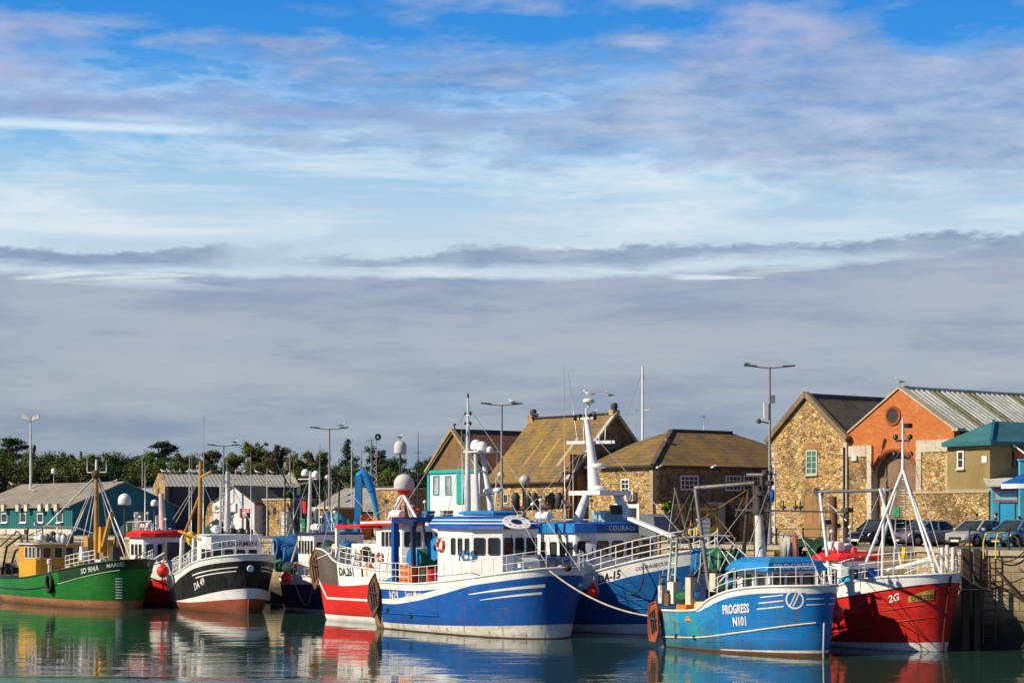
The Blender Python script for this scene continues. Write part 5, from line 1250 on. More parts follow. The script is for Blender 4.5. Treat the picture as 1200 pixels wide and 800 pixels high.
for (px, py, r, c1, d) in ((328, 662, .5, GREENNET, -1.3), (350, 664, .4, ORANGE, -1.6), (339, 666, .5, DARKNET, -1.5), (358, 655, .35, RUSTY, -1.8), (376, 652, .5, BLUENET, -1.0), (386, 654, .5, DARKNET, -1.2)):
    p = B.px(px, py, d); m = MB(); m.ball(p, r, c1, 10, (1.3, 1, .9)); rr = random.Random(px); m.v = [tuple(q + rr.uniform(-.08, .08) for q in v_) for v_ in m.v]; m.build('net_bundle', B.root)
NAVYB = B

# ================================================================== red roofed boat behind the green trawler
B = Boat('fishing_boat', 'white boat with bright red wheelhouse roof behind the green trawler bow', (200, 712), None, 5.4, .8, heading=(.67, -.742), L=12)
B.O = V((-27.4, 154.2, 0)); B.root.location = B.O
B.shape([(0, 2.2), (.4, 2.3), (.7, 3.0), (1, 3.6)], over=1.2, p=(2, 2.8), q=(.8, .6))
sh = B.sheer
B.hull([lambda t: -.6, lambda t: .2, lambda t: 1.4 + .6 * t, lambda t: sh(t)], [RUSTY, RED, CLEANWHITE], deckdrop=.7)
xb, xf = B.px(152, 650, -2).x, B.px(168, 650, -2).x
plan = [(xb, -2.0), (xf, -2.0), (xf + .5, -1.2), (xf + .5, 2.0), (xb, 2.0)]
B.house(plan, 1.8, 5.05, CLEANWHITE, roofmat=[RED, RED, RED], roof_out=.3, roof_h=.55, roof_in=.3)
B.wins(0, [(.12, .3), (.4, .58), (.68, .88)], .58, .84); B.wins(1, [(.2, .8)], .58, .84); B.wins(2, [(.04, .3), (.37, .63), (.7, .96)], .58, .84)
lifebuoy(B.ho, (xf - .7, -2.06, 3.3), (0, -1, 0), .4)
m = MB(); m.path([B.px(191, 625, .2), B.px(189, 578, .2)], .22, paint('pale_pink_mast', (.62, .50, .48), .5, .3, .2), 10, [.3, .2]); m.build('mast', B.root)
m = MB(); a = B.px(158, 622, -1); 
for k in range(5): x = a.x + k * .9; m.tube((x, -1.7, 5.5), (x, -1.7, 6.2), .03, WHITE, n=5)
m.tube((a.x, -1.7, 6.2), (a.x + 3.6, -1.7, 6.3), .035, WHITE, n=5); m.build('roof_railing', B.root)
m = MB(); m.path([B.px(172, 668, -2.1), B.px(205, 648, -1.2)], .06, WHITE, 6); m.path([B.px(172, 660, -2.1), B.px(205, 640, -1.2)], .06, WHITE, 6)
for k in range(4): m.tube(B.px(176 + k * 8, 672 - k * 5, -2.0 + .25 * k), B.px(176 + k * 8, 657 - k * 5, -2.0 + .25 * k), .04, WHITE, n=5)
m.build('stair_rail', B.root)
m = MB(); m.path([B.px(170, 625, .8), B.px(170, 540, .8)], .04, WHITE, 6, [.07, .03]); m.build('whip_antenna', B.root)
REDROOF = B

# ---- small gear that lies about on every deck and wheelhouse top
PINKF = plain('faded_pink_float', (.60, .20, .15), .6); ORF = plain('orange_float', (.72, .20, .03), .5)
def deck_gear(B, t0, t1, n, seed, drop=.7, floor=None):
    rr = random.Random(seed)
    for k in range(n):
        t = rr.uniform(t0, t1); y = rr.choice((-1, -1, -1, 1)) * B.half(t, 1) * rr.uniform(.35, .82); z = B.sheer(t) - drop if floor is None else floor
        x = B.P(t, 1, -1).x; kind = rr.randrange(6); m = MB()
        if kind == 0:                                                  # coil of rope
            rows = []
            for j in range(3):
                rows_ = [V((x + (.38 - .03 * j) * math.cos(a), y + (.38 - .03 * j) * math.sin(a), z + .08 + .13 * j)) for a in [2 * math.pi * i / 14 for i in range(15)]]; m.path(rows_, .07, rr.choice((ROPE, BLUENET, DARKROPE, ORF)), 6)
            m.build('rope_coil', B.root)
        elif kind == 1:
            m.lathe([(.2, 0), (.3, .08), (.33, .5), (.31, .9), (.05, .93)], rr.choice((BLUE, YELLOW, RED, DARKSTEEL, ORANGE)), (x, y, z), n=12); m.build('barrel', B.root)
        elif kind == 2:
            for j in range(rr.randint(1, 3)): m2 = MB(); m2.ball((x + rr.uniform(-.4, .4), y + rr.uniform(-.2, .2), z + .9 + rr.uniform(-.2, .35)), rr.uniform(.18, .28), rr.choice((PINKF, ORF, RED, YELLOW)), 10); m2.build('net_float', B.root)
        elif kind == 3:
            c = rr.choice((ORANGE, BLUENET, WHITE, CREAM)); m.box(x - .4, x + .4, y - .3, y + .3, z, z + rr.uniform(.6, 1.1), c); m.build('fish_box', B.root)
        elif kind == 4:
            m.ball((x, y, z + .45), rr.uniform(.4, .6), rr.choice((DARKNET, GREENNET, BLUENET, TEALNET, RUSTY)), 10, (1.3, 1, 1.1)); m.v = [tuple(q + rr.uniform(-.08, .08) for q in v_) for v_ in m.v]; m.build('net_bundle', B.root)
        else:
            h_ = rr.uniform(1.2, 2.0); m.lathe([(.12, 0), (.12, h_ * .8), (.2, h_ * .82), (.2, h_), (.05, h_ + .05)], rr.choice((DIRTYWHITE, DARKSTEEL, YELLOW, STEEL)), (x, y, z), n=10); m.build('vent_post', B.root)
def roof_gear(B, x0, x1, hw, z, seed):
    rr = random.Random(seed)
    m = MB(); m.lathe([(.02, -.6), (.24, -.56), (.27, -.4), (.27, .4), (.24, .56), (.02, .6)], CLEANWHITE, (lerp(x0, x1, .25), -hw * .5, z + .34), (1, 0, 0), 12); m.build('liferaft_canister', B.root)
    for k in range(5):
        x = rr.uniform(x0, x1); y = rr.uniform(-hw, hw * .5); h_ = rr.uniform(.5, 1.6); m = MB(); m.tube((x, y, z), (x, y, z + h_), .025, ALU, n=5)
        if k % 2: m.obox((x, y, z + h_), (0, 1, 0), (-.2, 0, 1), .3, .22, .14, rr.choice((BLACK, DIRTYWHITE, STEEL)))
        else: m.lathe([(.02, 0), (.13, .02), (.13, .12), (.03, .2)], rr.choice((WHITE, DIRTYWHITE)), (x, y, z + h_), n=10)
        m.build('roof_light', B.root)
    m = MB(); m.tube((x0, hw * .3, z + .12), (x1, hw * .3, z + .12), .03, ALU, n=5); m.build('grab_rail', B.root)
deck_gear(N29, .06, .28, 7, 3, .75); deck_gear(N29, .86, .95, 3, 11, .75); deck_gear(DA261, .2, .36, 8, 5, 1.0); deck_gear(PROG, .06, .36, 9, 8, .55); deck_gear(REDB, .6, .9, 4, 9, .3); deck_gear(REDB, .05, .45, 8, 19, .5)
deck_gear(GREENB, .55, .85, 9, 10, .6); deck_gear(GREENB, .30, .42, 5, 20, .6); deck_gear(BLACKB, .1, .45, 9, 12, .8); deck_gear(NAVYB, .04, .3, 10, 14, .8); deck_gear(NAVYB, .3, .75, 12, 24, .2); deck_gear(PROG, .05, .35, 7, 28, .4); deck_gear(REDROOF, .1, .4, 6, 26, .5); deck_gear(BLACKB, .08, .3, 6, 32, .3); deck_gear(REDROOF, .45, .8, 7, 16, .7); deck_gear(DA15, .5, .85, 7, 18, .9)
roof_gear(BLACKB, BLACKB.px(243, 640, -1.9).x - 2.2, BLACKB.px(243, 640, -1.9).x, 1.7, 5.4, 1); roof_gear(GREENB, GREENB.px(42, 660, -2.2).x - 2.8, GREENB.px(42, 660, -2.2).x, 1.8, 4.68, 2)
roof_gear(REDROOF, REDROOF.px(152, 650, -2).x, REDROOF.px(168, 650, -2).x, 1.6, 5.6, 4); roof_gear(NAVYB, NAVYB.px(349, 640, -2.1).x, NAVYB.px(368, 640, -2.1).x, 1.6, 5.5, 5); roof_gear(DA261, DA261.px(441, 640, -1.8).x, DA261.px(471, 640, -1.8).x, 1.5, 6.4, 6); roof_gear(DA15, DA15.px(600, 650, -2.5).x, DA15.px(660, 650, -2.5).x, 2.0, 6.3, 7)
roof_gear(REDB, REDB.px(957, 680, -1.25).x, REDB.px(988, 680, -1.25).x, 1.0, 4.7, 8)
for bt, xs, y_, z0_, z1_ in ((N29, [N29.px(p_, 640, -1.1).x for p_ in (590,)], 0, 4.5, 5.6),):
    for yy in (-.6, .1, .8): m = MB(); m.tube((xs[0] + .05, yy, z1_), (xs[0] + .06, yy + .2, z0_ + .3), .018, BLACK, n=4); m.build('wiper', bt.root)
# ---- red ball fenders
def buoy(label, px, py, Y, r=.45):
    p = at(px, py, Y); m = MB(); m.lathe([(.001, -r)] + [(r * math.sin(a), -r * math.cos(a)) for a in [math.pi * k / 10 for k in range(1, 9)]] + [(r * .25, r * 1.15), (.06, r * 1.3)], RED, (0, 0, 0), n=16); m.path([(0, 0, r * 1.2), (.05, .1, r * 2.2)], .03, ROPE, 5)
    o = m.build('ball_fender'); o.location = p; return tag(o, label, 'fender', 'red ball fenders on boat bows')
p = GREENB.l2w(GREENB.P(.97, 2.3, 1, .5)); buoy('large red ball fender between the green bow and the black trawler', 191, 669, 142.5, .45)
m = None
buoy('small red ball fender between the black bow and the navy hull', 336, 677, 137.2, .40)
buoy('red ball fender between the bow of N29 and the hull of DA15', 695, 692, 107.6, .34)
buoy('red ball fender between the bow of PROGRESS and the red boat', 979, 719, 96.0, .45)
# ---- mooring line from the bow of N29 to the quarter of PROGRESS
def rope(label, a, b, sag, r=.035, mat=ROPE, name='mooring_rope', group='mooring lines'):
    a, b = V(a), V(b); m = MB(); m.path([(a - a).lerp(b - a, k / 16) + V((0, 0, -sag * 4 * (k / 16) * (1 - k / 16))) for k in range(17)], r, mat, 6)
    o = m.build(name); o.location = a; return tag(o, label, 'rope', group)
rope('pale mooring rope sagging from the bow of N29 towards PROGRESS', N29.l2w(N29.P(.99, 3.7, -1, .02)), at(769, 722, 101.5), .5, .045)
rope('thin grey mooring line across the black water beside the wall', REDB.l2w(REDB.P(.99, 3.3, -1)), V((27, 96.9, 4.95)), .9, .03, DARKROPE)
rope('dark mooring line slung higher from the red bow to the quay', REDB.l2w(REDB.P(.985, 3.65, 1)), V((30, 95.1, 5.0)), 1.6, .03, DARKROPE)
# ================================================================== buildings
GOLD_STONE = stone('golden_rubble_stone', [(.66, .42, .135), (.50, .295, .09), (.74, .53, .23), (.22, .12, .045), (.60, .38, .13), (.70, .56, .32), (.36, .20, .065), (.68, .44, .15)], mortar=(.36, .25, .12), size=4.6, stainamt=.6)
DARK_SHADE_STONE = stone('dark_and_shade_rubble', [(.24, .15, .075), (.17, .105, .055), (.30, .20, .10), (.12, .075, .045), (.26, .18, .11)], mortar=(.26, .19, .11), size=2.6)  # dark rubble; also carries painted shade on unlit walls
SLATE_MOSS = tiles('mossy_slates', (.10, .066, .042), (.16, .105, .058), (.27, .165, .022), .26, .85)
SLATE = tiles('dark_slates', (.06, .05, .045), (.11, .09, .07), (.15, .105, .04), .26, .5)
REDTILE = tiles('brown_red_tiles', (.15, .06, .035), (.22, .09, .05), (.19, .11, .05), .3, .35)
COPING = paint('pale_coping', (.48, .42, .32), .8, .5, 0)
QUOIN = paint('dressed_granite', (.52, .46, .35), .85, .5, 0)
BARGE = paint('ochre_verge', (.40, .29, .11), .8, .4, 0)
GUTTER = plain('dark_gutter', (.025, .022, .02), .5)
WINW = plain('white_sash', (.72, .72, .69), .5, var=.06)
DIMGLASS = glass('dim_pane', (.02, .024, .026), .08)

class Bld:
    """root at the near corner; local +y runs away to the left (sunlit wall x = 0), local +x away to the right (shaded wall y = 0)"""
    def __init__(s, name, label, cat, px, Y, a=38, group=None):
        s.O = V(((px - 600) / F * Y, Y, 0)); s.a = R(a); s.u = V((math.cos(s.a), math.sin(s.a), 0)); s.w = V((-math.sin(s.a), math.cos(s.a), 0))
        s.root = thing(name, label, cat, (s.O.x, s.O.y, QZ), s.a, group)
    def ray(s, px, py, nrm, off):
        d = V(((px - 600) / F, 1, -(py - HOR) / F)); k = (off + nrm.dot(s.O)) / nrm.dot(d); p = V((0, 0, H)) + d * k - s.O
        return V((p.dot(s.u), p.dot(s.w), p.z - QZ))
    def L(s, px, py, x=0.0): return s.ray(px, py, s.u, x)        # on the sunlit wall
    def Rt(s, px, py, y=0.0): return s.ray(px, py, s.w, y)       # on the shaded wall
    def lwin(s, x0, y0, x1, y1, frame=None, pane=None, bars=(1, 2), sill=None, parent=None, x=0.0, **k):
        a, b = s.L(x0, (y0 + y1) / 2, x), s.L(x1, (y0 + y1) / 2, x); zt, zb = s.L((x0 + x1) / 2, y0, x).z, s.L((x0 + x1) / 2, y1, x).z
        return win(parent or s.root, ((x - .0), (a.y + b.y) / 2, (zt + zb) / 2), (0, -1, 0), (0, 0, 1), abs(a.y - b.y), zt - zb, frame or WINW, pane or DIMGLASS, bars, .09, .1, sill=sill, rounded=False, **k)
    def rwin(s, x0, y0, x1, y1, frame=None, pane=None, bars=(3, 2), sill=None, parent=None, y=0.0, **k):
        a, b = s.Rt(x0, (y0 + y1) / 2, y), s.Rt(x1, (y0 + y1) / 2, y); zt, zb = s.Rt((x0 + x1) / 2, y0, y).z, s.Rt((x0 + x1) / 2, y1, y).z
        return win(parent or s.root, ((a.x + b.x) / 2, y, (zt + zb) / 2), (1, 0, 0), (0, 0, 1), abs(a.x - b.x), zt - zb, frame or WINW, pane or DIMGLASS, bars, .09, .1, sill=sill, rounded=False, **k)
    def panel(s, name, face, x0, y0, x1, y1, mat, d=.08, off=0.0, parent=None):
        """a slab on a wall between two pixels"""
        m = MB()
        if face == 'L':
            a, b = s.L(x0, y0, -off), s.L(x1, y1, -off); m.box(-off - d, -off + .02, min(a.y, b.y), max(a.y, b.y), max(.0, min(a.z, b.z)), max(a.z, b.z), mat)
        else:
            a, b = s.Rt(x0, y0, -off), s.Rt(x1, y1, -off); m.box(min(a.x, b.x), max(a.x, b.x), -off - d, -off + .02, max(.0, min(a.z, b.z)), max(a.z, b.z), mat)
        return m.build(name, parent or s.root)

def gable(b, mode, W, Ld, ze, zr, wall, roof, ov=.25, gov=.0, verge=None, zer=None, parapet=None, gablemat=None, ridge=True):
    """mode 'L': gable on the sunlit wall, ridge along x; 'R': gable on the shaded wall, ridge along y. ze/zr heights over the quay"""
    g = (lambda s_, l, z: V((l, s_, z))) if mode == 'L' else (lambda s_, l, z: V((s_, l, z)))
    zer = ze if zer is None else zer
    m = MB(); f0 = [g(0, 0, 0), g(W, 0, 0), g(W, 0, zer), g(W / 2, 0, zr), g(0, 0, ze)]; f1 = [p + (g(0, Ld, 0) - g(0, 0, 0)) for p in f0]
    for q in (f0, f1):
        m.face([q[0], q[1], q[2], q[4]], wall); m.face([q[4], q[2], q[3]], gablemat or wall)
    for k in (0, 1, 2, 4):
        if k == 2 or k == 3: continue
        j = (k + 1) % 5
        if k == 0: m.face([f0[0], f1[0], f1[1], f0[1]], wall)
        else: m.face([f0[k], f0[j], f1[j], f1[k]], wall)
    bm_obj = m.build('wall', b.root)
    me = bm_obj.data; bm = bmesh.new(); bm.from_mesh(me); bmesh.ops.remove_doubles(bm, verts=bm.verts, dist=.001); bmesh.ops.recalc_face_normals(bm, faces=bm.faces); bm.to_mesh(me); bm.free()
    m = MB(); th = .16
    for side in (0, 1):
        zz = (ze, zer)[side]; e = (0, W)[side]; sl = (zr - zz) / (W / 2); d = -1 if side == 0 else 1
        a0, a1 = g(e + d * ov, -gov, zz - ov * sl + .03), g(e + d * ov, Ld + gov, zz - ov * sl + .03); r0, r1 = g(W / 2, -gov, zr + .03), g(W / 2, Ld + gov, zr + .03); t_ = V((0, 0, th))
        m.hexa([a0, a1, r1, r0, a0 + t_, a1 + t_, r1 + t_, r0 + t_], roof)
    ro = m.build('roof', b.root)
    bm = bmesh.new(); bm.from_mesh(ro.data); bmesh.ops.recalc_face_normals(bm, faces=bm.faces); bm.to_mesh(ro.data); bm.free()
    if ridge:
        m = MB(); m.beam(g(W / 2, -gov - .02, zr + .22), g(W / 2, Ld + gov + .02, zr + .22), .3, .14, ridge if ridge is not True else GUTTER); m.build('ridge_cap', ro)
    if verge or parapet:
        for (k0, l) in ((0, 0), (1, Ld)):
            if l and not parapet: continue
            for side in (0, 1):
                zz = (ze, zer)[side]; e = (0, W)[side]; d = -1 if side == 0 else 1; sl = (zr - zz) / (W / 2)
                p = g(e + d * (ov + .05), 0, zz - ov * sl + .22); q = g(W / 2, 0, zr + .24)
                ll = (-.06 - gov if l == 0 else l + .06)
                m = MB(); m.beam(p + g(0, ll, 0), q + g(0, ll, 0) + V((0, 0, .02 if side else 0)), .36, .16 if not parapet else .34, verge or parapet); m.build('verge', ro)
    return bm_obj, ro
def gutter(b, p, q, r=.07): m = MB(); m.tube(p, q, r, GUTTER, n=6); return m.build('gutter', b.root)
def downpipe(b, p, z0=0.0, r=.05): m = MB(); m.tube((p[0], p[1], z0), p, r, GUTTER, n=6); return m.build('downpipe', b.root)

# ---- long low stone store with hipped roof
b = Bld('stone_building', 'low stone building, front coloured as shade, with mossy hipped slate roof and small paned windows', 'building', 765, 135)
ze, zr, LX, LY = 5.2, 7.85, 18, 9.4
m = MB(); m.box(0, LX, 0, LY, 0, ze, GOLD_STONE); sh_ = m.build('wall', b.root)
m = MB(); m.box(.02, LX, -.05, .02, 0, ze - .02, DARK_SHADE_STONE); m.build('front_shade_facing', b.root)  # darker stone skin: shade of the unlit face put into the colour
m = MB(); ov = .35; e = [V((-ov, -ov, ze)), V((LX + ov, -ov, ze)), V((LX + ov, LY + ov, ze)), V((-ov, LY + ov, ze))]; r0, r1 = V((6, LY / 2, zr)), V((LX - 6, LY / 2, zr))
for q in ([e[0], e[1], r1, r0], [e[2], e[3], r0, r1]): m.face(q, SLATE_MOSS)
m.face([e[1], e[2], r1], SLATE_MOSS); m.face([e[3], e[0], r0], SLATE_MOSS)
m.grid([[p + V((0, 0, -.14)) for p in e], e], GUTTER, False, True); m.face([p + V((0, 0, -.14)) for p in e][::-1], GUTTER)
ro = m.build('roof', b.root)
m = MB(); m.beam(e[0] + V((0, 0, .06)), r0 + V((0, 0, .06)), .3, .12, SLATE); m.build('hip_cap', ro); m = MB(); m.beam(r0 + V((0, 0, .06)), r1 + V((0, 0, .06)), .3, .14, SLATE); m.build('ridge_cap', ro)
b.rwin(797, 557, 818, 574, y=-.05, bars=(3, 2)); b.rwin(850, 557, 868, 575, y=-.05); b.rwin(871, 557, 893, 575, y=-.05)
d = b.panel('door', 'R', 826, 588, 849, 634, paint('pale_grey_door', (.55, .58, .58), .5, .2, .1), .06, .06)
b.lwin(728, 561, 738, 578, frame=WINW, bars=(1, 2), sill=QUOIN)
b.panel('opening_frame', 'L', 719, 590, 750, 634, CLEANWHITE, .08); b.panel('opening', 'L', 722, 595, 747, 634, GUTTER, .09)
m = MB(); p = b.L(741, 582); m.box(-.35, -.02, p.y - .45, p.y + .45, p.z - .3, p.z + .35, DIRTYWHITE); m.lathe([(.001, 0), (.26, 0), (.28, .04)], STEEL, (-.36, p.y - .1, p.z), (-1, 0, 0), 14); m.build('air_conditioner', b.root)
m = MB(); m.lathe([(.25, 0), (.24, .6), (.28, .7), (.14, .72), (.12, .9)], paint('vent_pipe_terracotta', (.3, .14, .07), .8, .4, 0), (3.9, 2.9, 6.35), n=10); m.build('flue', ro)
m = MB(); p = V((9.2, LY / 2, zr)); m.tube(p, p + V((0, 0, 1.2)), .03, ALU, n=5); m.tube(p + V((-.4, 0, 1.1)), p + V((.4, 0, 1.1)), .02, ALU, n=5); m.build('aerial', ro)
for px in (772, 836):
    p = b.Rt(px, 546, -.45); m = MB(); m.obox((p.x, -.5, p.z - .02), (1, .2, .25), (0, 0, 1), .55, .1, .16, CLEANWHITE); m.build('wall_light', b.root)
b.panel('low_wall', 'R', 768, 590, 824, 634, GOLD_STONE, 1.5, .1)
b.panel('low_wall', 'R', 853, 582, 930, 634, GOLD_STONE, 1.2, .1)

def quoins0(b, x, y, h):
    m = MB(); z = 0; k = 0
    while z < h - .3:
        l = .5 if k % 2 else .28; w_ = .28 if k % 2 else .5; hh = .30 + .05 * (k % 3)
        m.box(x - .07, x + l, y - .075, y + w_, z + .012, min(h, z + hh), paint('tan_quoin', (.40, .30, .17), .85, .5, 0)); z += hh; k += 1
    m.build('quoins', b.root)
quoins0(b, 0, 0, 5.0)

# ---- big mossy gabled store
b = Bld('stone_building', 'tall stone store with steep mossy slate roof and chimney stubs at both ends', 'building', 668, 140)
gable(b, 'R', 8.4, 9.6, 4.4, 8.9, GOLD_STONE, SLATE_MOSS, .3, .02, verge=COPING, gablemat=DARK_SHADE_STONE)  # gable triangles take the darker stone, shade of the unlit end painted in
for (l, hh) in ((.1, .5), (9.4, .45)):
    m = MB(); m.box(3.9, 4.5, l - .25, l + .3, 8.7, 9.35, GOLD_STONE); m.lathe([(.2, 0), (.27, hh * .5), (.2, hh)], DARKSTEEL, (4.2, l, 9.35), n=10); m.build('chimney', b.root)
m = MB(); m.box(-.1, 1.4, -.12, .02, 0, 6.1, paint('orange_brick', (.36, .13, .05), .85, .5, 0)); m.build('brick_pier', b.root)
m = MB(); m.box(.05, .5, -.2, -.05, 1.2, 4.6, GUTTER); m.build('hoist_door', b.root)
m = MB(); m.beam((-.9, -.2, 4.75), (1.2, -.2, 4.75), .14, .14, DARKSTEEL); m.build('hoist_beam', b.root)
for k, (px, w_) in enumerate(((612, 5), (634, 4))):
    pass
for k in range(3):                                                   # paler roof lights running up the slope
    y0 = 2.1 + k * 2.0; m = MB(); z = lambda s_: 4.4 + s_ * (4.5 / 4.2) + .21
    m.face([(.7, y0, z(.7)), (2.6, y0, z(2.6)), (2.6, y0 + .35, z(2.6)), (.7, y0 + .35, z(.7))][::-1], [plain('dull_rooflight', (.36, .30, .16), .5), plain('ochre_rooflight', (.30, .20, .05), .6), plain('ochre_rooflight2', (.27, .17, .045), .6)][k]); m.build('rooflight', b.root)
gutter(b, (-.3, 0, 4.1), (-.3, 9.6, 4.1)); downpipe(b, (-.1, 5.2, 4.0)); downpipe(b, (-.1, .25, 4.0))
for px in (590, 612, 640, 655): b.lwin(px, 578, px + 6, 590, frame=QUOIN, bars=(0, 0))

# ---- slate range between the two
b = Bld('stone_building', 'dark slate roofed range between the tall store and the hipped building', 'building', 752, 149)
gable(b, 'L', 9, 12, 4.6, 7.3, DARK_SHADE_STONE, SLATE, .2, 0)

# ---- white house with turquoise trim
b = Bld('white_house', 'white house with turquoise corner trim and brown shingled gable', 'house', 562, 150)
TURQ = paint('turquoise_paint', (.01, .38, .36), .45, .2, 0)
SHING = tiles('brown_shingles', (.16, .09, .035), (.22, .13, .05), (.24, .16, .06), .2, .4)
gable(b, 'L', 6.4, 9.5, 5.2, 8.15, paint('white_render', (.70, .71, .72), .7, .2, 0), REDTILE, .25, .12, verge=BARGE, gablemat=SHING)
for (x0, x1) in ((508, 515), (522, 529)): b.lwin(x0, 557, x1, 580, frame=TURQ, pane=glass('pale_curtained_pane', (.22, .23, .23), .2), bars=(0, 0))
b.panel('door', 'L', 536, 549, 544, 590, TURQ, .1)
b.panel('corner_trim', 'L', 501.5, 553, 503.5, 634, TURQ, .08); b.panel('band', 'L', 501.5, 551, 560, 553, TURQ, .06, .09)
p = b.L(527, 506); m = MB(); m.lathe([(.05, 0), (.05, .3), (.15, .32), (.1, .45)], DARKSTEEL, (0, 3.2, 8.4), n=8); m.build('finial', b.root)

# ---- rubble stone gable
b = Bld('stone_building', 'rubble stone gable house with one green sash window left of the brick hall', 'building', 992, 128.6)
gable(b, 'L', 7.0, 12, 6.6, 9.55, GOLD_STONE, SLATE, .1, 0, parapet=paint('weathered_coping', (.20, .15, .09), .85, .5, 0))
b.lwin(945, 527, 958, 556, frame=plain('pale_green_sash', (.45, .52, .42), .5), pane=glass('greenish_pane', (.05, .11, .08), .1), bars=(1, 3), sill=QUOIN)
m = MB(); p = b.L(952, 525); m.box(-.03, .02, p.y - .75, p.y + .75, p.z - .05, p.z + .35, paint('brick_lintel', (.36, .17, .07), .85, .5, 0)); m.build('lintel', b.root)
b.panel('blocked_doorway', 'L', 944, 580, 962, 636, paint('infill_stone', (.33, .19, .08), .85, .6, 0), .04)
downpipe(b, (-.1, .15, 6.2)); downpipe(b, (-.1, 6.8, 6.2))

def quoins(b, x, y, h, sx, sy):
    m = MB(); z = 0; k = 0
    while z < h - .3:
        l = .52 if k % 2 else .30; w_ = .30 if k % 2 else .52; hh = .30 + .06 * (k % 3)
        x0, x1 = sorted((x - sx * .025, x + sx * l)); y0, y1 = sorted((y - sy * .025, y + sy * w_)); m.box(x0, x1, y0, y1, z + .012, min(h, z + hh), QUOIN); z += hh; k += 1
    m.build('quoins', b.root)
quoins(b, 0, 0, 6.5, 1, 1); quoins(b, 0, 7.0, 6.5, 1, -1)

# ---- red brick hall with the arched door
b = Bld('brick_hall', 'orange brick gabled hall with tall arched timber door and round window', 'building', 1118, 122)
t = NT('orange_brickwork')
br = t.n('ShaderNodeTexBrick'); br.inputs['Scale'].default_value = 1; br.inputs['Brick Width'].default_value = .23; br.inputs['Row Height'].default_value = .085; br.inputs['Mortar Size'].default_value = .008
sp = t.n('ShaderNodeSeparateXYZ'); t.l(t.tc.outputs['Object'], sp.inputs[0]); cb = t.n('ShaderNodeCombineXYZ'); t.l(t.math('ADD', sp.outputs[0], sp.outputs[1]), cb.inputs[0]); t.l(sp.outputs[2], cb.inputs[1]); t.l(cb.outputs[0], br.inputs['Vector'])
br.inputs['Color1'].default_value = (.52, .15, .026, 1); br.inputs['Color2'].default_value = (.42, .11, .02, 1); br.inputs['Mortar'].default_value = (.36, .15, .06, 1)
n_ = t.noise(t.co((.8, .8, 1.4)), 1, 7, .65)
c = t.mix(t.math('MULTIPLY', t.ramp(n_, [(.56, 0), (.68, 1)]), .55), br.outputs['Color'], (.50, .27, .13)); c = t.mix(t.math('MULTIPLY', t.ramp(n_, [(.3, 1), (.44, 0)]), .5), c, (.20, .05, .02))
t.setc(c); t.set(Roughness=.85); t.bump(br.outputs['Fac'], .4, -.01); BRICK = t.m
W, ze, zr = 8.7, 7.05, 9.75
dk0, dk1, spr, crown = 2.9, 6.55, 4.6, 5.9                         # door opening along the wall, springing and crown
def arch(d0, d1, s_, c_, n=14):
    w2 = (d1 - d0) / 2; mid = (d0 + d1) / 2; rise = c_ - s_; rad = (w2 * w2 + rise * rise) / (2 * rise); cz = c_ - rad; a0 = math.asin(w2 / rad)
    return [(mid + rad * math.sin(lerp(-a0, a0, k / n)), cz + rad * math.cos(lerp(-a0, a0, k / n))) for k in range(n + 1)]
ar = arch(dk0, dk1, spr, crown)
m = MB(); D = .55
def facade(x):
    return [V((x, y, z)) for y, z in [(0, 0), (dk0, 0)] + ar + [(dk1, 0), (W, 0), (W, ze), (W / 2, zr), (0, ze)]]
fa, fb = facade(0), facade(D)
def strips(f, flip):
    # split the pierced wall into pieces round the opening
    x = f[0].x; q = lambda y, z: V((x, y, z))
    polys = [[q(0, 0), q(dk0, 0), q(dk0, spr), q(0, spr)], [q(dk1, 0), q(W, 0), q(W, spr), q(dk1, spr)], [q(0, spr), q(dk0, spr), q(dk0, ze), q(0, ze)], [q(dk1, spr), q(W, spr), q(W, ze), q(dk1, ze)], [q(0, ze), q(W, ze), q(W / 2, zr)]]
    for (y0, z0), (y1, z1) in zip(ar[:-1], ar[1:]): polys.append([q(y0, z0), q(y1, z1), q(y1, ze), q(y0, ze)])
    for p in polys: m.face(p if flip else p[::-1], BRICK)
strips(fa, False); strips(fb, True)
op = [(dk0, 0)] + ar + [(dk1, 0)]
m.grid([[(0, y, z) for y, z in op], [(D, y, z) for y, z in op]], QUOIN, False)
for y in (0, W): m.face([(0, y, 0), (D, y, 0), (D, y, ze), (0, y, ze)], BRICK)
m.face([(0, 0, ze), (D, 0, ze), (D, W / 2, zr), (0, W / 2, zr)], BRICK); m.face([(0, W, ze), (D, W, ze), (D, W / 2, zr), (0, W / 2, zr)], BRICK)
fr = m.build('facade', b.root)
m = MB(); m.box(D, 20, .3, W - .3, 0, ze - .3, GREY); m.build('wall', b.root)
PLANK = paint('brown_plank_door', (.23, .135, .075), .75, .5, .1)
t = NT('diagonal_plank_door'); mp = t.co((1, 1, 1), rot=(R(38), 0, 0)); wv = t.n('ShaderNodeTexWave', bands_direction='Z'); wv.inputs['Scale'].default_value = 2.2; wv.inputs['Distortion'].default_value = .3; t.l(mp, wv.inputs['Vector'])
n_ = t.noise(t.co((1.5, 1.5, .6)), 1, 6, .6); c = t.mix(t.ramp(n_, [(.3, 0), (.7, 1)]), (.17, .095, .055), (.27, .165, .10)); c = t.mix(t.ramp(wv.outputs['Fac'], [(.0, .7), (.12, 0)]), c, (.05, .03, .02)); t.setc(c); t.set(Roughness=.8); PLANK = t.m
m = MB(); m.prism([(y, z) for y, z in op], (D - .1, 0, 0), (0, 1, 0), (0, 0, 1), .09, PLANK); dr = m.build('door', b.root)
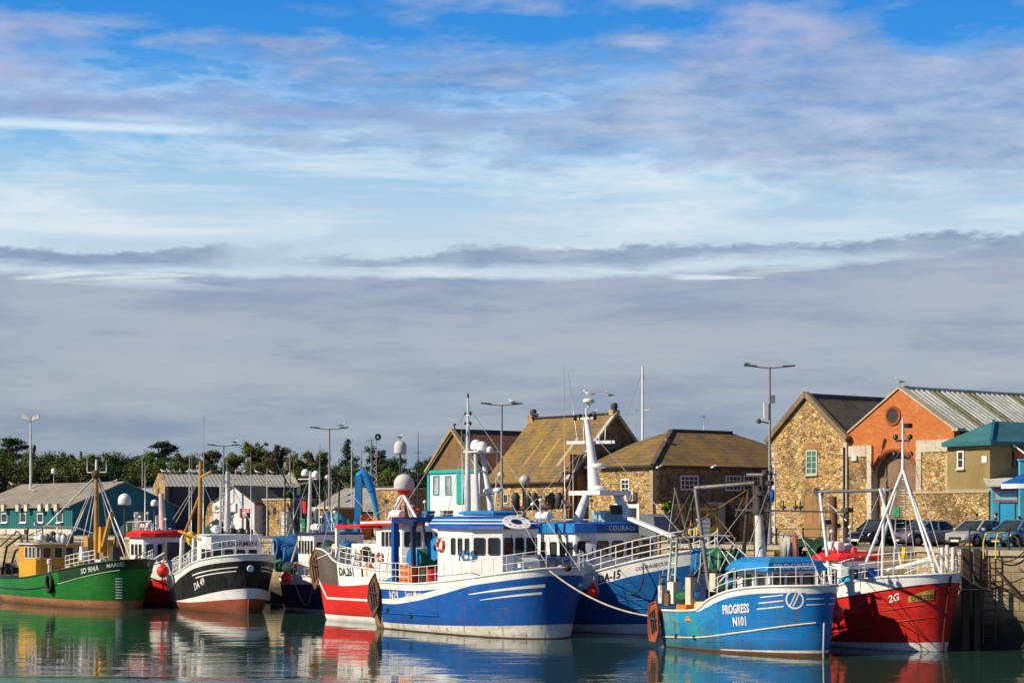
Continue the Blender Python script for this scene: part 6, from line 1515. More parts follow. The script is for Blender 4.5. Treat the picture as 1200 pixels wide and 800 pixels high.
for (px, c1) in ((1037, LETTERW), (1050, plain('green_sign', (.02, .30, .09), .5)), (1066, LETTERW)):
    p = b.L(px, 599, D - .14); m = MB(); m.box(D - .16, D - .11, p.y - .28, p.y + .28, p.z - .32, p.z + .32, c1); m.build('notice', dr)
m = MB(); m.path([(-.02, y, z) for y, z in ar], .14, paint('brick_arch', (.26, .06, .02), .85, .4, 0), 6); m.build('arch', fr)
for (y0, y1, wt) in ((.05, 2.45, 5.7), (6.95, W - .02, 5.55)):
    m = MB(); m.box(-.10, -.005, y0, y1, 0, wt, GOLD_STONE); m.build('stone_panel', fr)
    m = MB(); m.box(-.16, -.004, y0 - .03, y1 + .45 if y0 < 1 else y1, wt + .002, wt + .75, QUOIN) if y0 < 1 else m.box(-.16, -.004, y0 - .4, y1, wt + .002, wt + .7, QUOIN); m.build('lintel', fr)
for (y0, y1) in ((2.452, 2.9), (6.552, 6.948)):
    m = MB()
    for k in range(12): m.box(-.17 if k % 2 else -.145, -.003, y0 + (.0 if k % 2 else .03), y1 - .004, k * .475, k * .475 + .465, QUOIN)
    tag(m.build('quoins', fr), kind=None)
m = MB(); m.box(-.2, -.1, .06, .5, 0, 5.5, QUOIN); m.build('corner_quoin', fr)
oc = MB(); p = b.L(1047, 487); oc.lathe([(.62, .02), (.62, .08), (.46, .08), (.46, .03)], paint('brick_ring', (.28, .07, .02), .85, .4, 0), (.0, p.y, p.z), (-1, 0, 0), 20); oc.lathe([(.46, .035), (.001, .035)], GUTTER, (0, p.y, p.z), (-1, 0, 0), 20); oc.build('round_window', fr)
for s_ in (0, 1):
    y0, y1 = (-.15, W / 2) if s_ == 0 else (W + .15, W / 2); m = MB(); m.beam((D / 2, y0, ze - .02), (D / 2, y1, zr + .06 + .02 * s_), D + .2, .10, COPING); m.build('verge', fr)
m = MB(); m.box(-.1, D + .1, -.35, .1, ze - .1, ze + .06, COPING); m.build('kneeler', fr)
m = MB(); p = b.L(1003, 537); m.box(-.25, 0, p.y - .25, p.y + .2, p.z - .15, p.z + .2, DIRTYWHITE); m.build('alarm_box', fr)
WHSHEET = paint('white_roof_sheet', (.40, .42, .39), .6, .5, .15)
GRNSHEET = plain('algae_rooflight', (.13, .13, .06), .6, var=.4)
sl = V((0, W / 2 + .3, (zr - ze) * (W / 2 + .3) / (W / 2))).normalized(); run = math.hypot(W / 2 + .3, (zr - ze) * (W / 2 + .3) / (W / 2))
m = MB(); zlo = ze - (zr - ze) * .3 / (W / 2)
o = V((D + .02, -.3, zlo + .05)); per = .5
def rc(c): k = c // 4; return GRNSHEET if k in (4, 5, 11, 12, 20, 21) else WHSHEET
m.corr(o, (1, 0, 0), sl, 19.4, run, per, .07, rc)
sl2 = V((0, -sl.y, sl.z)); m.corr(V((20, W + .3, zlo + .05)), (-1, 0, 0), sl2, 19.4, run, per, .07, WHSHEET)
rf = m.build('roof', b.root)
m = MB(); m.box(D, D + .6, W / 2 - .1, W / 2 + .12, zr - .1, zr + .1, SLATE); m.build('ridge_cap', rf); m = MB(); m.tube((D, W / 2, zr + .08), (20, W / 2, zr + .08), .14, WHSHEET, n=8); m.build('ridge_cap', rf)

# ---- teal roofed office
b = Bld('office_building', 'olive rendered office with teal hipped metal roof above a stone wall', 'building', 1160, 117.5)
TEALR = paint('teal_roof_sheet', (.04, .17, .175), .5, .3, .05); TEALD = paint('teal_fascia', (.015, .12, .14), .45, .2, 0)
OLIVE = paint('olive_render', (.27, .205, .085), .85, .25, 0)
ze = 6.15
m = MB(); m.box(0, 14, 0, 3.2, 3.2, ze, OLIVE); m.build('wall', b.root)
m = MB(); m.box(-.04, 14, -.06, 3.24, 0, 3.2, GOLD_STONE); m.build('stone_base', b.root)
m = MB(); m.box(-.1, 14, -.1, 3.3, 3.19, 3.32, COPE); m.build('string_course', b.root)
ov = .4; e = [V((-ov, -ov, ze)), V((14 + ov, -ov, ze)), V((14 + ov, 4.6, ze)), V((-ov, 3.3, ze))]; r0, r1 = V((2.9, 2.0, ze + 1.35)), V((11, 2.3, ze + 1.35))
m = MB()
for q in ([e[0], e[1], r1, r0], [e[2], e[3], r0, r1], [e[1], e[2], r1], [e[3], e[0], r0]): m.face(q, TEALR)
m.grid([[p + V((0, 0, -.25)) for p in e], e], TEALD, False, True); m.face([p + V((0, 0, -.25)) for p in e][::-1], TEALD); ro = m.build('roof', b.root)
m = MB(); m.beam(e[0] + V((0, 0, .05)), r0 + V((0, 0, .05)), .16, .1, TEALD); m.build('hip_cap', ro)
b.lwin(1122, 528, 1130, 549, frame=WINW, bars=(0, 1), sill=QUOIN)
m = MB(); p = b.L(1154, 538); m.box(-.06, 0, p.y - .18, p.y + .18, p.z - .2, p.z + .2, CLEANWHITE); m.build('vent_cover', b.root)
b.rwin(1186, 529, 1197, 548, frame=GUTTER, bars=(1, 0))
m = MB(); p = b.Rt(1178, 515); q = b.Rt(1187, 532); m.path([p + V((0, -.05, 0)), q + V((0, -.9, 0))], .05, CLEANWHITE, 6); m.build('flag_bracket', b.root)
m = MB(); p = b.Rt(1189, 533); m.box(p.x - .3, p.x + .4, -.6, -.2, p.z - .25, p.z + .2, plain('terracotta', (.45, .12, .04), .7)); m.build('hanging_basket', b.root)

# ---- blue shop front below the office
SH = Bld('shop_front', 'small blue shop front with pale sign and pink frame under a lean-to roof', 'shop', 1163, 115.6, a=-8)
CYAN = paint('cyan_shop_paint', (.06, .36, .54), .45, .15, 0); PINK = paint('pink_frame_paint', (.50, .12, .17), .5, .15, 0); PSIGN = paint('pale_turquoise_sign', (.30, .62, .62), .5, .1, 0)
m = MB(); m.box(0, 6, 0, 2.2, 0, 3.4, CYAN); m.build('wall', SH.root)
SH.panel('sign_frame', 'R', 1165, 572, 1193, 588, PINK, .08); sg = SH.panel('sign', 'R', 1166.5, 575, 1191.5, 585.5, PSIGN, .10)
p = SH.Rt(1170, 583.5); m = MB(); add_text(m, 'FISH SHOP', .26, plane_fn((p.x, -.105, p.z + .24), (1, 0, 0), (0, 0, 1)), plain('teal_lettering', (.02, .28, .35), .5), .01, sx=.7); m.build('lettering', sg)
SH.panel('door_frame', 'R', 1166, 588, 1170.5, 632, CYAN, .09); SH.panel('door', 'R', 1172, 590, 1189, 632, paint('cyan_door', (.04, .42, .68), .4, .15, 0), .05)
SH.panel('pier', 'R', 1193, 570, 1215, 634, GOLD_STONE, .2)
m = MB(); m.hexa([(-.3, -.5, 3.42), (6, -.5, 3.42), (6, 2.4, 3.9), (-.3, 2.4, 3.9), (-.3, -.5, 3.52), (6, -.5, 3.52), (6, 2.4, 4.0), (-.3, 2.4, 4.0)], DIRTYWHITE); m.build('roof', SH.root)
um = thing('parasol', 'royal blue parasol with white fringe at the right edge of the quay', 'parasol', (28.9, 110.5, QZ))
m = MB(); c0 = 3.5; rows = []
for (r, z) in ((1.75, 0), (1.72, .06), (.9, .42), (.05, .8)): rows.append([(r * math.cos(2 * math.pi * k / 8), r * math.sin(2 * math.pi * k / 8), c0 + z) for k in range(8)])
m.grid(rows, BLUE, False, True); m.grid([[(x, y, z - .02) for x, y, z in r] for r in rows[:1]] + [[(0, 0, c0 + .7)] * 8], BLUE, False, True, flip=True); m.build('canopy', um)
m = MB(); m.grid([[(x, y, z - .25) for x, y, z in rows[0]], rows[0]], LETTERW, False, True); m.build('fringe', um); m = MB(); m.tube((0, 0, 0), (0, 0, 4.35), .035, ALU, n=8); m.build('pole', um); m = MB(); m.lathe([(.3, 0), (.3, .1), (.06, .14)], GREY, n=12); m.build('base', um)
tb = thing('blue_post', 'bright cyan post box standing at the right edge above the parasol', 'post', (29.3, 114.2, QZ)); m = MB(); m.box(-.2, .2, -.2, .2, 0, 4.9, CYAN); m.build('shaft', tb); m = MB(); m.box(-.26, .26, -.26, .26, 4.9, 5.0, CYAN); m.build('cap', tb)

# ---- low stone wall that carries on from the hall to the shop
b = Bld('stone_wall', 'low rubble stone wall between the brick hall and the shop', 'wall', 1160, 117.2)
m = MB(); m.box(-.5, -.1, -.3, 6.2, 0, 3.1, GOLD_STONE); m.build('masonry', b.root); m = MB(); m.box(-.56, -.05, -.35, 6.25, 3.102, 3.22, COPE); m.build('coping', b.root)

# ================================================================== left side of the harbour
b = Bld('fish_shed', 'long teal clad fish shed with grey roof and cream vents under its eaves', 'building', 85, 190, a=40)
TEALC = paint('teal_cladding', (.014, .15, .165), .5, .2, .05)
W_, ze, zr = 11.2, 2.75, 5.0
_, ro = gable(b, 'R', W_, 22, ze, zr, TEALC, paint('dusty_grey_roof', (.25, .22, .18), .8, .35, 0), .4, .1, ridge=False)
m = MB(); m.corr((-.02, 22, .55), (0, -1, 0), (0, 0, 1), 22, ze - .6, .38, .05, TEALC); m.build('cladding', b.root)
m = MB(); m.box(-.12, -.01, 0, 22, 0, .55, CREAM); m.build('plinth', b.root)
for px in (2, 24, 44, 67):
    b.lwin(px, 601, px + 7, 612, frame=WINW, bars=(0, 0), sill=CLEANWHITE, x=-.06)
for px in (1, 18, 28, 44, 53, 63):
    p = b.L(px + 3, 594, -.5); m = MB(); m.box(-.62, -.38, p.y - .32, p.y + .32, 2.30, 2.95, CREAM); m.box(-.64, -.36, p.y - .38, p.y + .38, 2.95, 3.02, GREY); m.build('vent_box', b.root)
for (px, py, c1) in ((16, 627, WINW), (30, 627, GUTTER), (5, 626, DIRTYWHITE)):
    p = b.L(px, py, -.2); m = MB(); m.box(-.22, -.12, p.y - .3, p.y + .3, .05, .5, c1); m.build('wall_hatch', b.root)
b = Bld('shed', 'pale blue roofed shed behind the white radar dome', 'building', 172, 205, a=40)
gable(b, 'R', 9, 10, 2.6, 4.7, paint('blue_grey_cladding', (.10, .16, .20), .6, .2, 0), paint('pale_blue_sheet', (.25, .36, .42), .6, .2, 0), .3)
b = Bld('net_store', 'grey concrete store with ribbed pale roof and stone end behind the black trawler', 'building', 197, 200, a=20)
DKR = paint('dark_render_and_shade', (.075, .07, .07), .85, .25, 0)  # dark render of the store; also paints shade on the stone block
m = MB(); m.box(0, 13.2, 0, 7, 0, 4.75, DKR); m.build('wall', b.root)
m = MB(); m.prism([(0, 0), (7.2, 0), (7.2, 4.8), (3.6, 6.2), (0, 4.8)], (-.35, 7.1, 0), (0, -1, 0), (0, 0, 1), -.37, GOLD_STONE); m.build('end_wall', b.root)
m = MB(); m.box(-.37, -.33, 3.0, 3.9, 3.0, 4.6, GUTTER); m.build('doorway', b.root)
RIB = paint('ribbed_grey_sheet', (.30, .295, .275), .7, .5, .2)
m = MB(); sl = V((0, 3.9, 1.35)); m.corr((-.3, -.3, 4.78), (1, 0, 0), sl, 13.8, sl.length, .4, .035, RIB); m.corr((13.5, 7.5, 4.78), (-1, 0, 0), V((0, -3.9, 1.35)), 13.8, sl.length, .4, .035, RIB); rf = m.build('roof', b.root)
m = MB(); m.box(13.2, 13.6, -.3, 7.3, 4.0, 4.9, CREAM); m.prism([(0, 0), (7.6, 0), (3.8, 1.5)], (13.25, -.3, 4.9), (0, 1, 0), (0, 0, 1), .3, COPING); m.build('gable_parapet', b.root)
m = MB(); p = b.Rt(317, 580); m.box(p.x - .4, p.x + .4, -.03, .02, p.z - .5, p.z + .5, plain('blue_grey_pane', (.16, .20, .26), .2)); m.build('window', b.root)
for px in (201, 255): downpipe(b, (b.Rt(px, 590).x, -.06, 4.7))

b = Bld('stone_building', 'round gabled stone boathouse behind the ochre derrick mast', 'building', 258, 184, a=30)
m = MB(); m.prism([(-1.9 * math.cos(math.pi * k / 16) + 1.9, 1.2 + 2.0 * math.sin(math.pi * k / 16)) for k in range(17)] + [(3.8, 0), (0, 0)], (0, 3.8, 0), (0, -1, 0), (0, 0, 1), -5, GOLD_STONE); m.build('wall', b.root)
m = MB(); m.box(-.06, -.01, 1.2, 2.6, 0, 1.8, paint('pinkish_boards', (.50, .26, .18), .8, .4, 0)); m.build('door', b.root)
b = Bld('white_house', 'small white gabled chandlery with brown door and fascia sign', 'shop', 298, 182, a=62)
m = MB(); m.prism([(0, 0), (4.6, 0), (4.6, 3.0), (2.3, 4.5), (0, 3.0)], (0, 4.6, 0), (0, -1, 0), (0, 0, 1), -5, paint('white_render', (.7, .7, .7), .7, .2, 0)); m.build('wall', b.root)
m = MB()
for s_ in (0, 1): m.hexa([(-.1, 2.3, 4.5), (5, 2.3, 4.5), (5, -.2 if s_ == 0 else 4.8, 2.85), (-.1, -.2 if s_ == 0 else 4.8, 2.85), (-.1, 2.3, 4.64), (5, 2.3, 4.64), (5, -.2 if s_ == 0 else 4.8, 3.0), (-.1, -.2 if s_ == 0 else 4.8, 3.0)], SLATE)
m.build('roof', b.root)
m = MB(); m.box(-.14, -.01, 2.0, 4.6, 2.2, 3.0, CLEANWHITE); sg = m.build('fascia', b.root); m = MB(); add_text(m, 'BAIT', .5, plane_fn((-.15, 4.3, 2.4), (0, -1, 0), (0, 0, 1)), LETTERK, .03, sx=1.1); m.build('lettering', sg)
m = MB(); m.box(-.06, -.01, 2.6, 3.7, 0, 2.15, paint('brown_door_paint', (.2, .1, .05), .6, .3, 0)); m.build('door', b.root)
m = MB(); m.box(-.10, -.01, .5, 1.6, 1.7, 2.5, plain('red_white_sign', (.62, .22, .2), .5)); m.box(-.105, -.09, .55, 1.55, 2.05, 2.15, LETTERW); m.build('sign', b.root)
b = Bld('stone_building', 'flat topped golden stone block with shade-painted right side', 'building', 340, 180, a=42)
m = MB(); m.box(0, 3, 0, 4.3, 0, 3.25, GOLD_STONE); m.build('wall', b.root); m = MB(); m.box(-.1, 3.1, -.1, 4.4, 3.252, 3.4, COPING); m.build('coping', b.root); m = MB(); m.box(-.04, .0, 2.2, 2.6, 2.0, 2.6, GUTTER); m.build('vent', b.root); m = MB(); m.box(.5, 2.5, -.06, .02, 0, 3.0, DKR); m.build('shade_panel', b.root)  # dark slab on the right side is painted shade over golden stone
b = Bld('shed', 'grey pitched roof shed with dark gable behind the blue crane', 'building', 440, 172, a=42)
gable(b, 'R', 7.5, 9, 2.3, 4.2, paint('grey_boards', (.14, .13, .12), .8, .4, 0), paint('light_grey_roof', (.26, .25, .23), .7, .3, 0), .3, .2)
b = Bld('stone_building', 'golden stone block with flat top beside the grey domes', 'building', 474, 166, a=42)
m = MB(); m.box(0, 4, 0, 4.2, 0, 4.0, GOLD_STONE); m.build('wall', b.root); m = MB(); m.box(-.1, 4.1, -.1, 4.3, 4.002, 4.15, COPING); m.build('coping', b.root)
b = Bld('shed', 'low brown timber hut on the quay behind the net heaps', 'hut', 392, 168, a=42)
m = MB(); m.box(0, 2.5, 0, 3.0, 0, 2.4, paint('brown_boards', (.22, .13, .07), .8, .4, 0)); m.build('wall', b.root); m = MB(); m.box(-.2, 2.7, -.2, 3.2, 2.402, 2.55, CREAM); m.build('roof', b.root)
# ================================================================== trees
def leafmat(name, c1, c2, c3):
    t = NT(name); g = t.n('ShaderNodeNewGeometry')
    n = t.noise(t.co((.3, .3, .3)), 1, 4, .6)
    c = t.mix(g.outputs['Random Per Island'], c1, c2); c = t.mix(t.ramp(n, [(.45, 0), (.7, 1)]), c, c3)
    t.setc(c); t.set(Roughness=.7); t.b.inputs['Specular IOR Level'].default_value = .2
    return t.m
LEAF = {'mid': leafmat('mid_green_leaves', (.050, .082, .013), (.090, .118, .022), (.12, .13, .028)),
        'dark': leafmat('dark_conifer_leaves', (.014, .040, .012), (.028, .060, .018), (.04, .07, .02)),
        'bright': leafmat('bright_green_leaves', (.06, .13, .018), (.09, .16, .025), (.11, .17, .03)),
        'gold': leafmat('autumn_leaves', (.12, .115, .018), (.17, .15, .025), (.09, .12, .02)),
        'copper': leafmat('copper_leaves', (.075, .055, .025), (.10, .07, .032), (.07, .08, .025))}
BARK = paint('tree_bark', (.06, .042, .028), .9, .5, 0)
def tree(label, px, top, hw, Y, kind, form='round', base=0.0, n=None, group='trees along the shore behind the sheds'):
    s = F / Y; h = (HOR - top) / s + (H - QZ) - base; w = hw / s
    root = thing('pine_tree' if form in ('cedar', 'conifer') else 'tree', label, 'tree', ((px - 600) / F * Y, Y, QZ + base), random.random() * 6, group)
    rnd = random.Random(px * 31 + top)
    m = MB(); m.path([(0, 0, -.2), (.1, .05, h * .3), (-.05, .1, h * .62), (0, 0, h * .9)], .2, BARK, 8, [h * .035, h * .026, h * .015, .04])
    lobes = []
    if form == 'cedar':
        for k in range(22): a = rnd.random() * 6.28; f_ = rnd.uniform(.42, .97); r = w * rnd.uniform(.1, .8) * (1.25 - f_ * .6); lobes.append((V((r * math.cos(a), r * math.sin(a), h * f_)), w * rnd.uniform(.26, .42), .32))
    elif form == 'conifer':
        for k in range(34): f_ = k / 33; a = rnd.random() * 6.28; r = w * (1 - f_ ** 1.8) * rnd.uniform(.2, .85); lobes.append((V((r * math.cos(a), r * math.sin(a), h * (.12 + .84 * f_))), w * lerp(.5, .13, f_ ** 1.5), .55))
    else:
        w *= 1.3
        for k in range(40): a = rnd.random() * 6.28; f_ = rnd.uniform(.12, .93); r = w * rnd.uniform(.1, .85) * math.sqrt(max(.08, 1 - ((f_ - .42) / .62) ** 2)); lobes.append((V((r * math.cos(a), r * math.sin(a), h * f_)), w * rnd.uniform(.14, .32), .9))
        for k in range(9): a = rnd.random() * 6.28; lobes.append((V((w * .45 * math.cos(a) * rnd.random(), w * .45 * math.sin(a), h * rnd.uniform(.80, .97))), w * rnd.uniform(.10, .2), .9))
    for c, r, fl in lobes:
        m.path([(0, 0, max(.3, c.z - h * .25)), c * .6 + V((0, 0, c.z * .38)), c], .05, BARK, 5, [h * .012, h * .008, .02])
    m.build('trunk', root)
    m = MB(); mat = LEAF[kind]; tot = sum(r * r for _, r, _ in lobes); n = n or 14000
    for c, r, fl in lobes:
        for k in range(int(n * r * r / tot)):
            d = V((rnd.gauss(0, 1), rnd.gauss(0, 1), rnd.gauss(0, 1))).normalized(); rr = r * (rnd.random() ** .5) * (1 + .28 * math.sin(5 * d.x + 3 * d.z + c.x)) * (1.35 if rnd.random() < .06 else 1)
            p = c + V((d.x * rr, d.y * rr, d.z * rr * fl)); nn = (d + V((rnd.gauss(0, .5), rnd.gauss(0, .5), rnd.gauss(.3, .5)))).normalized()
            u = nn.cross(V((rnd.gauss(0, 1), rnd.gauss(0, 1), rnd.gauss(0, 1)))).normalized(); v = nn.cross(u); q = rnd.uniform(.05, .18)
            m.face([p - u * q, p - v * q * .6, p + u * q, p + v * q * .6], mat)
    m.build('crown', root)
T = [('dark flat topped pine at the left edge behind the teal shed', 12, 511, 32, 275, 'dark', 'cedar'),
     ('mid green tree at the far left beside the tall floodlight', 22, 528, 36, 262, 'mid', 'round'),
     ('bushy green tree right of the tall floodlight mast', 62, 529, 28, 266, 'mid', 'round'),
     ('rounded green tree behind the ridge of the teal shed', 92, 531, 26, 272, 'mid', 'round'),
     ('slim dark conifer poking up between the green trees', 95, 526, 10, 280, 'dark', 'conifer'),
     ('green tree behind the topmast of the green trawler', 122, 530, 26, 266, 'mid', 'round'),
     ('low dark tree between the trawler mast and the cedar', 150, 531, 24, 275, 'dark', 'round'),
     ('dark layered cedar rising above the bright green tree', 190, 512, 24, 282, 'dark', 'cedar'),
     ('bright green rounded tree below the dark cedar', 176, 529, 26, 258, 'bright', 'round'),
     ('dark green tree behind the stone end of the grey store', 216, 531, 24, 270, 'mid', 'round'),
     ('copper leaved tree left of the twin armed lamp post', 244, 524, 20, 276, 'copper', 'round'),
     ('green tree behind the twin armed lamp post by the store', 272, 530, 22, 268, 'mid', 'round'),
     ('yellow green tree with pointed tops above the store roof', 300, 516, 24, 272, 'gold', 'round'),
     ('reddish copper tree right of the yellow green one', 326, 519, 20, 268, 'copper', 'round'),
     ('olive tree behind the blue derrick boom', 348, 530, 20, 262, 'gold', 'round'),
     ('autumn tinted tree left of the big dark conifer', 372, 527, 20, 275, 'gold', 'round'),
     ('big dark conifer in the middle of the tree line', 408, 511, 34, 270, 'dark', 'conifer'),
     ('dark round tree behind the lattice mast', 440, 522, 22, 278, 'dark', 'round'),
     ('low dark tree between the lattice mast and the pale dome', 462, 534, 22, 284, 'dark', 'round'),
     ('far dark tree right of the pale dome', 496, 536, 24, 292, 'dark', 'round'),
     ('far low tree left of the white gabled house', 522, 538, 26, 300, 'mid', 'round')]
for a in T: tree(*a)
U = [('leafy bush row behind the teal shed, at the far left', 5, 548, 40), ('leafy bush behind the teal shed under the floodlight', 48, 550, 34), ('shaded bush behind the ridge of the teal shed', 88, 549, 34), ('shaded bush behind the green trawler mast', 130, 551, 36), ('bush behind the white dome', 170, 553, 30), ('bush behind the gulls on the store roof', 212, 551, 34), ('bush behind the pale store roof at the ochre mast', 255, 551, 34), ('bush behind the right half of the store roof', 298, 549, 34), ('bush right of the store roof', 338, 553, 30), ('shaded bush left of the big conifer', 372, 556, 26), ('bush at the foot of the big conifer', 412, 556, 34), ('bush behind the grey pitched shed', 452, 556, 28), ('bush left of the white gabled house', 490, 556, 28)]
for k, (lb, px, top, hw) in enumerate(U): tree(lb, px, top - 8, hw, 248, 'mid' if k % 3 else 'dark', group='bushes under the tree line', n=8000)
# ---- clutter along the quay
FB = [plain('blue_fish_box', (.02, .16, .42), .6), plain('grey_fish_box', (.30, .31, .30), .6), plain('orange_fish_box', (.60, .16, .02), .6), plain('white_fish_box', (.62, .62, .58), .6), plain('green_fish_box', (.03, .24, .10), .6)]
def quaypoint(px, back=2.5):
    # a point on the quay behind its sloping edge, seen at a pixel column
    c = (px - 600) / F; k = (c * 115 - 17) / (-61 - c * 67); return V((17 - 61 * k + .74 * back, 115 + 67 * k + .67 * back, QZ))
for k, (px, n_, ci, lb) in enumerate(((140, 6, 1, 'grey fish boxes stacked on the quay under the white radar dome'), (152, 5, 3, 'white fish boxes stacked behind the red roofed boat'), (120, 4, 0, 'blue fish boxes stacked behind the green trawler mast'), (312, 6, 3, 'white fish boxes stacked right of the black trawler'), (322, 4, 4, 'green fish boxes stacked beside the white ones'), (334, 5, 0, 'blue fish boxes stacked under the blue derrick'), (404, 5, 2, 'orange fish boxes stacked beside the turquoise net heap'), (428, 4, 1, 'grey fish boxes stacked at the foot of the blue crane'), (452, 6, 0, 'blue fish boxes stacked behind the red boat wheelhouse'), (498, 6, 1, 'grey fish boxes stacked before the white gabled house'), (508, 4, 4, 'green fish boxes stacked before the turquoise trimmed house'), (522, 5, 3, 'white fish boxes stacked before the turquoise door'), (700, 5, 2, 'orange fish boxes stacked before the stone store window'), (786, 4, 3, 'white fish boxes stacked by the low stone wall'))):
    q0 = quaypoint(px, 2 + k % 3); o = thing('fish_box_stack', lb, 'fish boxes', q0, random.random(), 'stacks of fish boxes on the quay')
    for j in range(n_ + 2):
        m = MB(); a_ = random.uniform(-.05, .05); m.grid([[(x_ * .36, y_ * .25, .27 * j + .01) for x_, y_ in ((-1, -1), (1, -1), (1, 1), (-1, 1))], [(x_ * .41 + a_, y_ * .30, .27 * j + .24) for x_, y_ in ((-1, -1), (1, -1), (1, 1), (-1, 1))], [(x_ * .44 + a_, y_ * .33, .27 * j + .262) for x_, y_ in ((-1, -1), (1, -1), (1, 1), (-1, 1))]], FB[ci], False, True); m.face([(x_ * .44 + a_, y_ * .33, .27 * j + .262) for x_, y_ in ((-1, -1), (1, -1), (1, 1), (-1, 1))], FB[ci]); m.build('fish_box', o)
for k, (px, c1, lb) in enumerate(((108, DARKNET, 'dark net heap on the quay left of the ochre mast'), (128, TEALNET, 'turquoise net heap on the quay between mast and dome'), (205, DARKNET, 'dark net heap on the quay left of the derrick mast'), (348, GREENNET, 'green net heap on the quay beside the red flag'), (440, DARKNET, 'dark net heap on the quay right of the blue crane'), (515, BLUENET, 'blue net heap on the quay before the white gabled house'), (620, DARKNET, 'dark net heap on the quay below the rusty pipe rail'), (648, RUSTY, 'rust brown gear heap below the rusty pipe rail'), (770, DARKNET, 'dark net heap before the hipped building corner'))):
    q0 = quaypoint(px, 4 + k % 2); rr = random.Random(px + 1); m = MB(); rows = []
    for j in range(6):
        f_ = j / 5; rows.append([V((1.3 * math.cos(2 * math.pi * i / 14) * (1 - f_ ** 2) * rr.uniform(.8, 1.2), 1.0 * math.sin(2 * math.pi * i / 14) * (1 - f_ ** 2) * rr.uniform(.8, 1.2), 1.5 * f_ * rr.uniform(.85, 1.1))) for i in range(14)])
    m.grid(rows, c1, True, True); ob = m.build('net_heap'); ob.location = q0; tag(ob, lb, 'fishing net', 'net heaps on the quay')
tree('pale green shrub beside the blue derrick boom', 343, 572, 12, 192, 'bright', n=1200, group='shrubs on the quay'); tree('pale green shrub in front of the grey pitched shed', 432, 573, 10, 186, 'bright', n=1000, group='shrubs on the quay'); tree('small pale shrub under the twin lamp with the gull', 398, 574, 9, 186, 'bright', n=900, group='shrubs on the quay')
tree('grassy tuft growing at the foot of the shaded stone wall', 782, 586, 9, 133, 'bright', n=700, group='shrubs on the quay')

# ================================================================== lamp posts, masts, domes
POLE = paint('grey_lamp_post', (.22, .22, .21), .5, .3, .1)
def lamp(label, px, top, Y, arm=1.5, base=0.0, group='twin arm lamp posts on the quay', rz=.1):
    p = at(px, top, Y); r = thing('street_lamp', label, 'lamp post', (p.x, p.y, QZ + base), rz, group); h = p.z - QZ - base
    m = MB(); m.path([(0, 0, 0), (0, 0, 1.0), (0, 0, 1.05), (0, 0, h)], .1, POLE, 10, [.15, .15, .11, .065]); m.build('post', r)
    m = MB(); m.path([(-arm, 0, h + .08), (-arm * .4, 0, h - .02), (0, 0, h - .06), (arm * .4, 0, h - .02), (arm, 0, h + .08)], .045, POLE, 6); m.build('arm', r)
    for s_ in (-1, 1):
        m = MB(); m.hexa([(s_ * arm * .55, -.11, h), (s_ * (arm + .1), -.14, h + .05), (s_ * (arm + .1), .14, h + .05), (s_ * arm * .55, .11, h), (s_ * arm * .55, -.07, h + .1), (s_ * (arm + .1), -.08, h + .15), (s_ * (arm + .1), .08, h + .15), (s_ * arm * .55, .07, h + .1)], DARKSTEEL); m.build('lamp_head', r)
    return r, V((p.x, p.y, p.z))
l1, tp1 = lamp('tallest twin arm lamp post with aerials beside the rubble stone gable', 902, 430, 124, 1.5)
h = tp1.z - QZ
for (dz, dx, w_, hh, c) in ((-2.0, .2, .25, .5, GREY), (-2.7, -.25, .25, 1.0, WHITE)):
    m = MB(); m.box(dx - w_ / 2, dx + w_ / 2, -.1, .1, h + dz - hh / 2, h + dz + hh / 2, c); m.build('aerial_panel', l1)
m = MB(); m.path([(0, 0, h - 3.5), (-.5, 0, h - 3.4), (-.7, 0, h - 3.5)], .05, DARKSTEEL, 6); m.lathe([(.12, 0), (.16, .2), (.05, .3)], DARKSTEEL, (-.7, 0, h - 3.5), n=8); m.build('camera_bracket', l1)
lamp('twin arm lamp post standing before the white gabled house and mossy store', 588, 474, 139, 1.35)
lamp('twin arm lamp post in front of the big dark conifer', 386, 502, 160, 1.45)
lamp('low twin arm lamp post above the grey store roof', 262, 522, 182, 1.35)
lamp('small distant lamp post right of the store beside the copper tree', 340, 530, 205, .5); lamp('small distant lamp post behind the tall whip aerial', 167, 535, 215, .5)
fl = at(36, 489, 206); r = thing('floodlight_mast', 'tall white floodlight mast with two lamps behind the teal shed', 'lamp post', (fl.x, fl.y, QZ)); h = fl.z - QZ
m = MB(); m.path([(0, 0, 0), (0, 0, h)], .12, ALU, 10, [.17, .08]); m.build('post', r)
m = MB(); m.path([(-.75, 0, h + .05), (0, 0, h), (.75, 0, h + .05)], .05, STEEL, 6); m.build('arm', r)
for s_ in (-1, 1): m = MB(); m.obox((s_ * .55, -.05, h - .05), (1, 0, s_ * .35), (0, .3, 1), .75, .45, .2, DIRTYWHITE); m.build('lamp_head', r)
m = MB(); m.lathe([(.08, -.5), (.2, -.2), (.2, .3), (.05, .4)], GUTTER, (.35, 0, h - 3.2), n=8); m.build('loudspeaker', r)
def globe(label, px, top, Y, r=.3):
    p = at(px, top, Y); o = thing('globe_lamp', label, 'lamp post', (p.x, p.y, QZ), 0, 'globe lamps on the quay'); h = p.z - QZ - 2 * r
    m = MB(); m.path([(0, 0, 0), (0, 0, h)], .06, GUTTER, 8, [.09, .05]); m.build('post', o)
    m = MB(); m.ball((0, 0, h + r), r, plain('frosted_globe', (.45, .44, .41), .35, var=.05), 14); m.build('globe', o); m = MB(); m.lathe([(.05, -.1), (.16, 0), (.14, .08)], GUTTER, (0, 0, h), n=10); m.build('collar', o)
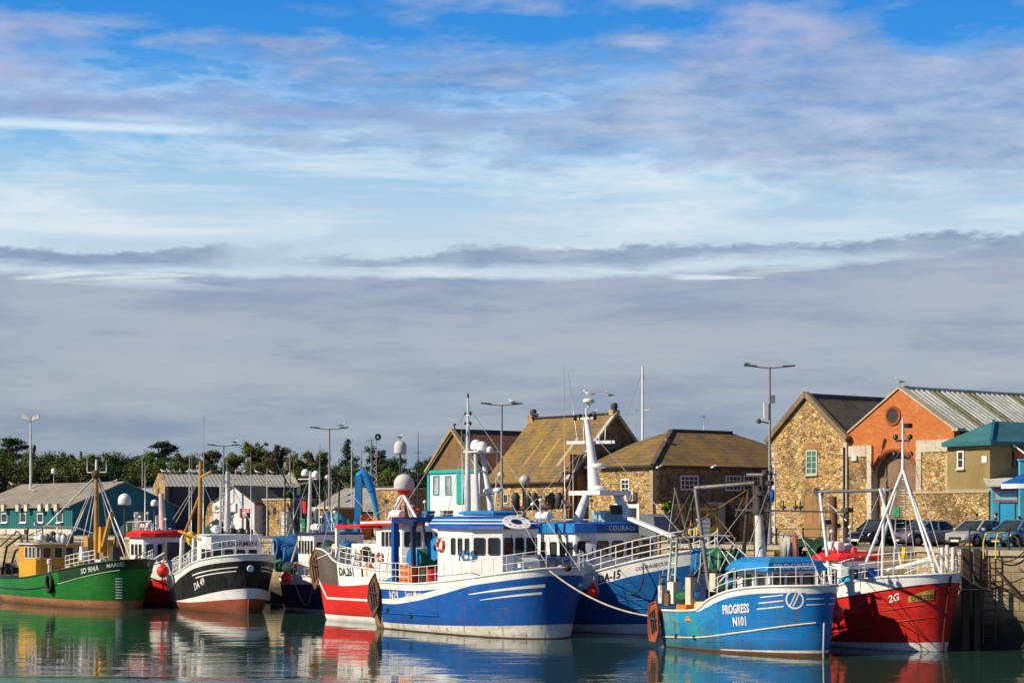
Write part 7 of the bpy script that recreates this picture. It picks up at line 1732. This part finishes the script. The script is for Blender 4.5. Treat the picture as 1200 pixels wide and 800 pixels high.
globe('globe lamp on a black post before the stone store', 615, 556, 131, .38); globe('globe lamp half hidden behind the radar frame of N29', 587, 552, 142, .26)
globe('globe lamp near the big conifer', 384, 556, 178, .28); globe('globe lamp right of the navy boat mast', 371, 556, 176, .24)
def domemast(label, px, top, Y, r, body=.5, mat=None):
    p = at(px, top, Y); o = thing('radar_dome', label, 'satellite dome', (p.x, p.y, QZ if Y > 155 else p.z - 6)); z = p.z - o.location.z - r * (1.3 + body)
    m = MB(); m.lathe(dome_prof(r, body), mat or CLEANWHITE, (0, 0, z), n=20); m.build('dome', o); m = MB(); m.tube((0, 0, 0), (0, 0, z + .05), .07, DARKSTEEL, n=8); m.build('post', o)
domemast('large white radar dome on a thin post by the teal shed', 146, 578, 168, .55); domemast('small white radar dome right of the large one', 181, 585, 170, .32)
domemast('pale grey satellite dome with a gull on top', 469, 516, 158, .5, .9, MATS['grey_dome'])
# lattice mast
p = at(437, 512, 205); o = thing('lattice_mast', 'slim lattice aerial mast right of the dark conifer', 'mast', (p.x, p.y, QZ)); h = p.z - QZ; m = MB()
for a in (0, 120, 240): m.tube((.45 * math.cos(R(a)), .45 * math.sin(R(a)), 0), (.35 * math.cos(R(a)), .35 * math.sin(R(a)), h - .3), .035, ALU, n=5)
k = 0; z = 0
while z < h - .8:
    for a in (0, 120, 240): m.tube((.42 * math.cos(R(a)), .42 * math.sin(R(a)), z), (.42 * math.cos(R(a + 120)), .42 * math.sin(R(a + 120)), z + .7), .022, ALU, n=4)
    z += .7
m.build('lattice', o); m = MB(); m.path([(-.7, 0, h - .4), (.7, 0, h - .2)], .04, STEEL, 5); m.lathe([(.1, 0), (.35, .1), (.36, .14)], STEEL, (.5, -.1, h), (.3, -1, 0), 10); m.build('aerial', o)
for (px, top, Y, kind, lb) in ((63, 553, 204, 'w', 'short pole with a white lantern head behind the teal shed roof'), (78, 541, 204, 'd', 'thin dark aerial pole behind the teal shed roof'), (222, 536, 178, 'w', 'thin white pole in front of the grey store left of the ochre mast'), (313, 548, 176, 'w', 'thin white pole in front of the right end of the grey store'), (412, 519, 170, 'w', 'thin pale aerial pole right of the lamp post with the gull'), (424, 527, 172, 'd', 'thin dark pole left of the lattice mast'), (490, 506, 164, 'd', 'thin dark aerial pole between the domes and the white gabled house'), (352, 552, 168, 'd', 'thin dark pole beside the red flag'), (908, 520, 126.5, 'w', 'thin white pole at the left corner of the rubble stone gable')):
    p = at(px, top, Y); o = thing('aerial_pole', lb, 'pole', (p.x, p.y, QZ), 0, 'thin poles standing along the quay'); h = p.z - QZ
    m = MB(); m.path([(0, 0, 0), (0, 0, h * .6), (0, 0, h)], .05, ALU if kind == 'w' else GUTTER, 7, [.075, .05, .02]); m.build('post', o)
    m = MB(); m.lathe([(.1, 0), (.26, .06), (.26, .5), (.1, .6)], DIRTYWHITE, (0, 0, h - .2), n=10) if px == 63 else m.box(-.35, .35, -.02, .02, h * .8, h * .8 + .05, STEEL); m.build('fitting', o)
# yacht mast far behind
p = at(753, 430, 190); o = thing('yacht', 'sailing yacht whose white mast stands above the roofs', 'yacht', (p.x, p.y, QZ + 1.4)); h = p.z - QZ - 1.4
m = MB(); m.path([(0, 0, 0), (0, 0, h)], .11, CLEANWHITE, 8, [.15, .09]); m.build('mast', o)
m = MB(); m.tube((-1.0, .3, h * .42), (1.0, -.3, h * .42), .04, ALU, n=5); m.tube((-.7, .2, h * .72), (.7, -.2, h * .72), .035, ALU, n=5); m.build('spreader', o)
for s_ in (-1, 1): m = MB(); m.path([(s_ * 1.6, -s_ * .5, .2), (s_ * 1.0, -s_ * .3, h * .42), (s_ * .7, -s_ * .2, h * .72), (0, 0, h * .97)], .022, WIRE, 4); m.build('shroud', o)
m = MB(); m.tube((-5, 1, .5), (0, 0, h * .97), .02, WIRE, n=4); m.build('backstay', o)
m = MB(); rows = []
for k in range(11): f_ = k / 10; b_ = 1.6 * math.sin(math.pi * (.12 + .88 * f_) ** .8); rows.append([V((5.5 - 11 * f_, -b_, .3)), V((5.3 - 10.6 * f_, -b_ * .6, -.7)), V((5.0 - 10 * f_, 0, -1.1)), V((5.3 - 10.6 * f_, b_ * .6, -.7)), V((5.5 - 11 * f_, b_, .3)), V((5.5 - 11 * f_, 0, .5))])
m.grid(rows, CLEANWHITE, True, True); m.build('hull', o); m = MB(); m.box(-.3, .3, -.15, .15, -1.45, -1.0, GREY); m.build('keel', o)

# bright blue knuckle boom crane
p = at(419, 606, 150); o = thing('crane', 'bright blue knuckle boom crane folded above the red and white boat', 'crane', (p.x, p.y, QZ), R(0))
CRB = paint('crane_blue', (.01, .24, .62), .35, .2, .1); q = lambda px, py: at(px, py, 150) - V((p.x, p.y, QZ))
m = MB(); m.lathe([(.6, 0), (.6, .3), (.3, .4), (.3, 1.4)], CRB, (0, 0, 0), n=14); m.build('pedestal', o)
m = MB(); m.beam(V((0, 0, 1.3)), q(420, 557), .55, .45, CRB); m.build('column', o); m = MB(); m.path([q(419.5, 558), q(424, 554), q(430, 560), q(436, 575)], .34, CRB, 8, [.28, .34, .36, .3]); m.build('boom', o)
m = MB(); m.path([q(436, 574), q(440, 592), q(443, 606)], .24, CRB, 8, [.26, .2, .14]); m.build('jib', o); m = MB(); m.tube(q(422, 572), q(433, 566), .1, ALU, n=8); m.build('hydraulic_ram', o); m = MB(); m.path([q(443, 606), q(446, 612), q(440, 616)], .07, DARKSTEEL, 6); m.build('hook', o)
for (px, a, bp, c1, lb) in ((397, (397, 612), 598, TEALNET, 'turquoise net heap on the quay left of the blue crane'), (386, (386, 614), 600, BLUENET, 'blue net heap on the quay under the lamp post'), (372, (372, 612), 603, DARKNET, 'dark net heap on the quay beside the red flag')):
    p = at(px, 620, 152.5); m = MB(); rr = random.Random(px); rows = []
    for k in range(7):
        f_ = k / 6; rows.append([V((1.0 * math.cos(2 * math.pi * j / 12) * (1 - f_ ** 2) * rr.uniform(.85, 1.2), .9 * math.sin(2 * math.pi * j / 12) * (1 - f_ ** 2) * rr.uniform(.85, 1.15), 2.2 * f_ * rr.uniform(.9, 1.1))) for j in range(12)])
    m.grid(rows, c1, True, True); ob = m.build('net_heap'); ob.location = (p.x, p.y, QZ); tag(ob, lb, 'fishing net', 'net heaps on the quay')
# rusty net rail before the stone store
p0, p1 = at(588, 597, 133.5), at(672, 592, 131.0); o = thing('net_rail', 'rusty horizontal pipe rail with hanging gear before the stone store', 'rail', (p0.x, p0.y, QZ))
d = p1 - p0; m = MB(); zz = p0.z - QZ; m.tube((0, 0, zz), (d.x, d.y, p1.z - QZ), .16, paint('purple_brown_pipe', (.09, .045, .04), .7, .5, .3), n=10); m.build('pipe', o)
for f_ in (.03, .32, .62, .95): m = MB(); m.tube((d.x * f_, d.y * f_, 0), (d.x * f_, d.y * f_, zz + (.9 if f_ in (.32, .62) else 0)), .06, GUTTER, n=6); m.build('post', o)
for f_ in (.2, .38, .46, .7, .8): m = MB(); m.lathe([(.06, -.35), (.3, -.15), (.26, .35), (.32, .5), (.1, .8)], DARKSTEEL, (d.x * f_, d.y * f_ - .1, zz + .35), n=9); m.build('hanging_block', o)
p = at(633, 617, 130.5); 

# ================================================================== quay edge: railing, ladder hoops, piles, ropes
o = thing('quay_railing', 'black post and rail fence along the quay edge in front of the cars', 'railing', (22.8, 99.8, QZ), -math.atan2(.6, 1)); BK = plain('black_iron', (.015, .015, .016), .5)
pts = [V((-.0 + .2, 0, 0)), V((0.2, 12.6, 0))]
for k in range(7): m = MB(); m.tube((.15 + k * 2.0, .0, 0), (.15 + k * 2.0, .0, 1.05), .045, BK, n=8); m.lathe([(.07, 0), (.07, .06), (.02, .1)], BK, (.15 + k * 2.0, 0, 1.03), n=8); m.build('post', o)
for z in (.98, .5): m = MB(); m.tube((.15, 0, z), (12.3, 0, z), .022, BK, n=5); m.build('rail', o)
o = thing('quay_railing', 'black post and rail fence along the inner quay behind the red boat', 'railing', (15.6, 117.4, QZ))
for k in range(6): m = MB(); m.tube((k * 1.45, -k * .83, 0), (k * 1.45, -k * .83, 1.05), .05, BK, n=8); m.build('post', o)
for z in (.98, .5): m = MB(); m.tube((0, 0, z), (7.25, -4.15, z), .022, BK, n=5); m.build('rail', o)
o = thing('quay_ladder', 'yellow hooped ladder rails at the corner of the quay wall', 'ladder', (23.5, 98.98, QZ), -.54)
for dx in (0, .62):
    m = MB(); m.path([(dx + .9, 1.1, 0), (dx + .75, .9, .6), (dx + .4, .5, .95), (dx + .05, .0, .85), (dx, -.2, .4), (dx, -.2, -.5)], .032, YELLOW, 8); m.build('hoop', o)
    m = MB(); m.tube((dx, -.22, -.4), (dx, -.22, -4.6), .04, RUSTY, n=6); m.build('stile', o)
for k in range(12): m = MB(); m.tube((0, -.22, -.6 - k * .33), (.62, -.22, -.6 - k * .33), .025, RUSTY, n=5); m.build('rung', o)
for k, (x, y, w_) in enumerate(((22.6, 99.25, .34), (23.1, 98.98, .30))):
    m = MB(); m.box(-w_ / 2, w_ / 2, -w_ / 2, w_ / 2, -1.5, QZ + .1, paint('tarred_timber', (.07, .05, .033), .85, .5, 0)); ob = m.build('timber_pile'); ob.location = (x, y, 0)
    tag(ob, ['tarred timber fender pile left of the quay ladder', 'second tarred timber pile against the quay beside the ladder'][k], 'pile', 'fender piles at the quay corner')
for k, (x, sag, ex) in enumerate(((25.2, .3, 24.0), (27.0, .8, 25.0), (28.0, 1.2, 23.5), (30, 1.7, 24.4))):
    rope(['short dark rope hanging down the sunlit wall from the ladder', 'dark rope looping across the wall in the middle', 'long dark rope looping low across the wall', 'longest dark rope drooping across the wall to the frame edge'][k], (ex, 99.25 - .6 * (ex - 22.8), QZ - .4 - k * .5), (x, 99.25 - .6 * (x - 22.8), QZ + .02), sag, .035, DARKROPE, 'hanging_rope', 'ropes on the quay wall')
for k, (x0, z0, x1, z1) in enumerate(((23.9, 4.0, 26.0, 1.2), (27.8, 5.0, 26.6, 1.4), (28.2, 5.0, 27.2, 1.2))):
    m = MB(); m.tube((0, 0, 0), (x1 - x0, -.5 - .6 * (x1 - x0), z1 - z0), .07, paint('tarred_pole', (.05, .03, .02), .8, .5, 0), n=7); ob = m.build('spar'); ob.location = (x0, 99.2 - .6 * (x0 - 22.8), z0)
    tag(ob, ['dark slanting spar leaning on the wall just right of the ladder', 'left one of the pair of steep dark spars at the right edge', 'right one of the pair of steep dark spars at the right edge'][k], 'spar', 'spars leaning on the quay wall')

# ================================================================== forklift
p = at(824, 630, 125.5); o = thing('forklift', 'yellow forklift truck parked before the pale grey door', 'forklift', (p.x, p.y, QZ), R(205))
m = MB(); m.hexa([(-.9, -.55, .35), (.8, -.55, .35), (.8, .55, .35), (-.9, .55, .35), (-1.0, -.55, 1.15), (.75, -.55, .95), (.75, .55, .95), (-1.0, .55, 1.15)], YELLOW); m.build('body', o)
m = MB()
for x, y in ((-.7, -.5), (-.7, .5), (.6, -.5), (.6, .5)): m.tube((x, y, 1.0), (x * .8, y, 2.15), .05, YELLOW, n=6)
m.box(-.65, .6, -.55, .55, 2.15, 2.22, YELLOW); m.build('overhead_guard', o)
m = MB()
for y in (-.35, .35): m.beam((1.0, y, .1), (1.0, y, 2.6), .1, .12, BLACK)
for z in (.5, 1.5, 2.5): m.beam((1.0, -.4, z), (1.0, .4, z), .08, .08, BLACK)
m.build('mast', o)
for y in (-.3, .3): m = MB(); m.box(1.05, 2.1, y - .06, y + .06, .1, .15, BLACK); m.build('fork', o)
for x, y in ((-.6, -.6), (-.6, .6), (.6, -.6), (.6, .6)): m = MB(); m.lathe([(.14, -.1), (.3, -.1), (.32, 0), (.3, .1), (.14, .1)], RUBBER, (x, y, .32), (0, 1, 0), 16); m.build('wheel', o)
m = MB(); m.box(-.4, .0, -.25, .25, 1.0, 1.2, BLACK); m.box(-.5, -.4, -.25, .25, 1.0, 1.6, BLACK); m.build('seat', o)

# ================================================================== cars
CARGLASS = glass('car_glass', (.02, .028, .03), .04); LAMPG = glass('headlamp_glass', (.55, .56, .56), .1); TAIL = glass('tail_lamp_red', (.30, .01, .01), .15)
RIM = plain('alloy_rim', (.45, .45, .46), .3, .6); PLATE = plain('number_plate', (.72, .70, .62), .5, var=.04)
def carpaint(name, c): 
    t = NT(name); t.setc(c); t.set(Metallic=.35, Roughness=.28); t.b.inputs['Coat Weight'].default_value = .8; t.b.inputs['Coat Roughness'].default_value = .06; return t.m
def car(label, x, y, hd, col, Lc=4.3, hgt=1.46, hatch=False):
    o = thing('parked_car', label, 'car', (x, y, QZ), R(hd), 'cars parked along the quay'); k = Lc / 4.3
    st = [(-2.15, .66, .46, .74), (-2.08, .78, .32, .90), (-1.7, .86, .24, .97), (-.8, .885, .2, .96), (.3, .885, .2, .94), (1.1, .88, .2, .92), (1.7, .85, .22, .82), (2.02, .77, .28, .70), (2.15, .64, .40, .58)]
    m = MB(); rows = []
    for x_, w_, zb, zs in st:
        rows.append([V((x_ * k, s_ * w_ * f_, z)) for s_, f_, z in ((-1, .88, zb), (-1, 1, zb + (zs - zb) * .25), (-1, 1.01, zb + (zs - zb) * .62), (-1, .95, zb + (zs - zb) * .93), (-1, .82, zs), (1, .82, zs), (1, .95, zb + (zs - zb) * .93), (1, 1.01, zb + (zs - zb) * .62), (1, 1, zb + (zs - zb) * .25), (1, .88, zb))])
    m.grid(rows, col, True, True); m.face(rows[0], col); m.face(rows[-1][::-1], col); m.build('body', o)
    xr = -2.0 if hatch else -1.65; xt = -1.55 if hatch else -.95
    lo = [V((xr * k, -.76, .94)), V((1.12 * k, -.78, .92)), V((1.12 * k, .78, .92)), V((xr * k, .76, .94))]; hi = [V((xt * k, -.58, hgt - .04)), V((.28 * k, -.60, hgt - .03)), V((.28 * k, .60, hgt - .03)), V((xt * k, .58, hgt - .04))]
    for i, nm in ((0, 'side_window'), (1, 'windscreen'), (2, 'side_window'), (3, 'rear_window')):
        j = (i + 1) % 4; m = MB(); m.face([lo[i], lo[j], hi[j], hi[i]], CARGLASS); m.build(nm, o)
    for a, b_ in zip(lo, hi): m = MB(); m.beam(a, b_, .10, .09, col); m.build('pillar', o)
    for s_ in (-1, 1): a, b_ = (lo[0] + lo[1]) / 2, (hi[0] + hi[1]) / 2; m = MB(); m.beam((a.x, s_ * .775, .93), (b_.x, s_ * .60, hgt - .03), .09, .05, col); m.build('pillar', o)
    m = MB(); c = (hi[0] + hi[2]) / 2
    m.grid([[p + (p - c).normalized() * .05 for p in hi], [p + V((0, 0, .035)) for p in hi], [c + (p - c) * .6 + V((0, 0, .065)) for p in hi]], col, True, True); m.face([c + (p - c) * .6 + V((0, 0, .065)) for p in hi], col); m.build('roof', o)
    for x_ in (-1.33, 1.33):
        for s_ in (-1, 1):
            m = MB(); m.lathe([(.2, -.1), (.30, -.1), (.325, -.06), (.325, .06), (.30, .1), (.2, .1)], RUBBER, (x_ * k, s_ * .82, .325), (0, 1, 0), 18); w_ = m.build('wheel', o)
            m = MB(); m.lathe([(.001, .03), (.06, .05), (.19, .02), (.2, -.05)], RIM, (x_ * k, s_ * .88, .325), (0, s_, 0), 14); m.build('rim', w_)
            m = MB(); m.lathe([(.40, .0), (.39, .015), (.3, .015)], BLACK, (x_ * k, s_ * .875, .35), (0, s_, 0), 18); m.build('wheel_arch', o)
    for s_ in (-1, 1):
        m = MB(); m.hexa([(1.88 * k, s_ * .48, .60), (2.13 * k, s_ * .48, .54), (1.95 * k, s_ * .80, .56), (1.8 * k, s_ * .8, .6), (1.88 * k, s_ * .48, .74), (2.08 * k, s_ * .48, .66), (1.86 * k, s_ * .84, .72), (1.7 * k, s_ * .82, .78)], LAMPG); m.build('headlight', o)
        m = MB(); m.box(-2.16 * k, -1.98 * k, s_ * .66 - .13, s_ * .66 + .13, .68, .84, TAIL); m.build('tail_light', o)
        m = MB(); m.obox((.78 * k, s_ * .95, 1.0), (1, 0, 0), (0, 0, 1), .18, .14, .2, col); m.build('mirror', o)
    m = MB(); m.box(2.05 * k, 2.165 * k, -.42, .42, .40, .56, BLACK); m.build('grille', o)
    m = MB(); m.box(2.12 * k, 2.18 * k, -.26, .26, .30, .41, PLATE); m.build('number_plate', o)
    return o
car('black hatchback at the left end of the row behind the white A-frame', 21.3, 115.3, 218, carpaint('black_car_paint', (.012, .013, .016)), 4.2, 1.55, True)
car('mid grey saloon beside the black hatchback behind the mast leg', 23.9, 114.8, 208, carpaint('slate_car_paint', (.22, .215, .25)), 4.4, 1.46)
car('silver saloon parked in the middle of the row, in front of the person in red', 26.4, 112.8, 222, carpaint('silver_car_paint', (.5, .49, .47)), 4.4, 1.5)
car('mid blue hatchback right of the silver saloon', 28.4, 112.0, 222, carpaint('steel_blue_car_paint', (.09, .24, .45)), 4.1, 1.5, True)
car('dark navy car at the right edge of the row with a pale plate', 29.0, 108.6, 250, carpaint('navy_car_paint', (.03, .07, .16)), 4.2, 1.5, True)
car('dark green car half hidden behind the grey saloon', 23.2, 118.6, 205, carpaint('bottle_green_car_paint', (.01, .05, .035)), 4.3, 1.5)

# ================================================================== people behind the cars
SKIN = plain('skin', (.45, .25, .17), .55, var=.06); HAIRD = plain('dark_hair', (.015, .011, .009), .6); HAIRG = plain('greying_hair', (.16, .14, .12), .6)
def person(label, x, y, hd, jacket, trousers, hair, h=1.72):
    root = thing('person', label, 'person', (x, y, QZ), R(hd), 'people walking behind the parked cars'); k = h / 1.75
    J = {'pel': (0, 0, .95), 'wst': (.01, 0, 1.12), 'chest': (.02, 0, 1.34), 'neck': (.01, 0, 1.50), 'head0': (.03, 0, 1.58), 'head1': (.035, 0, 1.70)}
    R_ = {'pel': (.16, .13), 'wst': (.15, .115), 'chest': (.18, .125), 'neck': (.06, .06), 'head0': (.085, .095), 'head1': (.075, .09)}
    E = [('pel', 'wst'), ('wst', 'chest'), ('chest', 'neck'), ('neck', 'head0'), ('head0', 'head1')]
    for s_, n in ((1, 'l'), (-1, 'r')):
        for nm, p, r in (('sh', (.01, s_ * .19, 1.42), .07), ('el', (-.04 - .03 * s_, s_ * .25, 1.15), .05), ('wr', (.10, s_ * .23, .93), .034), ('hand', (.14, s_ * .22, .84), .042), ('hip', (0, s_ * .095, .90), .095), ('kn', (.05 * s_ + .03, s_ * .10, .50), .065), ('an', (.07 * s_ - .03, s_ * .105, .09), .045), ('toe', (.07 * s_ + .15, s_ * .12, .04), .042)):
            J[nm + n] = p; R_[nm + n] = (r, r)
        E += [('chest', 'sh' + n), ('sh' + n, 'el' + n), ('el' + n, 'wr' + n), ('wr' + n, 'hand' + n), ('pel', 'hip' + n), ('hip' + n, 'kn' + n), ('kn' + n, 'an' + n), ('an' + n, 'toe' + n)]
    names = list(J); me = bpy.data.meshes.new('body'); me.from_pydata([V(J[n]) * k for n in names], [(names.index(a), names.index(b_)) for a, b_ in E], [])
    o = bpy.data.objects.new('body', me); COL.objects.link(o); md = o.modifiers.new('skin', 'SKIN')
    for i, n in enumerate(names): me.skin_vertices[0].data[i].radius = (R_[n][0] * k, R_[n][1] * k)
    me.skin_vertices[0].data[0].use_root = True
    sb = o.modifiers.new('sub', 'SUBSURF'); sb.levels = 2; sb.render_levels = 2
    me2 = bpy.data.meshes.new_from_object(o.evaluated_get(bpy.context.evaluated_depsgraph_get())); bpy.data.objects.remove(o)
    for mt in (SKIN, jacket, trousers, BLACK): me2.materials.append(mt)
    for p in me2.polygons:
        c = p.center / k; p.use_smooth = True
        p.material_index = 0 if c.z > 1.49 else (3 if c.z < .10 else (0 if (abs(c.y) > .15 and c.z < .92 and c.x > .06) else (1 if c.z > .86 else 2)))
    o = bpy.data.objects.new('body', me2); COL.objects.link(o); o.parent = root
    m = MB(); m.ball((.0, 0, 1.685 * k), .098 * k, hair, 12, (1.05, .95, 1.0)); m.v = [(v[0] - .018, v[1], max(v[2], 1.60 * k)) for v in m.v]; m.build('hair', root)
    m = MB(); hz = 1.655 * k; m.ball((.128 * k, 0, hz - .02), .016, SKIN, 6, (1.2, .8, 1.4)); m.build('nose', root)
    for s_ in (-1, 1): m = MB(); m.ball((.108 * k, s_ * .033, hz + .01), .012, BLACK, 6); m.build('eye', root)
    m = MB(); m.box(.103 * k, .112 * k, -.022, .022, hz - .065, hz - .055, plain('lips', (.3, .1, .08), .6)); m.build('mouth', root)
    return root
person('person in a red jacket standing behind the silver saloon', 26.5, 116.4, 200, plain('red_jacket', (.42, .02, .025), .8), BLUEDK, HAIRG, 1.88)
person('person in dark clothes right of the one in red', 27.1, 116.2, 190, plain('black_jacket', (.02, .018, .02), .8), BLACK, HAIRD, 1.88)
person('taller person in black leaning by the blue shop door', 27.85, 114.6, 160, plain('black_coat', (.015, .015, .018), .8), BLACK, HAIRD, 1.92)
person('person in grey blue behind the mid blue hatchback', 29.0, 113.9, 185, plain('grey_blue_jumper', (.09, .12, .18), .8), BLUEDK, HAIRD, 1.7)

# ================================================================== gulls
GW = plain('gull_white', (.78, .78, .76), .6, var=.04); GG = plain('gull_grey', (.24, .26, .28), .6, var=.1); GB = plain('gull_beak', (.6, .36, .03), .5)
def gull(p, hd, label, k=1.0, group='gulls perched around the harbour'):
    k *= .82
    o = thing('gull', label, 'gull', p, R(hd), group)
    m = MB(); rows = []
    for x_, z, ry, rz_ in ((-.30, .20, .012, .008), (-.2, .20, .05, .035), (-.05, .20, .085, .075), (.07, .22, .08, .085), (.14, .27, .05, .06), (.165, .33, .045, .048), (.20, .36, .045, .045), (.235, .36, .03, .03), (.26, .355, .012, .012)):
        rows.append([V((x_, ry * math.cos(a), z + rz_ * math.sin(a))) * k for a in [2 * math.pi * j / 10 for j in range(10)]])
    m.grid(rows, GW, True, True); m.face(rows[0], GW); m.face(rows[-1][::-1], GW); m.build('body', o)
    for s_ in (-1, 1):
        m = MB(); m.grid([[V((.08, s_ * .075, .25)) * k, V((-.08, s_ * .10, .26)) * k, V((-.26, s_ * .06, .235)) * k, V((-.40, s_ * .015, .23)) * k], [V((.08, s_ * .095, .19)) * k, V((-.08, s_ * .112, .18)) * k, V((-.24, s_ * .07, .20)) * k, V((-.40, s_ * .02, .22)) * k]], GG, True, flip=s_ > 0); m.build('wing', o)
        m = MB(); m.tube(V((.0, s_ * .035, .14)) * k, V((.01, s_ * .035, .0)) * k, .009 * k, GB, n=5); m.build('leg', o)
    m = MB(); m.tube(V((.25, 0, .355)) * k, V((.32, 0, .34)) * k, .012 * k, GB, r2=.004, n=6); m.build('beak', o)
    return o
def gp(px, py, Y): return at(px, py, Y)
gull(gp(873.5, 430, 124), 200, 'gull perched on the left arm of the tallest lamp post', 1.3)
gull(gp(600, 474, 139), 170, 'gull perched on the arm of the lamp post before the white gabled house', 1.3)
gull(gp(401, 501.5, 160), 20, 'gull perched on the lamp post in front of the big conifer', 1.4)
gull(gp(276, 521, 182), 30, 'gull perched on the low lamp post above the store', 1.5)
gull(V((24.45, 125.6, QZ + 9.95)), 200, 'gull standing on the apex of the brick hall', 1.5)
gull(DA15.l2w(DA15.px(690, 471, 0) + V((0, 0, .2))), 170, 'gull standing on the mast top radar of DA15', 1.6)
gull(gp(469, 516, 158), 30, 'gull standing on the pale grey satellite dome', 1.5)
gull(V((7.0, 143.1, QZ + 10.2)), 210, 'gull on the right hand chimney of the mossy store', 1.5); gull(V((1.9, 149.6, QZ + 9.2)), 30, 'gull on the ridge at the left end of the mossy store', 1.3); gull(gp(697, 486, 144.5), 10, 'gull behind the DA15 mast on the mossy ridge', 1.3)
gull(gp(527, 506, 153.2), 200, 'gull on the ridge of the white gabled house', 1.2)
gb = Bld('x', 'x', 'x', 197, 200, 20); bpy.data.objects.remove(gb.root)
for k, f_ in enumerate((.1, .75, 1.3, 1.8, 2.5, 3.0, 3.7, 4.2, 7.3, 8.1, 9.4, 10.9)):
    q = gb.O + gb.u * f_ * 1.05 + gb.w * (3.55 + .05 * (k % 2)); gull((q.x, q.y, QZ + 6.14), 150 + 40 * (k % 5), 'white gull in the row standing along the pale store roof', 1.5, 'gulls in a row on the store roof')
for (px, Y, lb) in ((14, 191.5, 'gull on the teal shed roof at the far left'), (40, 192, 'gull resting on the slope of the teal shed roof')):
    bb = at(px, 570 if px == 14 else 578, Y + 4.2); gull(bb, 180, lb, 1.5)
gull(gp(134, 567, 193), 20, 'gull on the gable end of the teal shed', 1.5)
# one gull in flight
p = at(601, 472, 150); o = thing('gull', 'dark gull gliding in the sky left of the radar mast', 'gull', p, R(0), None)
m = MB(); rows = []
for x_, r in ((-.28, .01), (-.15, .05), (.05, .075), (.2, .05), (.28, .03), (.34, .008)): rows.append([V((x_, r * math.cos(a), r * math.sin(a))) for a in [2 * math.pi * j / 8 for j in range(8)]])
m.grid(rows, GG, True, True); m.build('body', o)
for s_ in (-1, 1): m = MB(); m.grid([[(.12, s_ * .05, .03), (.16, s_ * .35, .10), (.02, s_ * .75, .02)], [(-.08, s_ * .05, .03), (-.04, s_ * .35, .10), (-.06, s_ * .75, .02)]], GG, True); m.build('wing', o)
